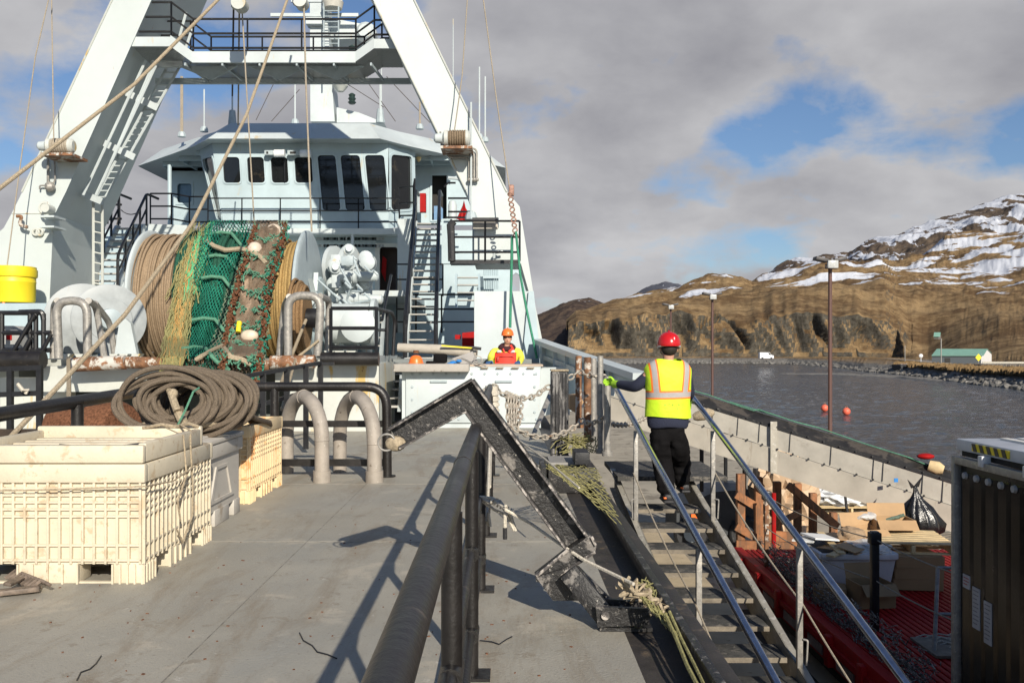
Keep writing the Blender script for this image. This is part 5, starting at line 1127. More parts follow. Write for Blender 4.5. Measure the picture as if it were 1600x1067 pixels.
# --- rails at left behind the bins
t0 = thing('hatch_railing', 'dark worn pipe railing running behind the rope coil and bins', 'railing', P(120, 700, 8))
MB().tube([P(-60, 657, 6.2), P(215, 612, 8.7), P(300, 596, 10)], .055, 12).build('top_pipe', pipeblack, t0)
for x, D in ((121, 7.6), (250, 9.4)): MB().tube([P(x, 632, D), P(x, 632, D)*1.0-V(0, 0, 1.05)], .05, 12).build('post', pipeblack, t0)
MB().bx(-7, P(105, 0, 8.8).x, 8.8, 8.86, .42, .72).build('toe_board', mat('dark_timber_board', (.035, .022, .014), .7, var=.4, bump=.5), t0, False)
t0 = thing('ramp_railing', 'black flat bar railing rising from the net to the black roller pipe', 'railing', P(430, 640, 12))
m = MB(); m.beam(P(370, 590, 11.4), P(500, 567, 13.6), .07, .05); m.beam(P(400, 634, 11.9), P(492, 608, 13.6), .05, .05); m.beam(P(500, 568, 13.6), P(522, 568, 13.6), .06, .04); m.build('rails', railblack, t0, False)
m = MB()
for x, D in ((411, 12), (448, 12.6), (478, 13.1), (501, 13.6)): m.beam(P(x, 567+(501-x)*.18, D), P(x, 567+(501-x)*.18, D)-V(0, 0, 1.2), .07, .05, (0, 1, 0))
m.build('posts', railblack, t0, False)
t0 = thing('side_railing', 'black flat railing with a white tie at the left edge behind the bins', 'railing', P(30, 690, 13))
m = MB()
for y in (578, 618): m.beam(P(-40, y, 12.5), P(66, y-4, 12.5), .06, .07)
for x in (16, 62): m.beam(P(x, 575, 12.5), P(x, 690, 12.5), .07, .07, (0, 1, 0))
m.build('bars', railblack, t0, False); MB().tube([P(28, 600, 12.4), P(36, 610, 12.35), P(43, 609, 12.4), P(40, 615, 12.4)], .025, 6).build('white_tie', whiterope, t0)
MB2 = MB(); MB2.bx(-14, -3.9, 9.5, 16.5, -1.4, -1.3); struct(MB2.build('hatch_floor', flat('dark_hatch_floor', (.03, .028, .025), .8), None, False))
tag(MB().lathe(P(100, 668, 10.8), (.9, -.35, 0), [(0, .32), (.1, .34), (.8, .34), (.9, .3)], 20).build('net_bundle', brownchafe), 'brown bundle of net behind the left end of the rope coil', 'net bundle')
tag(MB().tube([P(105, 640, 12), P(85, 665, 11.5), P(83, 690, 11)], .10, 10).build('fender_hose', creampaint), 'curved white hose behind the dark pipe railing', 'hose')
tag(MB().tube([P(107, 560, 16), P(109, 700, 11.2)], .035, 6).tube([P(107, 672, 12), P(107, 700, 11.9)], .05, 8).build('hanging_line', tanrope), 'tan line hanging vertically from the grey cable reels with rusty shackle', 'rope')
# --- main pipe railing along the middle
RX = -.155
pr = thing('pipe_railing', 'long thick black pipe railing running away down the middle of the deck', 'railing', (RX, 4.2, 0))
rx = lambda y: RX-.0026*y
MB().tube([(rx(y), y, 1.05) for y in (.25, 2, 4, 6, 8, 10.8)], .0345, 28).build('top_pipe', pipeblack, pr)
for z in (.57, .20): MB().tube([(rx(1)+.0, .3, z), (rx(10), 10.8, z)], .028, 18).build('lower_pipe', pipeblack, pr)
for i, y in enumerate((1.1, 2.62, 4.17, 5.66, 7.3, 9.0, 10.8)):
    MB().tube([(RX, y, 0), (RX, y, 1.03)], .031, 20).build('post', pipeblack, pr); MB().bx(RX-.075, RX+.085, y-.07, y+.07, 0, .014).build('base_plate', pipeblack, pr, False)
    m = MB()
    for z in (.57, .20): m.tube([(RX, y-.07, z), (RX, y+.07, z)], .034, 18)
    m.tube([(RX, y+.02, .985), (RX, y+.1, 1.05)], .02, 8); m.build('sleeve', pipeblack, pr)
    if i < 6: MB().tube([(RX, y+.03, .98), (RX-.001, y+.22, 1.03)], .02, 8).build('gusset', pipeblack, pr)
m = MB(); m.tube([(rx(3.5), 3.5, 1.05), (rx(3.5), 3.505, 1.05)], .0372, 28); m.build('weld_ring', pipeblack, pr)
# wrapped beige end post and rope ties
m = MB(); m.tube([P(768, 603, 10.6), P(768, 655, 10.6)], .075, 14)
for k in range(4): m.torus(P(767, 612+k*9, 10.6), .085, .02, (.2, -.3, 1), 16, 6)
m.tube([P(769, 650, 10.5), P(766, 700, 8.2), P(764, 760, 6.8)], .018, 6); tag(m.build('wrapped_post_end', whiterope), 'beige rope wrapping around the far end of the long black pipe railing', 'rope')
m = MB()
m.tube([P(748, 776, 5.6), P(770, 778, 5.5), P(790, 796, 5.3), P(830, 818, 5.3), P(878, 852, 5.1)], .009, 6); m.tube([P(750, 780, 5.6), P(772, 796, 5.5), P(792, 805, 5.4), P(803, 828, 5.4), P(806, 829, 5.4), P(797, 803, 5.4), P(790, 790, 5.3)], .009, 6)
m.tube([P(789, 800, 5.35), P(789, 825, 5.35)], .011, 6); m.tube([P(752, 777, 5.6), P(765, 785, 5.5), P(780, 783, 5.45), P(792, 800, 5.4)], .013, 6); m.tube([P(765, 700, 7), P(762, 790, 5.8), P(759, 815, 5.7), P(766, 822, 5.7), P(763, 800, 5.7)], .010, 6)
m.tube([P(878, 852, 5.1), P(915, 876, 5.0), P(990, 912, 4.6)], .010, 6)
for k in range(7): m.torus(P(768+k*5, 783+k*2.5, 5.46), .013, .006, (1, 0, -.4), 10, 5)
tag(m.build('tied_rope', whiterope), 'off white rope knotted to the pipe railing and stretched towards the deck edge', 'rope')
tag(MB().tube([P(789, 824, 5.35), P(789, 842, 5.35)], .013, 8).build('tape_wrapped_rope_end', rubber), 'black taped tip of the knotted off white rope', 'rope end')
tag(MB().tube([P(800, 680, 8.6), P(850, 716, 7.2), P(905, 762, 6.2)], .007, 6).build('guy_rope', whiterope), 'thin rope running behind the bent black bar to the yellow green net', 'rope')
# --- bent black steel bar
def channel(name, label, pts, D, w, th, taper=None, closed_lip=True):
    t0 = thing(name, label, 'steel bar', P(*pts[-1], D)); P3 = [P(x, y, D) for x, y in pts]
    L = []; R = []
    for i, p in enumerate(P3):
        a = P3[max(0, i-1)]; c = P3[min(len(P3)-1, i+1)]
        if i == 0: n = (c-p).normalized(); n = V(n.z, 0, -n.x); k = 1
        elif i == len(P3)-1: n = (p-a).normalized(); n = V(n.z, 0, -n.x); k = 1
        else:
            n1 = (p-a).normalized(); n2 = (c-p).normalized(); q1 = V(n1.z, 0, -n1.x); q2 = V(n2.z, 0, -n2.x); n = (q1+q2).normalized(); k = 1/max(.35, n.dot(q1))
        ww = (w[i] if isinstance(w, list) else w)/2
        L.append(p+n*ww*k); R.append(p-n*ww*k)
    m = MB(); m.prism(L+R[::-1], (0, .02, 0)); m.build('web', scuffed, t0, False)
    for S in (L, R):
        m = MB()
        for a, b2 in zip(S, S[1:]): m.beam(a+V(0, -th/2+.012, 0), b2+V(0, -th/2+.012, 0), th, .014, (0, 1, 0)) if 0 else m.prism([a+V(0, .022, 0), b2+V(0, .022, 0), b2+V(0, -th, 0), a+V(0, -th, 0)], ((P3[0]-P3[0])+V((a-b2).z, 0, -(a-b2).x).normalized()*.012))
        m.build('flange', scuffed, t0, False)
        m = MB()
        m.tube([p+V(0, -th, 0) for p in S], .0075, 6); m.build('worn_lip', edgewear, t0)
    return t0
zb_ = channel('bent_steel_bar', 'tall bent black steel bar with worn white scuffs leaning across the railing', [(618, 684), (733, 618), (912, 862)], 5.15, [.12, .135, .135], .075)
m = MB(); m.ball(P(618, 693, 5.12), .055, 14, (1.1, .7, .8)); m.build('taped_end', tanrope, zb_)
ring = MB().torus(P(604, 691, 5.1), .046, .006, (0, 1, .15), 28, 8, 1.05).build('ring', galv, zb_)
m = MB(); D = 5.05
m.prism([P(890, 858, D), P(922, 836, D), P(932, 852, D), P(930, 862, D), P(858, 914, D), P(838, 908, D), P(836, 900, D)], (0, .10, 0)); m.build('lower_arm', scuffed, zb_, False)
m = MB()
for a, b2 in (((888, 858), (838, 900)), ((930, 862), (876, 898)), ((931, 852), (924, 838))): m.tube([P(*a, D-.012), P(*b2, D-.012)], .009, 6)
m.build('lower_lip', edgewear, zb_)
m = MB(); m.prism([P(838, 902, D-.02), P(880, 888, D-.02), P(905, 938, D-.02), P(864, 938, D-.02)], (0, .13, 0)); m.build('hinge_block', scuffed, zb_, False)
m = MB(); m.beam(P(888, 892, 4.98), P(945, 962, 4.9), .11, .075, (0, 1, 0), .006); m.beam(P(898, 888, 5.08), P(955, 945, 5.0), .05, .06, (0, 1, 0), .006); m.build('link_plate', scuffed, zb_)
m = MB(); m.prism([P(931, 948, 4.82), P(1022, 951, 4.82), P(1012, 976, 4.82), P(934, 980, 4.82)], (0, .03, 0)); m.prism([P(940, 935, 4.95), P(1016, 940, 4.95), P(1016, 962, 4.95), P(938, 964, 4.95)], (0, .03, 0)); m.bx(.50, .78, 4.83, 5.0, .0, .02); m.build('clevis', scuffed, zb_, False)
MB().lathe(P(946, 962, 4.80), (0, 1, 0), [(0, .022), (.2, .022)], 14).build('pin', edgewear, zb_)
# --- far white bolted box
WB = 17.3
wb = thing('bolted_locker', 'big white bolted deck locker with the orange helmeted worker behind it', 'locker', P(735, 668, WB))
A = P(628, 668, WB); B = P(845, 660, WB); zt = P(0, 573, WB).z
MB().bx(A.x, B.x, WB, WB+1.5, .0, zt).build('body', white, wb, False)
MB().bx(A.x+.08, B.x-.02, WB-.05, WB-.003, .10, zt-.06, .004).build('front_plate', white, wb)
m = MB()
for k in range(10): m.lathe((A.x+.35+k*.245, WB-.05, zt-.13), (0, -1, 0), [(0, .025), (.02, .02)], 8); m.lathe((A.x+.35+k*.245, WB-.05, .17), (0, -1, 0), [(0, .025), (.02, .02)], 8)
for k in range(4):
    for x in (A.x+.20, B.x-.12): m.lathe((x, WB-.05, .3+k*.24), (0, -1, 0), [(0, .025), (.02, .02)], 8)
m.build('bolts', zincgrey, wb)
for px in (686, 787): MB().bx(P(px-13, 0, WB).x, P(px+13, 0, WB).x, WB-.09, WB-.045, P(0, 597, WB).z, P(0, 594, WB).z).build('handle', zincgrey, wb, False)
for k in range(4): c = P(757+k*24, 575, WB-.055); MB().box(c, (.14, .02, .03), None, .004).build('slot', flat('slot_rust', (.25, .2, .13)), wb)
tag(MB().bx(P(615, 0, 17).x, P(733, 0, 17).x, 16.95, 18.4, P(0, 581, 17).z, P(0, 568.5, 17).z, .02).build('worktop', flat('grey_beige_board', (.38, .35, .31), .8, spot=(.2, .17, .14), sa=.12)), 'thick grey beige board lying on the left half of the bolted white locker', 'board')
tag(MB().bx(P(700, 0, 17.4).x, B.x+.05, 17.45, 18.7, zt+.004, zt+.04).build('tabletop', flat('rusty_beige_top', (.45, .36, .28), .8)), 'stained top sheet on the right half of the bolted white locker', 'board')
t0 = thing('beige_spar', 'long beige wrapped spar lying above the worktop', 'spar', P(680, 550, 18.3)); MB().tube([P(622, 543, 18.4), P(690, 546, 18.3), P(745, 552, 18.2)], [.09, .10, .10], 14).build('spar', flat('beige_wrap', (.42, .38, .32), .8, bump=.6, bs=20), t0)
MB().prism([P(706, 560, 17.6), P(738, 549, 17.6), P(748, 570, 17.6), P(722, 572, 17.6)], (0, .3, 0)).build('bracket', flat('grey_board2', (.35, .33, .31), .8), t0, False)
MB().beam(P(690, 540, 18.1), P(740, 544, 18.1), .05, .03).build('yellow_bar', yellowp, t0); MB().tube([P(738, 543, 18), P(752, 545, 18)], .03, 8).build('black_handle', rubber, t0)
hp = thing('hard_hat', 'orange hard hat lying on the worktop left of the worker', 'hard hat', P(650, 568, 17.5))
MB().lathe(P(650, 568.5, 17.5), (0, 0, 1), [(0, .155), (.02, .15), (.03, .135), (.09, .125), (.14, .095), (.165, .05), (.17, .005)], 22).build('shell', helmetorange, hp); MB().lathe(P(650, 552, 17.7), (0, 0, 1), [(0, .06), (.06, .05)], 12).build('strap', brownchafe, hp)
tag(MB().box(P(688, 560, 17.6), (.26, .25, .18), None, .04).box(P(674, 566, 17.5), (.2, .2, .05), None, .02).build('black_pouch', blackcloth), 'black pouch on the worktop beside the orange hard hat', 'pouch')
m = MB(); m.ball(P(710, 566, 17.45), .06, 10, (1.6, 1, .5)); m.ball(P(717, 564, 17.4), .05, 10, (1.2, 1, .6)); m.ball(P(704, 568, 17.4), .04, 10, (1.8, 1, .5)); tag(m.build('blue_rag', bluecloth), 'crumpled bright blue rag on the worktop', 'rag')
tag(MB().torus(P(747, 562, 17.4), .08, .012, (.3, -1, .5), 16, 6).tube([P(728, 568, 17.3), P(745, 567, 17.2), P(760, 572, 17.2)], .012, 6).tube([P(735, 566, 17.3), P(722, 560, 17.4), P(712, 563, 17.4)], .02, 6).build('hook_and_line', galv), 'small ring and line beside the left hand of the orange helmeted worker', 'hook')
# --- chains
def chain(name, label, runs, link=.055, r=.008, parent=None):
    m = MB()
    for a, b2, s in runs:
        pts = sag(a, b2, s, 60); L = sum((q-p).length for p, q in zip(pts, pts[1:])); n = int(L/(link*.78)); 
        for i in range(n):
            t = (i+.5)/n*60; k = min(59, int(t)); p = pts[k].lerp(pts[k+1], t-k); d = (pts[k+1]-pts[k]).normalized(); sd = d.orthogonal(); sd.rotate(Matrix.Rotation(pi/2*(i % 2)+.5, 3, d)); sd.normalize()
            ring = [p+d*cos(2*pi*j/10)*link*.5+sd*sin(2*pi*j/10)*link*.30 for j in range(10)]; m.tube(ring, r, 5, closed=True)
    return tag(m.build(name, chainm), label, 'chain')
chain('safety_chain', 'upper weathered chain hanging from the beige post to the rusty stanchions', [(P(770, 600, 10.6), P(808, 620, 11), .06), (P(808, 620, 11), P(852, 606, 11.4), .06), (P(852, 606, 11.4), P(905, 580, 11.6), .03), (P(905, 581, 11.6), P(945, 586, 11.2), .03)], .10, .012)
chain('safety_chain', 'lower weathered chain sagging in front of the black timber post', [(P(787, 660, 10.5), P(802, 668, 10.5), .02), (P(802, 668, 10.5), P(912, 655, 11.2), .16)], .10, .013)
chain('chain_bundle', 'bunched up chain hanging vertically under the upper chain', [(P(792+k*4.5, 612+k*2, 10.9), P(795+k*3.5, 664+random.uniform(-4, 6), 10.6), 0) for k in range(6)], .09, .012)
chain('gangway_chain', 'dark chain across the opening at the head of the gangway', [(P(915, 660, 11), P(948, 650, 10.6), .03), (P(948, 661, 10.6), P(1012, 650, 12), .06)], .09, .011)
# --- timber post, steps, stanchions
tp = thing('timber_post', 'thick black weathered timber post right of the bolted white locker', 'post', P(876, 682, 11.4))
A = P(865, 0, 11.4); m = MB(); m.bx(P(861, 0, 11.4).x, P(888, 0, 11.4).x, 11.35, 11.6, 0, P(0, 580, 11.4).z, .02)
for k in range(5): m.bx(P(863+k*5.2, 0, 11.4).x, P(866+k*5.2, 0, 11.4).x, 11.335, 11.36, .02, P(0, 583, 11.4).z)
m.build('post', mat('black_timber', (.03, .029, .03), .7, var=.5, vs=9, spot=(.20, .19, .18), sa=.22, ss=9, streak=True, bump=.8, bs=30), tp); MB().bx(P(861, 0, 11.4).x-.005, P(888, 0, 11.4).x+.005, 11.34, 11.61, P(0, 580, 11.4).z, P(0, 577, 11.4).z, .01).build('worn_cap', tanrope, tp)
t0 = thing('steel_angle', 'flat grey steel strip leaning against the side of the bolted white locker', 'steel bar', P(838, 690, 12.5)); MB().prism([P(826, 688, 12.4), P(834, 686, 12.4), P(868, 608, 14), P(860, 606, 14)], (0, .03, 0)).build('strip', galv, t0, False)
def stanchion(px, y0, y1, D, label, m_=rusty, r=.045):
    t0 = thing('stanchion', label, 'post', P(px, y1, D), 'steel stanchions at the head of the gangway'); MB().tube([P(px, y1, D), P(px, y0, D)], r, 12).build('pipe', m_, t0); MB().lathe(P(px, y1, D), (0, 0, 1), [(0, r*1.6), (.05, r*1.6)], 12).build('socket', m_, t0)
stanchion(904, 556, 668, 12.6, 'rusty stanchion pipe, leftmost of the group by the gangway head'); stanchion(918, 558, 690, 11.8, 'rustiest stanchion pipe, second from the left by the gangway head', r=.05); stanchion(927, 560, 688, 12.0, 'pale rusty stanchion pipe, third from the left by the gangway head', galv)
stanchion(938, 556, 708, 10.8, 'tallest bare steel stanchion just left of the green gloved hand', galv, .036); stanchion(949, 588, 712, 10.55, 'shorter steel stanchion directly under the green gloved hand', galv, .04)
bs_ = thing('boarding_step', 'black steel boarding step box beside the gangway head', 'step', P(890, 727, 9.6))
MB().bx(P(853, 0, 10).x, P(925, 0, 10).x, 9.45, 10.5, 0, .26, .01).build('box', scuffed, bs_); MB().bx(P(857, 0, 10).x, P(913, 0, 10).x, 9.7, 10.3, .262, .29).build('grey_mat', flat('grey_mat', (.27, .26, .24), .8), bs_)
MB().bx(P(893, 0, 10).x, P(915, 0, 10).x, 9.5, 9.9, .29, .42, .01).build('rubber_block', rubber, bs_)
tag(MB().bx(P(846, 0, 9.3).x, P(852, 0, 9.3).x, 9.2, 9.9, 0, .30).build('angle_post', scuffed), 'short black angle at the left side of the boarding step', 'steel bar')
m = MB(); 
for k in range(40):
    a = P(random.uniform(888, 925), random.uniform(680, 692), 11.0); m.tube([a, a+V(random.uniform(-.2, .2), .1, random.uniform(-.1, .05)), a+V(random.uniform(-.25, .25), 0, -.15)], .006, 4)
tag(m.build('net_scrap', yellownet), 'scrap of yellow green net behind the boarding step', 'net')
tag(MB().prism([P(890, 618, 12.8), P(905, 616, 12.8), P(912, 628, 12.8), P(902, 646, 12.8), P(890, 640, 12.8)], (0, .3, 0)).build('cardboard_piece', card, None, False), 'piece of brown cardboard between the timber post and the stanchions', 'cardboard')
# --- yellow green nets
def netwedge(name, label, A, B, C, n=13, spread=.02):
    m = MB(); A, B, C = map(Vector, (A, B, C))
    for i in range(n):
        q = B.lerp(C, i/(n-1)); pts = [A.lerp(q, k/10)+V(random.uniform(-1, 1), random.uniform(-1, 1), random.uniform(-1, 1))*spread for k in range(11)]; m.tube(pts, .0035, 5)
    for j in range(2, 11):
        t = j/10; pts = []
        for i in range(n*2): q = B.lerp(C, i/(n*2-1)); pts.append(A.lerp(q, t+(.05 if i % 2 else -.05))+V(0, 0, random.uniform(-1, 1)*spread))
        m.tube(pts, .0032, 5)
    for k in range(26): q = B.lerp(C, random.random()); m.ball(A.lerp(q, random.random())+V(0, 0, .01), .007, 6)
    return tag(m.build(name, yellownet), label, 'net')
netwedge('gangway_net', 'upper yellow green net stretched beside the head of the gangway', P(855, 728, 7.2), P(930, 730, 8.6), P(965, 815, 6.9), 11, .018)
netwedge('gangway_net', 'lower yellow green net tied to the deck edge beside the bent bar', P(985, 915, 4.75), P(1012, 905, 5.0), P(1062, 1000, 4.4), 10, .014)
m = MB()
for k in range(10):
    x = 975+k*6; a = P(x, 912+k*4, 4.7); m.tube([a+V(random.uniform(-.05, .05), random.uniform(-.05, .05), random.uniform(-.05, .05)) for _ in range(7)], .010, 5)
tag(m.build('net_knot', tanrope), 'knotted tan gathering of the lower net next to the clevis', 'rope')
tag(MB().tube([P(1040, 960, 4.5), P(1058, 1000, 4.3), P(1074, 1040, 4.0), P(1100, 1090, 3.7)], .010, 6).tube([P(1046, 955, 4.5), P(1066, 1000, 4.3), P(1086, 1040, 4.0), P(1110, 1090, 3.7)], .008, 6).build('net_tail', yellownet), 'yellow green twine tail trailing down along the gangway side', 'rope')
# ================================================================ GANGWAY
gw = thing('gangway', 'aluminium gangway with grit treads sloping down from the ship to the dock', 'gangway', (1.75, 8.5, -.6))
SL = .318
def gz(y): return -.24-(9.9-y)*SL
xl = lambda y: 1.36+(9.9-y)*.075; xr = lambda y: 2.13+(9.9-y)*.072
Y0, Y1 = 10.75, 5.0
for f, s in ((xl, -1), (xr, 1)):
    m = MB(); a = V(f(Y0), Y0, gz(Y0)+.06); b2 = V(f(Y1), Y1, gz(Y1)+.06); e = V(s*.065, 0, 0); h = V(0, 0, -.24)
    m.prism([a, b2, b2+h, a+h], (s*.012, 0, 0)); m.prism([a, b2, b2+e, a+e], (0, 0, -.012)); m.prism([a+h, b2+h, b2+h+e, a+h+e], (0, 0, .012))
    m.build('stringer', alu, gw, False)
    m = MB()
    for k in range(16): y = Y0-.3-k*.35; m.lathe((f(y)+s*.022, y, gz(y)+.061), (0, 0, 1), [(0, .012), (.008, .009)], 8)
    m.build('rivets', galv, gw)
step = .405; y = 9.95; k = 0
while y > 5.0:
    m = MB(); m.bx(xl(y)+.02, xr(y)-.02, y-.15, y+.20, gz(y)-.04, gz(y)-.001, .004); m.build('tread', treadm, gw)
    MB().bx(xl(y)+.02, xr(y)-.02, y-.160, y-.151, gz(y)-.040, gz(y)+.001).build('tread_nosing', greywood, gw, False)
    y -= step; k += 1
m = MB(); m.bx(xl(10.6)-.05, xr(10.6)+.4, 10.2, 11.6, .02, .07); m.build('top_platform', treadm, gw, False)
# posts and handrails
rl = lambda y: (xl(y)-.03, y, gz(y)+.06+.98)
for s, f in ((-1, xl), (1, xr)):
    for y in (9.55, 7.25, 4.9):
        x = f(y)+s*.02; z = gz(y)+.06
        MB().beam((x, y, z-.1), (x, y, z+.93), .045, .045, (0, 1, 0), .004).build('post', galv, gw)
        m = MB(); m.tube(arc([(x+s*.04, y-.05, z+.02), (x+s*.05, y-.05, z+.22), (x+s*.02, y-.03, z+.22)], .03), .008, 6); m.build('pin_clip', galv, gw)
    MB().tube([(f(10.55)+s*.02, 10.55, gz(10.55)+1.06), (f(3.6)+s*.02, 3.6, gz(3.6)+1.06)], .030, 18).build('handrail', polished, gw)
    m = MB(); ys = (9.55, 7.25, 4.9)
    for ya, yb in zip(ys, ys[1:]): m.tube(sag((f(ya)+s*.045, ya, gz(ya)+.55), (f(yb)+s*.045, yb, gz(yb)+.55), .05), .008, 6)
    m.build('guard_rope', wirerope, gw)
m = MB(); m.box((xl(7.3)-.06, 7.9, gz(7.9)-.05), (.03, .16, .22), None, .01); m.build('side_hinge', scuffed, gw)
# ================================================================ DOCK SIDE
# conveyor
cv = thing('conveyor', 'long grey steel conveyor with black cover sloping up from the dock to the ship', 'conveyor', (4, 13, -1.5))
CL = V(P(930, 0, 15.2).x, 15.2, P(0, 578, 15.2).z); CR = V(P(1640, 0, 12.4).x, 12.4, P(0, 796, 12.4).z)
def cvp(t, dz=0, dy=0): return CL.lerp(CR, t)+V(0, dy, dz)
H1, H2 = -.36, -.74
MB().prism([cvp(0, 0), cvp(1, 0), cvp(1, H1), cvp(0, H1)], (0, .05, 0)).build('upper_side', mat('pale_zinc_panel', (.46, .43, .37), .55, .05, var=.12, vs=3, spot=(.36, .33, .28), sa=.12, ss=5), cv, False)
MB().prism([cvp(0, H1-.012, -.03), cvp(1, H1-.012, -.03), cvp(1, H2, -.03), cvp(0, H2, -.03)], (0, .08, 0)).build('lower_side', mat('dirty_zinc_panel', (.47, .43, .36), .55, .1, var=.12, vs=2, spot=(.3, .25, .19), sa=.14, ss=3, streak=True, spot2=(.55, .53, .48), sa2=.07, ss2=12), cv, False)
m = MB(); m.prism([cvp(0, .0), cvp(1, .0), cvp(1, -.05), cvp(0, -.05)], (0, -.02, 0)); m.build('top_seam', rubber, cv, False)
m = MB(); m.prism([cvp(0, -.0, -.02), cvp(1, 0, -.02), cvp(1, .10, .12), cvp(0, .10, .12)], (0, .02, 0)); m.prism([cvp(0, .10, .12), cvp(1, .10, .12), cvp(1, .13, .8), cvp(0, .13, .8)], (0, 0, .02))
m.build('black_cover', mat('black_tarp', (.028, .026, .024), .4, var=.4, vs=2, spot=(.07, .06, .05), sa=.2, ss=3, bump=1, bs=7), cv, False)
m = MB()
for k in range(30): p = cvp(k/29, H1+.005, -.055); m.lathe(p, (0, -1, 0), [(0, .018), (.02, .012)], 8); p = cvp(k/29, -.02, -.03); m.lathe(p, (0, -1, 0), [(0, .015), (.015, .012)], 8)
m.build('bolts', rubber, cv)
m = MB()
for t in (.30, .36, .41, .48, .57, .66, .68, .76, .80, .87): m.beam(cvp(t, -.03, -.01), cvp(t-.003, H1+.02, -.015), .008, .008)
m.build('seams', rubber, cv, False)
for t in (.44, .20): a = cvp(t, .05, -.05); MB().beam(a, cvp(t, H2, -.05), .10, .02, (0, 1, 0)).build('joint_strap', alu, cv)
MB().tube(arc([cvp(.60, H2, 0), cvp(.605, H2-.28, 0), cvp(.645, H2-.28, 0), cvp(.65, H2, 0)], .2), .02, 6).build('hanging_hose', rubber, cv)
# sign
p = P(1250, 737, 13.25); t0 = thing('warning_sign', 'small yellow HARD HAT AREA notice stuck on the conveyor side', 'sign', p)
yy = CL.lerp(CR, (p.x-CL.x)/(CR.x-CL.x)).y-.05
pts = [V(P(x, y, yy).x, yy, P(x, y, yy).z) for x, y in ((1243, 727), (1257, 729.5), (1254.5, 749.5), (1241, 746.5))]
MB().prism(pts, (0, .01, 0)).build('plate', yellowp, t0, False)
for k, s in enumerate(('HARD', 'HAT', 'AREA')):
    cu = bpy.data.curves.new('lettering', 'FONT'); cu.body = s; cu.size = .052; cu.align_x = 'CENTER'; cu.extrude = .001
    tmp = bpy.data.objects.new('lettering', cu); COL.objects.link(tmp); dg = bpy.context.evaluated_depsgraph_get(); me = bpy.data.meshes.new_from_object(tmp.evaluated_get(dg)); bpy.data.objects.remove(tmp)
    me.transform(Matrix.Translation(V(P(1249.4-k*.6, 734+k*5.2, yy).x, yy-.004, P(0, 734.5+k*5.2, yy).z)) @ Matrix.Rotation(radians(12), 4, 'Y') @ Matrix.Rotation(radians(90), 4, 'X')); finish(me, 'lettering', railblack, t0, False)
tag(MB().box(P(1400, 750, 12.98), (.055, .01, .055)).build('blue_sticker', bluecloth, None, False), 'tiny blue sticker on the conveyor side near the black bag', 'sticker')
tag(MB().tube([cvp(.18, .14, .3), cvp(.30, .16, .25), cvp(.40, .12, .15), cvp(.42, .17, .3), cvp(.5, .15, .2), cvp(.56, .17, .4), cvp(.66, .14, .3), cvp(.74, .13, .1), cvp(.775, .1, .1)], .009, 6).tube([cvp(.36, .16, .5), cvp(.41, .15, .3), cvp(.47, .16, .35)], .009, 6).build('green_line', palegreen), 'pale green rope lying along the black conveyor cover', 'rope')
m = MB(); m.lathe(cvp(.775, .10, .05), (1, -.5, -.3), [(0, .08), (.12, .10), (.2, .06)], 12); tag(m.build('wooden_roller', palewood), 'small wooden block tied on the conveyor cover near its right end', 'block'); tag(MB().ball(cvp(.772, .22, .1), .09, 10, (1.4, 1, .5)).build('red_cloth', redp), 'red cloth bundle on the conveyor near its right end', 'cloth')
tag(MB().lathe(P(1083, 652, 13.6), (1, -.3, .3), [(0, .04), (.05, .07), (.15, .085), (.25, .08), (.32, .03)], 14).build('canvas_roll', tanrope), 'small beige rolled canvas on the conveyor just right of the red helmeted worker', 'roll')
# bag
bg_ = thing('bin_bag', 'bulging black plastic bag hanging from the conveyor', 'bag', P(1425, 800, 12.6))
m = MB(); c = P(1430, 812, 12.45); seg = 44
prof = [(.62, .02), (.50, .035), (.40, .07), (.25, .16), (.10, .23), (-.05, .27), (-.2, .25), (-.3, .14), (-.33, .02)]; rings = []
for j, (z, r) in enumerate(prof):
    rings.append([m.b.verts.new(c+V(cos(2*pi*i/seg)*r*(1.05+.45*noise.noise(Vector((cos(2*pi*i/seg)*2.6, sin(2*pi*i/seg)*2.6, z*4)))+.12*sin(i*1.9+z*3))+(.62-z)*.10, sin(2*pi*i/seg)*r*.8*(1+.15*sin(i*2.3)), z*.74)) for i in range(seg)])
for a, b2 in zip(rings, rings[1:]):
    for i in range(seg): m.b.faces.new((a[i], a[(i+1) % seg], b2[(i+1) % seg], b2[i]))
m.build('sack', bagm, bg_, True, 180); m = MB(); c = c-V(0, 0, .15); m.prism([c+V(-.02, 0, .6), c+V(.10, 0, .74), c+V(.05, 0, .6)], (0, .02, 0)); m.prism([c+V(0, 0, .6), c+V(-.10, 0, .70), c+V(-.05, 0, .58)], (0, .02, 0)); m.build('knot', bagm, bg_, False)
# pallets
def pallet(name, label, c, L, Wd, rz, m_, n=7):
    t0 = thing(name, label, 'pallet', c); R = Matrix.Rotation(rz, 3, 'Z')
    def bxx(mb, x, y, z, sx, sy, sz): q = V(x, y, z); q.rotate(R); mb.box(Vector(c)+q, (sx, sy, sz), R, .004)
    mb = MB()
    for k in range(n): bxx(mb, 0, -Wd/2+.05+(Wd-.1)*k/(n-1), .13, L, .09, .02)
    mb.build('top_boards', m_, t0); mb = MB()
    for k in (-1, 0, 1): bxx(mb, k*(L/2-.03), 0, .065, .045, Wd, .09)
    mb.build('stringers', m_, t0); mb = MB()
    for k in (-1, 0, 1): bxx(mb, 0, k*(Wd/2-.06), .01, L, .09, .018)
    mb.build('bottom_boards', m_, t0); return t0
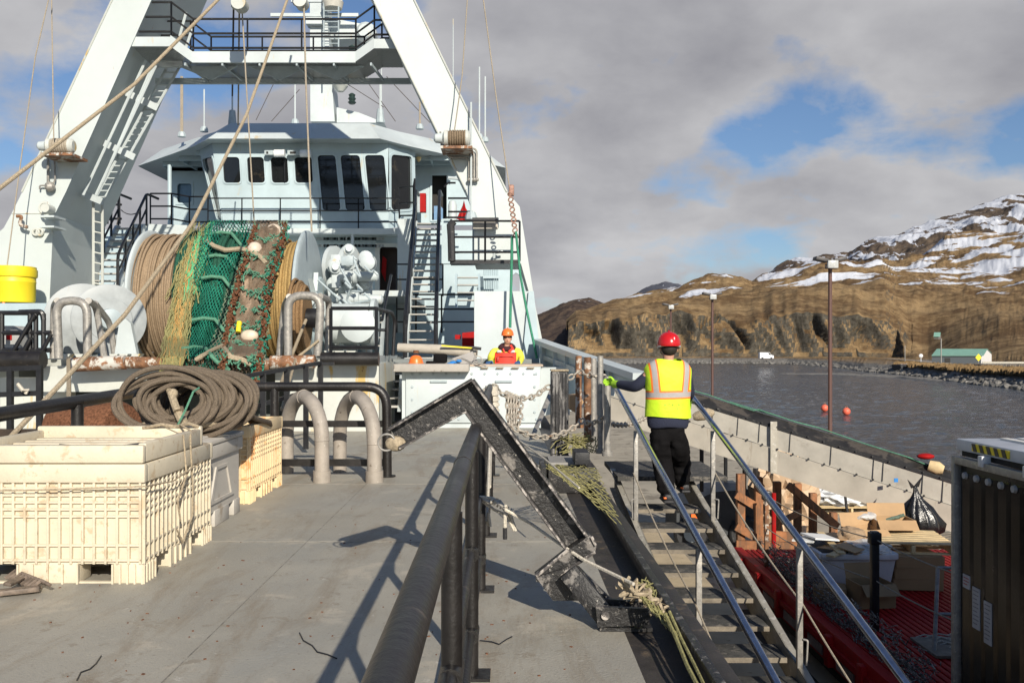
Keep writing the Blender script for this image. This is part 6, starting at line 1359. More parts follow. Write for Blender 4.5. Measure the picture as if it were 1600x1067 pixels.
# red float deck
rf = thing('red_platform', 'red slatted plastic platform on the dock, half in shade', 'platform', (5, 9.5, -1.5)); RZ = -1.36
m = MB()
for k in range(62): x = 3.42+k*.075; m.bx(x, x+.055, 6.2, 13.0, RZ-.03, RZ, .004) if k < 62 else None
m.build('slats', redp, rf)
MB().bx(3.40, 8.2, 6.15, 13.05, RZ-.10, RZ-.032).build('slab', redp, rf, False)
m = MB(); m.bx(3.28, 3.40, 5.6, 13.1, RZ-.34, RZ+.01, .01); m.bx(3.24, 3.28, 5.6, 13.1, RZ-.16, RZ-.10)
for k in range(9): y = 5.7+k*.85; m.bx(3.22, 3.29, y, y+.12, RZ-.33, RZ-.02, .01)
m.build('side_wall', redp, rf)
m = MB()
for k in range(8): y = 5.9+k*.85; m.bx(3.30-.035, 3.30-.022, y+.1, y+.55, RZ-.30, RZ-.2)
build_each(m, 'worn_patch', flat('worn_pink_grey', (.30, .22, .19), .8, var=.4), rf, False)
m = MB(); m.bx(3.45, 8.2, 12.95, 13.07, RZ-.4, RZ-.1); m.bx(3.5, 8.2, 6.3, 12.8, DOCK+.01, RZ-.1); m.build('underframe', dark, rf, False)
# mesh fence panel with wires
mf = thing('mesh_barrier', 'dark bundle of netting along the edge of the red platform', 'netting', (3.5, 10, RZ))
m = MB()
for k in range(1000):
    y = random.uniform(7.6, 12.3); a = V(3.52+random.uniform(-.08, .08), y, RZ+random.uniform(.0, 1)**2*.30); m.tube([a+V(random.uniform(-.04, .04), random.uniform(-.14, .14), random.uniform(-.03, .03)) for _ in range(3)], random.choice((.003, .005)), 4)
m.build('twine', mat('black_white_twine', (.04, .04, .038), .6, var=.9, vs=30, spot=(.32, .31, .29), sa=.2, ss=40), mf)
for k, y in enumerate((12.0, 9.3, 7.3)):
    t0 = thing('rope_post', ['red and black rope post at the far corner of the red platform', 'black rope post in the middle of the platform edge', 'nearest black rope post, deep in shade'][k], 'post', (3.5+k*.25, y, RZ), 'rope posts on the red platform')
    x = 3.44+k*.33; MB().beam((x, y, RZ-.1), (x, y, RZ+1.0), .075 if k else .05, .075 if k else .05, (0, 1, 0), .006).build('post', railblack if k else rusty, t0)
    MB().box((x, y, RZ+.93), (.11, .11, .12), None, .01).build('cap', railblack, t0)
m = MB()
for z in (.92, .5): m.tube(sag((3.44, 12, RZ+z), (3.77, 9.3, RZ+z), .06)+sag((3.77, 9.3, RZ+z), (4.10, 7.3, RZ+z), .05), .007, 5)
tag(m.build('barrier_rope', wirerope), 'thin ropes strung between the posts on the red platform', 'rope')
# plastic tub with rubbish
def tub(c, L, Wd, H, name, label, m_):
    t0 = thing(name, label, 'tub', c); x, y, z = c; mb = MB(); a = [V(x-L/2+.06, y-Wd/2+.06, z), V(x+L/2-.06, y-Wd/2+.06, z), V(x+L/2-.06, y+Wd/2-.06, z), V(x-L/2+.06, y+Wd/2-.06, z)]; b2 = [V(x-L/2, y-Wd/2, z+H), V(x+L/2, y-Wd/2, z+H), V(x+L/2, y+Wd/2, z+H), V(x-L/2, y+Wd/2, z+H)]
    for i in range(4): j = (i+1) % 4; mb.face([a[i], a[j], b2[j], b2[i]])
    mb.face(a); mb.build('body', m_, t0, False); mb = MB()
    for i in range(4): j = (i+1) % 4; mb.beam(b2[i], b2[j], .06, .07, (0, 0, 1), .01)
    mb.build('rim', m_, t0); return t0
tubm = flat('translucent_white_tub', (.50, .50, .52), .5)
TC = V(P(1322, 0, 11.1).x, 11.1, RZ)
tub(TC, .88, .8, .42, 'plastic_tub', 'greyish white plastic tub full of packaging on the red platform', tubm)
def cbox(px, y, D, sx, sy, sz, rz, label, m_=card, flaps=True, z=None):
    c = P(px, y, D); c.z = c.z if z is None else z; t0 = thing('cardboard_box', label, 'box', c); R = Matrix.Rotation(rz, 3, 'Z'); mb = MB()
    def Q(x, yy_, zz_): q = V(x, yy_, zz_); q.rotate(R); return c+q
    for (x, yv, ax, ay) in ((0, -sy/2, sx, .012), (0, sy/2, sx, .012), (-sx/2, 0, .012, sy), (sx/2, 0, .012, sy)): q = Q(x, yv, sz/2); mb.box(q, (ax, ay, sz), R)
    mb.box(Q(0, 0, .01), (sx, sy, .012), R)
    if not flaps: mb.box(Q(0, 0, sz), (sx+.004, sy+.004, .01), R)
    mb.build('carton', m_, t0, False)
    if flaps:
        mb = MB(); mb.prism([Q(-sx/2, -sy/2, sz), Q(sx/2, -sy/2, sz), Q(sx/2, -sy/2-.12, sz-.10), Q(-sx/2, -sy/2-.12, sz-.10)], (0, 0, .006)); mb.prism([Q(-sx/2, sy/2, sz), Q(sx/2, sy/2, sz), Q(sx/2, sy/2+.05, sz+.16), Q(-sx/2, sy/2+.05, sz+.16)], (0, .006, 0)); build_each(mb, 'flap', m_, t0, False)
    return t0
pallet('pallet', 'pale new wooden pallet lying on the stacked boxes beside the tub', (P(1412, 0, 11.3).x, 11.3, RZ+.40), .95, .85, -.15, palewood)
cbox(1393, 0, 11.7, .48, .34, .13, -.05, 'open brown carton on the pale pallet beside the black bag', card, True, RZ+.555)
cbox(1350, 0, 11.5, .42, .34, .14, .25, 'open brown carton resting on the tub behind the clear plastic', card, True, RZ+.46)
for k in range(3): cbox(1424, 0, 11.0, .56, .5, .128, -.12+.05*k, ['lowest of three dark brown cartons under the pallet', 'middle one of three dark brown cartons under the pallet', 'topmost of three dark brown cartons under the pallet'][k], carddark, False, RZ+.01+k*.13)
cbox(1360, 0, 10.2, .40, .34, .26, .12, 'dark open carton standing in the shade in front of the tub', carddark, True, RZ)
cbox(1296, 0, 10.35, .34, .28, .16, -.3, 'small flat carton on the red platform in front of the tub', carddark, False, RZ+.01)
cbox(1300, 0, 12.4, .45, .35, .30, .5, 'closed carton behind the tub near the timber trestle', card, False, RZ+.01)
m = MB(); m.beam((P(1290, 0, 10.7).x, 10.55, RZ+.46), (P(1375, 0, 11.5).x, 11.6, RZ+.50), .10, .02); m.beam((P(1310, 0, 10.7).x, 10.6, RZ+.48), (P(1290, 0, 11.5).x, 11.7, RZ+.50), .09, .02); build_each(m, 'loose_board', palewood, None, False)
for o_, l_ in zip([o for o in COL.objects if o.name.startswith('loose_board')], ('pale loose board lying across the tub towards the pallet', 'second pale loose board lying lengthwise on the tub')): tag(o_, l_, 'board')
m = MB()
for k in range(7): p = P(random.uniform(1288, 1345), 0, 11.1+random.uniform(-.3, .3)); p.z = RZ+.44+k*.014; m.box(p, (random.uniform(.25, .45), random.uniform(.2, .35), .010), Matrix.Rotation(random.uniform(-.8, .8), 3, 'Z') @ Matrix.Rotation(random.uniform(-.25, .25), 3, 'X'))
tag(m.build('cardboard_sheets', card, None, False), 'loose flattened cardboard sheets heaped on the tub', 'cardboard')
tag(MB().box((P(1290, 0, 11).x, 11.2, RZ+.55), (.35, .3, .02), Matrix.Rotation(.12, 3, 'Y') @ Matrix.Rotation(.3, 3, 'Z')).box((P(1266, 0, 11).x, 11.2, RZ+.52), (.25, .3, .02), Matrix.Rotation(-.5, 3, 'Z')).build('foam_sheet', flat('white_foam', (.72, .72, .70), .6), None, False), 'white foam sheet on the left side of the rubbish heap', 'foam sheet')
def blob(name, label, c, s, m_, cat='plastic'):
    mb = MB(); bmesh.ops.create_icosphere(mb.b, subdivisions=4, radius=1, matrix=Matrix.Translation(c) @ Matrix.Diagonal((*s, 1)))
    for v in mb.b.verts: d = v.co-Vector(c); v.co = Vector(c)+d*(1+.35*noise.ridged_multi_fractal(Vector(v.co)*6, 1, 2, 3, 1, 2)-.35)
    return tag(mb.build(name, m_, None, True, 25), label, cat)
blob('clear_plastic_wrap', 'crumpled clear plastic wrap on top of the tub', (P(1345, 0, 11.1).x, 10.95, RZ+.47), (.28, .26, .08), film); blob('clear_plastic_wrap', 'small shiny knot of clear plastic behind the open cartons', (P(1345, 0, 11.9).x, 11.8, RZ+.68), (.16, .12, .07), film)
blob('brown_paper_ball', 'crumpled brown paper leaning against the carton on the tub', (P(1330, 0, 11.2).x, 11.2, RZ+.57), (.15, .12, .10), flat('brown_paper', (.30, .21, .13), .8))
m = MB()
for k in range(5): m.lathe((P(1385+k*7, 0, 11.6).x, 11.6+.05*k, RZ+.68), (random.random(), -.3, .3), [(0, .02), (.09, .022)], 8)
tag(m.build('bottles', flat('small_items', (.15, .2, .15), .3)), 'few small cans and bottles in the open carton beside the black bag', 'bottles')
# trestle and timber frames
tr = thing('timber_trestle', 'orange brown timber trestle standing under the conveyor', 'trestle', (5.2, 14.5, DOCK))
def post(px, y0, y1, D, w=.12): a, b2 = P(px, y0, D), P(px, y1, D); b2.z = max(b2.z, DOCK); MB().beam(b2, a, w, w, (0, 1, 0), .006).build('post', wood, tr)
for px, y0, y1, D in ((1157, 740, 890, 14.2), (1185, 745, 880, 14.6), (1214, 752, 880, 15.2), (1246, 755, 850, 16), (1270, 770, 850, 16.2), (1302, 800, 850, 16.4)): post(px, y0, y1, D)
m = MB(); m.beam(P(1150, 772, 14.1), P(1180, 790, 14.1), .05, .12); m.beam(P(1150, 822, 14.1), P(1200, 850, 14.1), .05, .12); m.beam(P(1180, 838, 14.7), P(1245, 842, 14.7), .05, .22); m.beam(P(1232, 758, 15.6), P(1308, 822, 15.9), .08, .12); m.beam(P(1150, 855, 14.0), P(1240, 858, 14.0), .06, .22); m.beam(P(1190, 830, 14.9), P(1250, 800, 15.6), .05, .1)
build_each(m, 'brace', wood, tr, False)
tag(MB().tube([P(1209, 770, 13.6), P(1209, 880, 13.6)], .035, 8).build('red_pole', redp), 'slim red pole in front of the timber trestle', 'pole')
pallet('pallet', 'weathered grey pallet on the dock behind the black bag', (P(1478, 0, 16).x, 16.2, DOCK), 1.2, 1.0, .4, greywood)
for px, D, lab, s in ((1318, 19.8, 'white wrapped goods on a pallet behind the conveyor', (.95, .5, .26)),):
    p = (P(px, 0, D).x, D, DOCK); pallet('pallet', 'low pallet under the white wrapped goods behind the conveyor', p, 2.0, 1.0, 0, palewood); blob('wrapped_goods', lab, (p[0], D, DOCK+.36), s, flat('white_wrap', (.62, .63, .64), .35, bump=.6), 'goods')
blob('wrapped_goods', 'pile of tan wrapped sacks behind the timber trestle', (P(1225, 0, 17.5).x, 17.6, DOCK+.6), (.62, .5, .85), flat('tan_wrap', (.52, .37, .24), .6, bump=.6), 'goods')
# forklift glimpse behind gangway
fk = thing('forklift', 'dark forklift parked on the dock behind the gangway with a driver in hi-vis', 'forklift', (P(1110, 0, 16.5).x, 16.5, DOCK)); fx = P(1112, 0, 16.5).x
m = MB(); m.prism([V(fx-.75, 15.9, DOCK+.25), V(fx+.5, 15.9, DOCK+.25), V(fx+.62, 15.9, DOCK+.6), V(fx+.5, 15.9, DOCK+1.05), V(fx-.1, 15.9, DOCK+1.0), V(fx-.75, 15.9, DOCK+.7)], (0, 1.1, 0)); m.build('body', flat('forklift_grey', (.045, .05, .055), .5), fk, False)
for x, y in ((fx+.45, 15.82), (fx-.5, 15.82), (fx+.45, 16.9)):
    w = MB().lathe((x, y, DOCK+.28), (0, 1, 0), [(0, .26), (.03, .29), (.17, .29), (.2, .26)], 22).build('tyre', rubber, fk); MB().lathe((x, y-.02, DOCK+.28), (0, 1, 0), [(0, .14), (.05, .14)], 16).build('rim', zincgrey, w)
m = MB()
for x in (fx-.3, fx+.45): m.tube([(x, 15.95, DOCK+1.0), (x, 15.95, DOCK+2.0), (x-.1, 16.9, DOCK+2.0), (x-.1, 16.9, DOCK+1.0)], .035, 8)
m.build('overhead_guard', railblack, fk); MB().bx(fx-.5, fx-.15, 15.86, 15.9, DOCK+.5, DOCK+.62).build('orange_panel', orange, fk, False)
# container on the right edge
cn = thing('container', 'dark ribbed metal container standing at the right edge', 'container', (4.7, 2, DOCK))
X0 = 3.45; YE = 7.0; ZT = .66
MB().bx(X0+.03, 5.9, 0.3, YE-.02, DOCK+.1, ZT-.02).bx(5.2, 7.6, -6, 6.0, DOCK+.1, 1.75).build('box', mat('dark_brown_metal', (.045, .042, .040), .3, .6, var=.3, vs=2, spot=(.08, .072, .06), sa=.2, ss=2, streak=True), cn, False)  # second block: taller, added out of view to shade the red platform
ribm = mat('dark_reflective_metal', (.062, .056, .052), .22, .8, var=.3, vs=1.5, bump=.2, bs=6)
m = MB()
for k in range(24):
    y = YE-.10-k*.165; m.prism([V(X0+.04, y, DOCK+.15), V(X0+.004, y-.02, DOCK+.15), V(X0+.004, y-.125, DOCK+.15), V(X0+.04, y-.145, DOCK+.15)], (0, 0, ZT-DOCK-.24)) if k < 24 else None
m.build('corrugation', ribm, cn, False)
m = MB()
for k in range(24): y = YE-.172-k*.165; m.lathe((X0+.004, y, ZT-.11), (-1, 0, 0), [(0, .028), (.02, .024)], 12)
m.build('plugs', flat('pale_cap', (.35, .35, .35), .5), cn)
m = MB(); m.bx(X0-.025, X0+.035, YE-.05, YE, DOCK, ZT+.02, .004); m.bx(X0-.025, X0+.035, .3, YE-.05, ZT-.035, ZT+.02, .004); m.build('frame', galv, cn)
MB().bx(X0+.05, 5.9, .3, YE-.02, ZT+.022, ZT+.06).build('gap', dark, cn, False)
MB().bx(X0-.03+.06, 5.9, .3, YE+.03, ZT+.062, ZT+.15, .01).build('roof_rail', flat('pale_grey_rail', (.55, .57, .60), .5), cn)
m = MB()
for k in range(18): m.bx(X0+.3+k*.13, X0+.36+k*.13, .4, YE-.1, ZT+.149, ZT+.165)
m.build('roof_ribs', flat('white_roof', (.7, .68, .63), .6), cn, False)
hz = MB().bx(X0+.022, X0+.034, 6.28, 6.78, ZT+.08, ZT+.135).build('hazard_stripe', yellowp, cn, False)
m = MB()
for k in range(5): y = 6.30+k*.10; m.prism([V(X0+.019, y, ZT+.08), V(X0+.019, y+.05, ZT+.08), V(X0+.019, y+.08, ZT+.135), V(X0+.019, y+.03, ZT+.135)], (.012, 0, 0))
m.build('black_bars', railblack, hz, False)
for y in (6.55, 5.98): MB().bx(X0-.04, X0+.03, y-.03, y+.03, ZT-.01, ZT+.07, .008).build('latch', flat('latch_white', (.6, .6, .6), .4), cn)
for a0, a1, z0_, z1_, hd in ((6.86, 6.76, -.34, -.24, 'r'), (6.72, 6.62, -.60, -.30, 0), (6.56, 6.46, -.66, -.36, 0)):
    s = MB().bx(X0-.004, X0+.003, a1, a0, z0_+.5-.45, z1_+.5-.45).build('sticker', flat('white_sticker', (.42, .42, .43), .5), cn, False); m = MB(); n = 9 if hd == 0 else 3
    for k in range(n): z = z1_+.05-.02-(z1_-z0_-.03)*k/n; m.bx(X0-.0055, X0-.004, a1+.012+.02*(k % 3 == 2), a0-.012, z-.006, z)
    m.build('print', flat('print_grey', (.12, .12, .13)) if hd == 0 else redp, s, False)
# ladder frame in shade
sf = thing('step_frame', 'small aluminium step frame standing on the red platform in the shade', 'step', (P(1465, 0, 8.8).x, 8.8, RZ)); c = sf.location
m = MB()
for x in (-.15, .25): m.tube([c+V(x, -.25, 0), c+V(x+.2, .1, .72)], .02, 6)
m.tube([c+V(.05, .1, .72), c+V(.45, .1, .72)], .02, 6); m.tube([c+V(-.05, -.08, .32), c+V(.33, -.08, .32)], .02, 6); m.build('tubes', galv, sf)
tag(MB().bx(c.x-.2, c.x+.6, c.y-.4, c.y+.15, RZ+.005, RZ+.03).build('plywood_sheet', greywood, None, False), 'bare plywood sheet under the aluminium step frame', 'plywood')
m = MB()
for k in range(12): a = V(4.0+random.random()*.6, 8.6+random.random()*.5, RZ+.02); m.tube([a, a+V(.1, .03, .02), a+V(.22+random.random()*.2, -.1, 0)], .007, 5)
tag(m.build('loose_twine', whiterope), 'loose pale twine strewn on the shaded red platform', 'twine')
# ================================================================ LINES AND WIRES
def line(pts, r, m_, label, s=0): return tag(MB().tube(pts if not s else sag(pts[0], pts[1], s), r, 8).build('rigging_line', m_), label, 'rope')
line([P(470, -60, 19), P(385, 180, 15), P(300, 350, 12.5), P(195, 492, 10.6), P(8, 692, 8.6)], .026, tanrope, 'thick tan line crossing the net reel diagonally down to the bins')
line([P(400, -60, 16), P(210, 132, 13.5), P(-40, 325, 11)], .026, tanrope, 'thick tan line running from the gantry top to the left edge')
line([P(85, -40, 20), P(55, 90, 20), P(28, 285, 20), P(8, 440, 19.5)], .013, wirerope, 'thin beige line hanging left of the gantry leg')
line([P(8, 440, 19.5), P(4, 500, 19.4)], .03, orange, 'orange lashing at the lower end of the left hanging line')
line([P(80, -40, 20.4), P(84, 217, 20.2)], .014, wirerope, 'vertical wire running down into the left drum winch')
line([P(378, 12, 20.4), P(397, 345, 20)], .016, wirerope, 'right one of the wires falling to the green net')
line([P(365, 12, 21), P(363, 150, 24)], .022, darkrope, 'dark wire under the left pulley block'); line([P(374, 12, 20.6), P(372, 195, 26)], .02, wirerope, 'pale wire falling behind the roof edge below the left pulley block')
line([P(474, -20, 19), P(478, 130, 18.8), P(487, 362, 18.6)], .019, wirerope, 'wire falling to the right flange of the net reel')
line([P(733, -40, 20.3), P(722, 120, 20.3), P(710, 205, 20.3)], .013, wirerope, 'wire running down into the right drum winch'); line([P(750, -40, 20.3), P(775, 150, 20.3), P(797, 300, 20)], .014, wirerope, 'long thin line falling outside the right gantry leg to the hooks')
line([P(185, 340, 20.6), P(182, 352, 20.6)], .01, darkrope, 'tiny lashing on the left stair head')
line([P(498, 532, 16.2), P(462, 560, 16.2), P(440, 640, 13)], .022, tanrope, 'thin tan rope running down from the brown rope reel'); line([P(478, 500, 17.6), P(448, 575, 16), P(437, 605, 14)], .03, tanrope, 'thicker tan rope from the brown rope reel to the flat bar railing')
line([P(800, 370, 19.8), P(799, 430, 19.8), P(797, 512, 19.8)], .030, greenrope, 'left thick green rope hanging at the right gantry leg'); line([P(806, 362, 19.6), P(813, 430, 19.6), P(822, 480, 19.6), P(839, 560, 19.6)], .026, greenrope, 'right thick green rope slanting down the right gantry leg')
m = MB()
for k in range(9): m.torus(P(797+k*1.1, 304+k*8, 19.7), .045, .015, (0, 1, .3 if k % 2 else 1), 12, 6, 1.2)
m.box(P(799, 298, 19.9), (.12, .12, .25), None, .03); tag(m.build('hook_tackle', mat('rusty_pink_tackle', (.36, .2, .15), .7, var=.4, vs=20)), 'rusty hooks and tackle at the top of the green ropes', 'tackle')
m = MB(); m.box(P(372, 3, 20), (.28, .2, .34), None, .05); m.lathe(P(372, 3, 19.85), (0, 1, 0), [(0, .16), (.3, .16)], 16); tag(m.build('pulley_block', creampaint), 'left pulley block at the top edge', 'pulley')
m = MB(); m.box(P(468, -2, 19), (.28, .2, .30), None, .05); m.lathe(P(468, 0, 18.85), (0, 1, 0), [(0, .14), (.3, .14)], 16); tag(m.build('pulley_block', creampaint), 'right pulley block at the top edge', 'pulley')
for k, (a, b2, D) in enumerate((((432, 122), (400, 188), 34), ((468, 140), (424, 190), 34), ((568, 120), (618, 190), 34), ((604, 120), (672, 192), 33), ((540, 130), (600, 168), 34))):
    line([P(*a, D), P(*b2, D)], .014, darkrope, ['first thin stay left of the mast', 'second thin stay left of the mast', 'thin stay just right of the mast', 'outer thin stay right of the mast', 'short stay at the mast foot'][k])
# small things on our deck
m = MB()
for k in range(9): a = G(8+k*5, 903+k*2, .03); m.tube([a, a+V(.05, .03, .04), a+V(.12, .0, .02)], .012, 6)
m.box(G(30, 922, .03), (.22, .07, .03), Matrix.Rotation(.5, 3, 'Z'), .005); m.box(G(22, 908, .06), (.05, .16, .02), Matrix.Rotation(.2, 3, 'Y'), .004); m.box(G(50, 918, .02), (.10, .05, .015), Matrix.Rotation(-.3, 3, 'Z'))
tag(m.build('ratchet_buckle', flat('rusty_brown_metal', (.17, .13, .10), .6, var=.4, vs=20)), 'rusty ratchet buckle with strap lying beside the nearest bin', 'buckle')
def scrap(pts, label): return tag(MB().tube([G(x, y, .006) for x, y in pts], .0035, 5).build('wire_scrap', railblack), label, 'wire')
scrap([(468, 988), (474, 1000), (488, 1008), (496, 1018), (512, 1022), (526, 1028)], 'thin black wire scrap left of the long pipe railing'); scrap([(750, 1000), (768, 1002), (780, 1006), (792, 998), (800, 994)], 'thin black wire scrap right of the long pipe railing'); scrap([(120, 1062), (126, 1050), (140, 1045), (150, 1036), (158, 1024)], 'thin black wire scrap at the bottom left'); scrap([(640, 1040), (630, 1046), (600, 1042)], 'thin black wire scrap beside the big pipe')
m = MB()
for k in range(140):
    p = G(random.uniform(20, 900), random.uniform(760, 1060), .002)
    if p.x < .6: m.box(p, (random.uniform(.004, .018), random.uniform(.004, .012), .004), Matrix.Rotation(random.random()*3, 3, 'Z'))
tag(m.build('deck_debris', brownchafe, None, False), 'tiny dark crumbs of dirt scattered on the grey deck', 'dirt', kind='stuff')
# ================================================================ PEOPLE
def skinned(name, nodes, edges, m_, parent, sub=2, root=None):
    names = list(nodes); me = bpy.data.meshes.new(name); me.from_pydata([nodes[k][0] for k in names], [(names.index(a), names.index(b2)) for a, b2 in edges], [])
    o = bpy.data.objects.new(name, me); COL.objects.link(o); md = o.modifiers.new('s', 'SKIN'); md.use_smooth_shade = True; md.branch_smoothing = .6
    for i, k in enumerate(names):
        sv = me.skin_vertices[0].data[i]; r = nodes[k][1]; sv.radius = r if isinstance(r, tuple) else (r, r); sv.use_root = (k == (root or names[0]))
    if sub: sb = o.modifiers.new('d', 'SUBSURF'); sb.levels = sub; sb.render_levels = sub
    dg = bpy.context.evaluated_depsgraph_get(); ne = bpy.data.meshes.new_from_object(o.evaluated_get(dg)); bpy.data.objects.remove(o); ne.materials.clear()
    return finish(ne, name, m_, parent, True, 180)
def ch(*n): return list(zip(n, n[1:]))
def glove(name, wrist, palm_dir, side, curl, m_, parent, s=1.0, cuff=None):
    """palm plus five bent fingers. palm_dir: wrist to knuckles; side: across the palm towards the thumb; curl: towards the palm"""
    w = Vector(wrist); d = Vector(palm_dir).normalized(); sd = Vector(side); sd = (sd-d*sd.dot(d)).normalized(); cu = Vector(curl); cu = (cu-d*cu.dot(d)-sd*cu.dot(sd)).normalized()
    nd = {'w': (w, .028*s), 'p': (w+d*.045*s, .034*s)}; ed = [('w', 'p')]
    for i, (o, L) in enumerate(((.028, .078), (.010, .088), (-.009, .082), (-.027, .066))):
        k = w+d*.085*s+sd*o*s; a = k+(d*.8+cu*.5).normalized()*L*.45*s; b2 = a+(d*.25+cu).normalized()*L*.35*s; c = b2+(cu-d*.35).normalized()*L*.28*s
        nd[f'k{i}'] = (k, .014*s); nd[f'a{i}'] = (a, .0115*s); nd[f'b{i}'] = (b2, .0105*s); nd[f'c{i}'] = (c, .009*s); ed += [('p', f'k{i}'), (f'k{i}', f'a{i}'), (f'a{i}', f'b{i}'), (f'b{i}', f'c{i}')]
    t1 = w+d*.03*s+sd*.035*s; t2 = t1+(d*.6+sd*.7+cu*.3).normalized()*.038*s; t3 = t2+(d*.6+cu*.7).normalized()*.032*s
    nd['t1'] = (t1, .014*s); nd['t2'] = (t2, .012*s); nd['t3'] = (t3, .010*s); ed += [('w', 't1'), ('t1', 't2'), ('t2', 't3')]
    return skinned(name, nd, ed, m_, parent, 2)
def head(c, f, r, parent, nm='body'):
    """returns nodes for a skull; c centre, f facing"""
    pass
# --- worker on the gangway, seen from behind
D = 9.75
def q(px, y, d=D): return P(px, y, d)
pA = thing('person', 'worker seen from behind in red helmet, hi-vis vest and dark clothes climbing the gangway', 'person', (1.75, 9.7, -.15))
hips = q(1043, 660); chest = q(1043, 592); nb = q(1044, 563); hc = q(1045, 541)
nd = {'hip': (hips, (.13, .10)), 'waist': (q(1043, 628), (.145, .115)), 'chest': (chest, (.165, .125)), 'nb': (q(1044, 572), (.10, .09)), 'neck': (nb, .055), 'skull': (hc, (.078, .092)), 'crown': (hc+V(0, .01, .06), (.068, .08)),
      'sl': (q(1019, 580), .062), 'el': (q(994, 605, 9.8), .060), 'wl': (q(964, 600, 10.15), .040), 'sr': (q(1070, 580), .062), 'er': (q(1079, 616, 9.9), .046), 'wr': (q(1072, 630, 10.3), .03),
      'hl': (q(1031, 676), .075), 'kl': (q(1034, 722, 9.85), .060), 'al': (q(1044, 772, 9.62), .045), 'tl': (q(1044, 784, 9.82), .035), 'hr': (q(1055, 676), .075), 'kr': (q(1063, 712, 10.0), .060), 'ar': (q(1066, 758, 9.98), .045), 'tr': (q(1070, 764, 10.2), .035)}
ed = ch('hip', 'waist', 'chest', 'nb', 'neck', 'skull', 'crown')+ch('chest', 'sl', 'el', 'wl')+ch('chest', 'sr', 'er', 'wr')+ch('hip', 'hl', 'kl', 'al', 'tl')+ch('hip', 'hr', 'kr', 'ar', 'tr')
body = skinned('body', nd, ed, skin, pA, 2)
def grow(sub, k, add={}): n = {a: (nd[a][0], tuple(v*k for v in nd[a][1]) if isinstance(nd[a][1], tuple) else nd[a][1]*k) for a in sub}; n.update(add); return n
skinned('hoodie', grow(['hip', 'waist', 'chest', 'nb', 'sl', 'el', 'wl', 'sr', 'er', 'wr'], 1.16, {'neck': (q(1045, 560), (.085, .085)), 'hood': (q(1046, 563, 9.66), (.125, .085))}), ch('hip', 'waist', 'chest', 'nb', 'neck')+[('nb', 'hood')]+ch('chest', 'sl', 'el', 'wl')+ch('chest', 'sr', 'er', 'wr'), navy, pA, 2, 'hip')
# crumpled trousers
tz = {'w0': (q(1043, 640), (.16, .12)), 'w1': (q(1043, 652), (.185, .135)), 'hip': (q(1043, 668), (.195, .14)), 'hl': (q(1030, 684), .135), 'tl1': (q(1031, 702), .128), 'kl': (q(1035, 724, 9.85), .120), 'cl': (q(1040, 750, 9.72), .112), 'al': (q(1043, 778, 9.66), .098), 'hr': (q(1057, 684), .132), 'tr1': (q(1060, 702), .125), 'kr': (q(1063, 718, 9.96), .116), 'cr': (q(1065, 740, 9.98), .106), 'ar': (q(1066, 763, 9.98), .094)}
tro = skinned('trousers', tz, ch('w0', 'w1', 'hip')+ch('hip', 'hl', 'tl1', 'kl', 'cl', 'al')+ch('hip', 'hr', 'tr1', 'kr', 'cr', 'ar'), blackcloth, pA, 3)
for v in tro.data.vertices: n = noise.noise(Vector((v.co.x*9, v.co.y*9, v.co.z*22))); v.co += v.normal*(n*.018+.014*noise.noise(Vector((v.co.x*20, v.co.y*20, v.co.z*9))))
for (px, y, d, L) in ((1044, 780, 9.60, .30), (1070, 764, 9.95, .30)):
    c = q(px, y, d); m = MB(); m.prism([c+V(-.05, 0, -.035), c+V(.055, 0, -.035), c+V(.055, 0, .04), c+V(-.05, 0, .04)], (0, .01, 0)); m = MB()
    m.box(c+V(0, .10, -.022), (.105, L, .03), None, .012); m.box(c+V(0, .03, .02), (.095, .14, .08), None, .03); m.box(c+V(0, .17, .008), (.092, .15, .05), None, .022); m.build('boot', rubber, pA); MB().box(c+V(-.04, -.03, .02), (.03, .05, .018), None, .005).build('orange_boot_trim', orange, pA)
# vest: a shell round the torso with stripes by position
vm = bpy.data.materials.new('hi_vis_vest'); vm.use_nodes = True; t = vm.node_tree; b = t.nodes['Principled BSDF']; g = N(t, 'ShaderNodeNewGeometry'); s3 = N(t, 'ShaderNodeSeparateXYZ'); t.links.new(g.outputs['Position'], s3.inputs[0])
X, Z = s3.outputs[0], s3.outputs[2]; cx = q(1044, 0).x
def band(v, c, w): return M(t, 'LESS_THAN', M(t, 'ABSOLUTE', M(t, 'SUBTRACT', v, c)), w)
zc_ = q(0, 616).z; ax = M(t, 'ABSOLUTE', M(t, 'SUBTRACT', X, cx+.005)); above = M(t, 'GREATER_THAN', Z, zc_)
sx_ = M(t, 'ADD', .150, M(t, 'MULTIPLY', M(t, 'SUBTRACT', Z, zc_), .10))
dv = M(t, 'ABSOLUTE', M(t, 'SUBTRACT', ax, sx_)); zt_ = M(t, 'ADD', Z, M(t, 'MULTIPLY', M(t, 'SUBTRACT', X, cx), -.02)); dh = M(t, 'ABSOLUTE', M(t, 'SUBTRACT', zt_, zc_))
orm = M(t, 'MAXIMUM', M(t, 'MULTIPLY', M(t, 'LESS_THAN', dv, .046), above), M(t, 'LESS_THAN', dh, .046)); slm = M(t, 'MAXIMUM', M(t, 'MULTIPLY', M(t, 'LESS_THAN', dv, .027), above), M(t, 'LESS_THAN', dh, .027))
c = MIX(t, orm, (.55, .78, .02), (.85, .20, .03)); c = MIX(t, slm, c, (.36, .34, .33))
dirt = M(t, 'MULTIPLY', M(t, 'MULTIPLY', RAMP(t, NOISE(t, g.outputs['Position'], 60, 5, .7), .56, .62), band(Z, q(0, 633).z, .03)), band(X, cx+.04, .11)); c = MIX(t, dirt, c, (.06, .07, .02))
t.links.new(c, b.inputs['Base Color']); b.inputs['Roughness'].default_value = .65
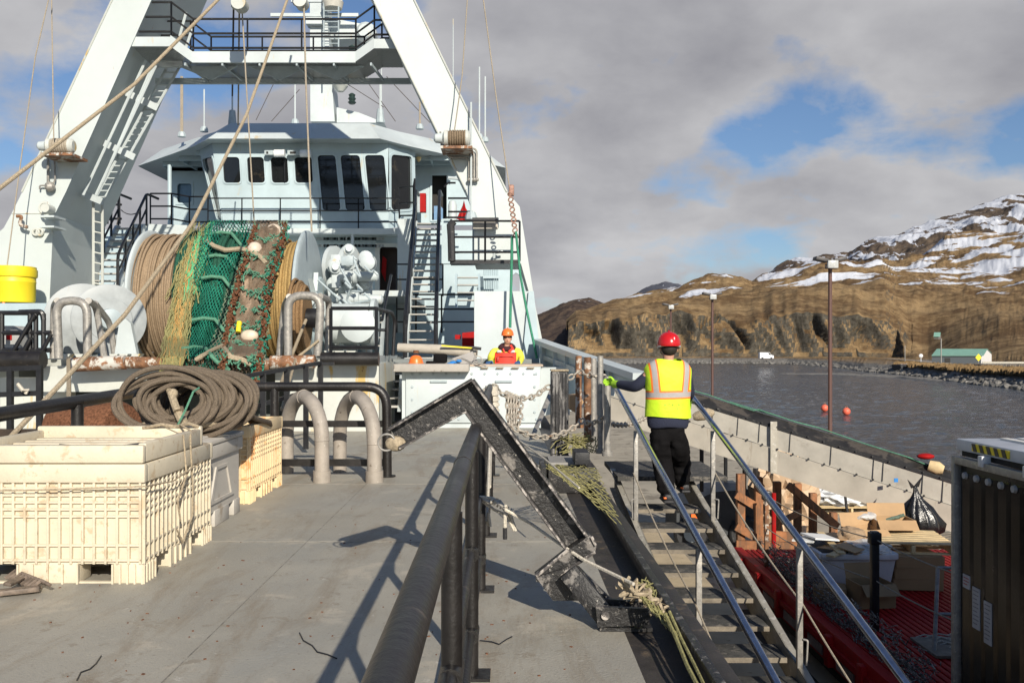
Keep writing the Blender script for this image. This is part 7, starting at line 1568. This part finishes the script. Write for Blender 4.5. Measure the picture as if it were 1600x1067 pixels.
bn = N(t, 'ShaderNodeBump'); bn.inputs['Strength'].default_value = .5; bn.inputs['Distance'].default_value = .02; t.links.new(NOISE(t, g.outputs['Position'], 11, 3, .5), bn.inputs['Height']); t.links.new(bn.outputs[0], b.inputs['Normal'])
seg = 48; rings = [(651, .247, .165), (640, .243, .165), (625, .238, .165), (610, .240, .168), (595, .248, .170), (582, .252, .165), (575, .250, .150), (569, .228, .130), (565, .190, .11), (562, .14, .10)]
m = MB(); rr = []
for y, a, b2 in rings:
    c0 = q(1043.5 if y > 565 else 1044, y); rr.append([m.b.verts.new(c0+V(math.copysign(abs(cos(2*pi*i/seg))**.75, cos(2*pi*i/seg))*a, sin(2*pi*i/seg)*b2, .012*sin(4*pi*i/seg)+(.0 if y > 560 else .0))) for i in range(seg)])
for a, b2 in zip(rr, rr[1:]):
    for i in range(seg): m.b.faces.new((a[i], a[(i+1) % seg], b2[(i+1) % seg], b2[i]))
for v in m.b.verts: v.co += V(1, 1, 0)*noise.noise(v.co*7)*.012
m.build('vest', vm, pA, True, 180)
m = MB(); rr = []
for y, a, b2 in ((645, .215, .145), (652, .222, .15), (659, .222, .15), (665, .215, .145), (668, .20, .135), (666, .16, .11)):
    c0 = q(1043.5, y); rr.append([m.b.verts.new(c0+V(cos(2*pi*i/seg)*a, sin(2*pi*i/seg)*b2, .008*sin(6*pi*i/seg))) for i in range(seg)])
for a, b2 in zip(rr, rr[1:]):
    for i in range(seg): m.b.faces.new((a[i], a[(i+1) % seg], b2[(i+1) % seg], b2[i]))
m.build('hoodie_hem', navy, pA, True, 180)
# helmet
def helmet(c, m_, parent, f=V(0, 1, 0), r=.125, band_=None):
    prof = [(-.02, r*1.0), (0, r*1.02), (.03, r*1.0), (.06, r*.93), (.09, r*.80), (.115, r*.58), (.13, r*.30), (.134, .001)]
    mb = MB(); seg = 32; rr = []
    for z, a in prof: rr.append([mb.b.verts.new(Vector(c)+V(cos(2*pi*i/seg)*a*.92, sin(2*pi*i/seg)*a*1.08, z)) for i in range(seg)])
    for a, b2 in zip(rr, rr[1:]):
        for i in range(seg): mb.b.faces.new((a[i], a[(i+1) % seg], b2[(i+1) % seg], b2[i]))
    h = mb.build('helmet', m_, parent, True, 60); fy = 1 if f.y > 0 else -1
    mb = MB(); pts = []
    for k in range(13): a = -pi*.42+pi*.84*k/12; pts.append((sin(a)*r*.95, fy*cos(a)*(r*1.08)))
    outer = [(x*1.04, y+fy*.055*max(0, cos(-pi*.42+pi*.84*k/12))) for k, (x, y) in enumerate(pts)]
    mb.prism([Vector(c)+V(x, y, -.012) for x, y in pts]+[Vector(c)+V(x, y, -.022) for x, y in outer[::-1]], (0, 0, .008)); mb.build('peak', m_, h, False)
    mb = MB(); mb.tube([Vector(c)+V(0, -r*.9, .075), Vector(c)+V(0, 0, .137), Vector(c)+V(0, r*.9, .075)], .012, 8); mb.build('ridge', m_, h)
    return h
h = helmet(hc+V(0, .0, .022), helmetred, pA, V(0, 1, 0), .132)
c = hc+V(0, 0, .025); MB().torus(c+V(0, -.01, -.035), .112, .013, (0, .25, 1), 26, 8).build('headband', silver, h); MB().box(c+V(-.012, -.128, .022), (.032, .012, .022), None, .002).box(c+V(.036, -.124, .045), (.012, .01, .05), None, .002).build('sticker', flat('white_sticker2', (.75, .6, .6)), h)
m = MB(); m.ball(hc+V(0, -.025, -.02), .093, 18, (.92, .9, .95)); m.build('hair', hair, pA); MB().tube([hc+V(-.085, 0, -.02), hc+V(-.08, .03, -.07), hc+V(-.03, .07, -.11)], .006, 6).build('chin_strap', rubber, h)
for s in (-1, 1): MB().ball(hc+V(s*.088, .0, -.03), .028, 10, (.4, .7, 1)).build('ear', skin, pA)
glove('glove', q(961, 600, 10.2), V(-.35, .75, .15), V(-.3, .3, 1), V(0, .2, -1), glovegreen, pA, 1.1); glove('glove', q(1072, 631, 10.32), V(.45, .55, -.1), V(0, 0, 1), V(-1, 0, -.5), glovegreen, pA, 1.2)
MB().tube([q(968, 601, 10.1), q(960, 600, 10.2)], .045, 14).build('glove_cuff', glovegreen, pA)
# --- worker behind the locker, facing the camera
D2 = 18.75
def q2(px, y, d=D2): return P(px, y, d)
pB = thing('person', 'worker in orange helmet and red and yellow jacket standing behind the bolted white locker', 'person', (0.0, D2, 0))
nd = {'hip': (q2(790, 578), (.16, .12)), 'waist': (q2(790, 570), (.16, .12)), 'chest': (q2(790, 556), (.17, .12)), 'nb': (q2(791, 545), (.09, .08)), 'neck': (q2(792, 540), .055), 'jaw': (q2(792.5, 534.5, D2-.04), (.055, .065)), 'skull': (q2(793, 527), (.078, .09)), 'crown': (q2(793, 521), (.072, .085)),
      'sl': (q2(772, 548.5), .08), 'el': (q2(766, 560, D2-.1), .050), 'wl': (q2(767, 567.5, D2-.55), .034), 'sr': (q2(810, 548.5), .08), 'er': (q2(815, 560, D2-.1), .050), 'wr': (q2(812, 567.5, D2-.5), .034),
      'hl': (q2(784, 590), .10), 'kl': (q2(783, 622), .07), 'al': (V(q2(783, 0).x, D2, .14), .05), 'hr': (q2(797, 590), .10), 'kr': (q2(798, 622), .07), 'ar': (V(q2(798, 0).x, D2, .14), .05)}
skinned('body', nd, ch('hip', 'waist', 'chest', 'nb', 'neck', 'jaw', 'skull', 'crown')+ch('chest', 'sl', 'el', 'wl')+ch('chest', 'sr', 'er', 'wr')+ch('hip', 'hl', 'kl', 'al')+ch('hip', 'hr', 'kr', 'ar'), skin, pB, 2)
skinned('jacket', grow(['hip', 'waist', 'chest', 'nb', 'sl', 'el', 'wl', 'sr', 'er', 'wr'], 1.38, {'neck': (q2(791.5, 543.5), (.10, .10))}), ch('hip', 'waist', 'chest', 'nb', 'neck')+ch('chest', 'sl', 'el', 'wl')+ch('chest', 'sr', 'er', 'wr'), hiyel, pB, 2)
skinned('trousers', grow(['hip', 'hl', 'kl', 'al', 'hr', 'kr', 'ar'], 1.2), ch('hip', 'hl', 'kl', 'al')+ch('hip', 'hr', 'kr', 'ar'), blackcloth, pB, 2)
m = MB(); rr = []; seg = 40
for y, a, b2 in ((582, .27, .17), (570, .27, .17), (560, .27, .165), (553, .27, .16), (548, .25, .14), (545, .19, .12), (543, .12, .10)):
    c0 = q2(791, y); rr.append([m.b.verts.new(c0+V(cos(2*pi*i/seg)*a*(1+.03*sin(i*2.1)), sin(2*pi*i/seg)*b2, .012*sin(4*pi*i/seg))) for i in range(seg)])
for a, b2 in zip(rr, rr[1:]):
    for i in range(seg): m.b.faces.new((a[i], a[(i+1) % seg], b2[(i+1) % seg], b2[i]))
m.build('jacket_shell', hiyel, pB, True, 180)
m = MB()                                                    # red front panel of the jacket
cols, rows = 14, 10; g_ = []
for j in range(rows+1):
    y = 550.5+(574-550.5)*j/rows; g_.append([m.b.verts.new(V(q2(773.5+33.5*i/cols, 0).x, D2-.125-.06*cos((i/cols-.5)*pi)+.012*noise.noise(Vector((i*.8, j*.8, 3))), q2(0, y).z)) for i in range(cols+1)])
for j in range(rows):
    for i in range(cols): m.b.faces.new((g_[j][i], g_[j][i+1], g_[j+1][i+1], g_[j+1][i]))
m.build('red_panel', redcloth, pB, True, 180)
m = MB(); m.box(q2(790, 557, D2-.195), (.36, .02, .012), None, .004); m.box(q2(778, 561, D2-.185), (.05, .02, .09), None, .004); m.build('pocket_flap', mat('dark_red_cloth', (.4, .03, .02)), pB)
m = MB()
for px in (780, 801): m.box(q2(px, 549, D2-.165), (.09, .05, .055), None, .01)
m.build('reflective_patch', silver, pB)
m = MB(); m.torus(q2(792, 543.0, D2-.02), .13, .055, (0, -.25, 1), 24, 10); m.ball(q2(792, 542, D2+.08), .15, 16, (1.15, .7, .65)); m.build('dark_collar', mat('maroon_hood', (.05, .012, .015), .9), pB); m = MB(); m.tube([q2(798, 540, D2-.12), q2(801, 545, D2-.17), q2(795, 550, D2-.18)], .03, 8); m.tube([q2(786, 545, D2-.17), q2(788, 550, D2-.18)], .022, 8); m.build('red_collar', redcloth, pB)
h = helmet(q2(793, 523, D2), helmetorange, pB, V(0, -1, 0), .135); MB().ball(q2(793, 526.5, D2+.02), .108, 18, (.9, .95, .7)).build('knit_cap', hair, pB)
hc2 = q2(793, 529, D2)
m = MB(); m.tube([hc2+V(0, -.105, .02), hc2+V(0, -.125, -.025)], [.010, .016], 8); m.ball(hc2+V(0, -.118, -.03), .018, 10); m.ball(hc2+V(0, -.06, -.03), .082, 20, (.86, .7, 1.1)); m.build('face', skin, pB)
m = MB()
for s in (-1, 1): m.ball(hc2+V(s*.032, -.116, .008), .010, 8)
m.build('eyes', hair, pB); m = MB()
for s in (-1, 1): m.tube([hc2+V(s*.018, -.118, .028), hc2+V(s*.048, -.105, .026)], .005, 6)
m.build('eyebrows', hair, pB); MB().tube([hc2+V(-.022, -.112, -.062), hc2+V(0, -.118, -.06), hc2+V(.022, -.112, -.062)], .006, 6).build('mouth', mat('lips', (.3, .1, .08), .5), pB)
for s in (-1, 1): MB().ball(hc2+V(s*.082, -.01, -.01), .028, 10, (.4, .7, 1)).build('ear', skin, pB)
glove('glove', nd['wl'][0]+V(0, 0, .03), V(-.5, -1, -.1), V(1, 0, 0), V(0, 0, -1), gloveblue, pB, 1.25); glove('glove', nd['wr'][0]+V(0, 0, .03), V(-.3, -1, -.1), V(-1, 0, 0), V(0, 0, -1), gloveblue, pB, 1.25)
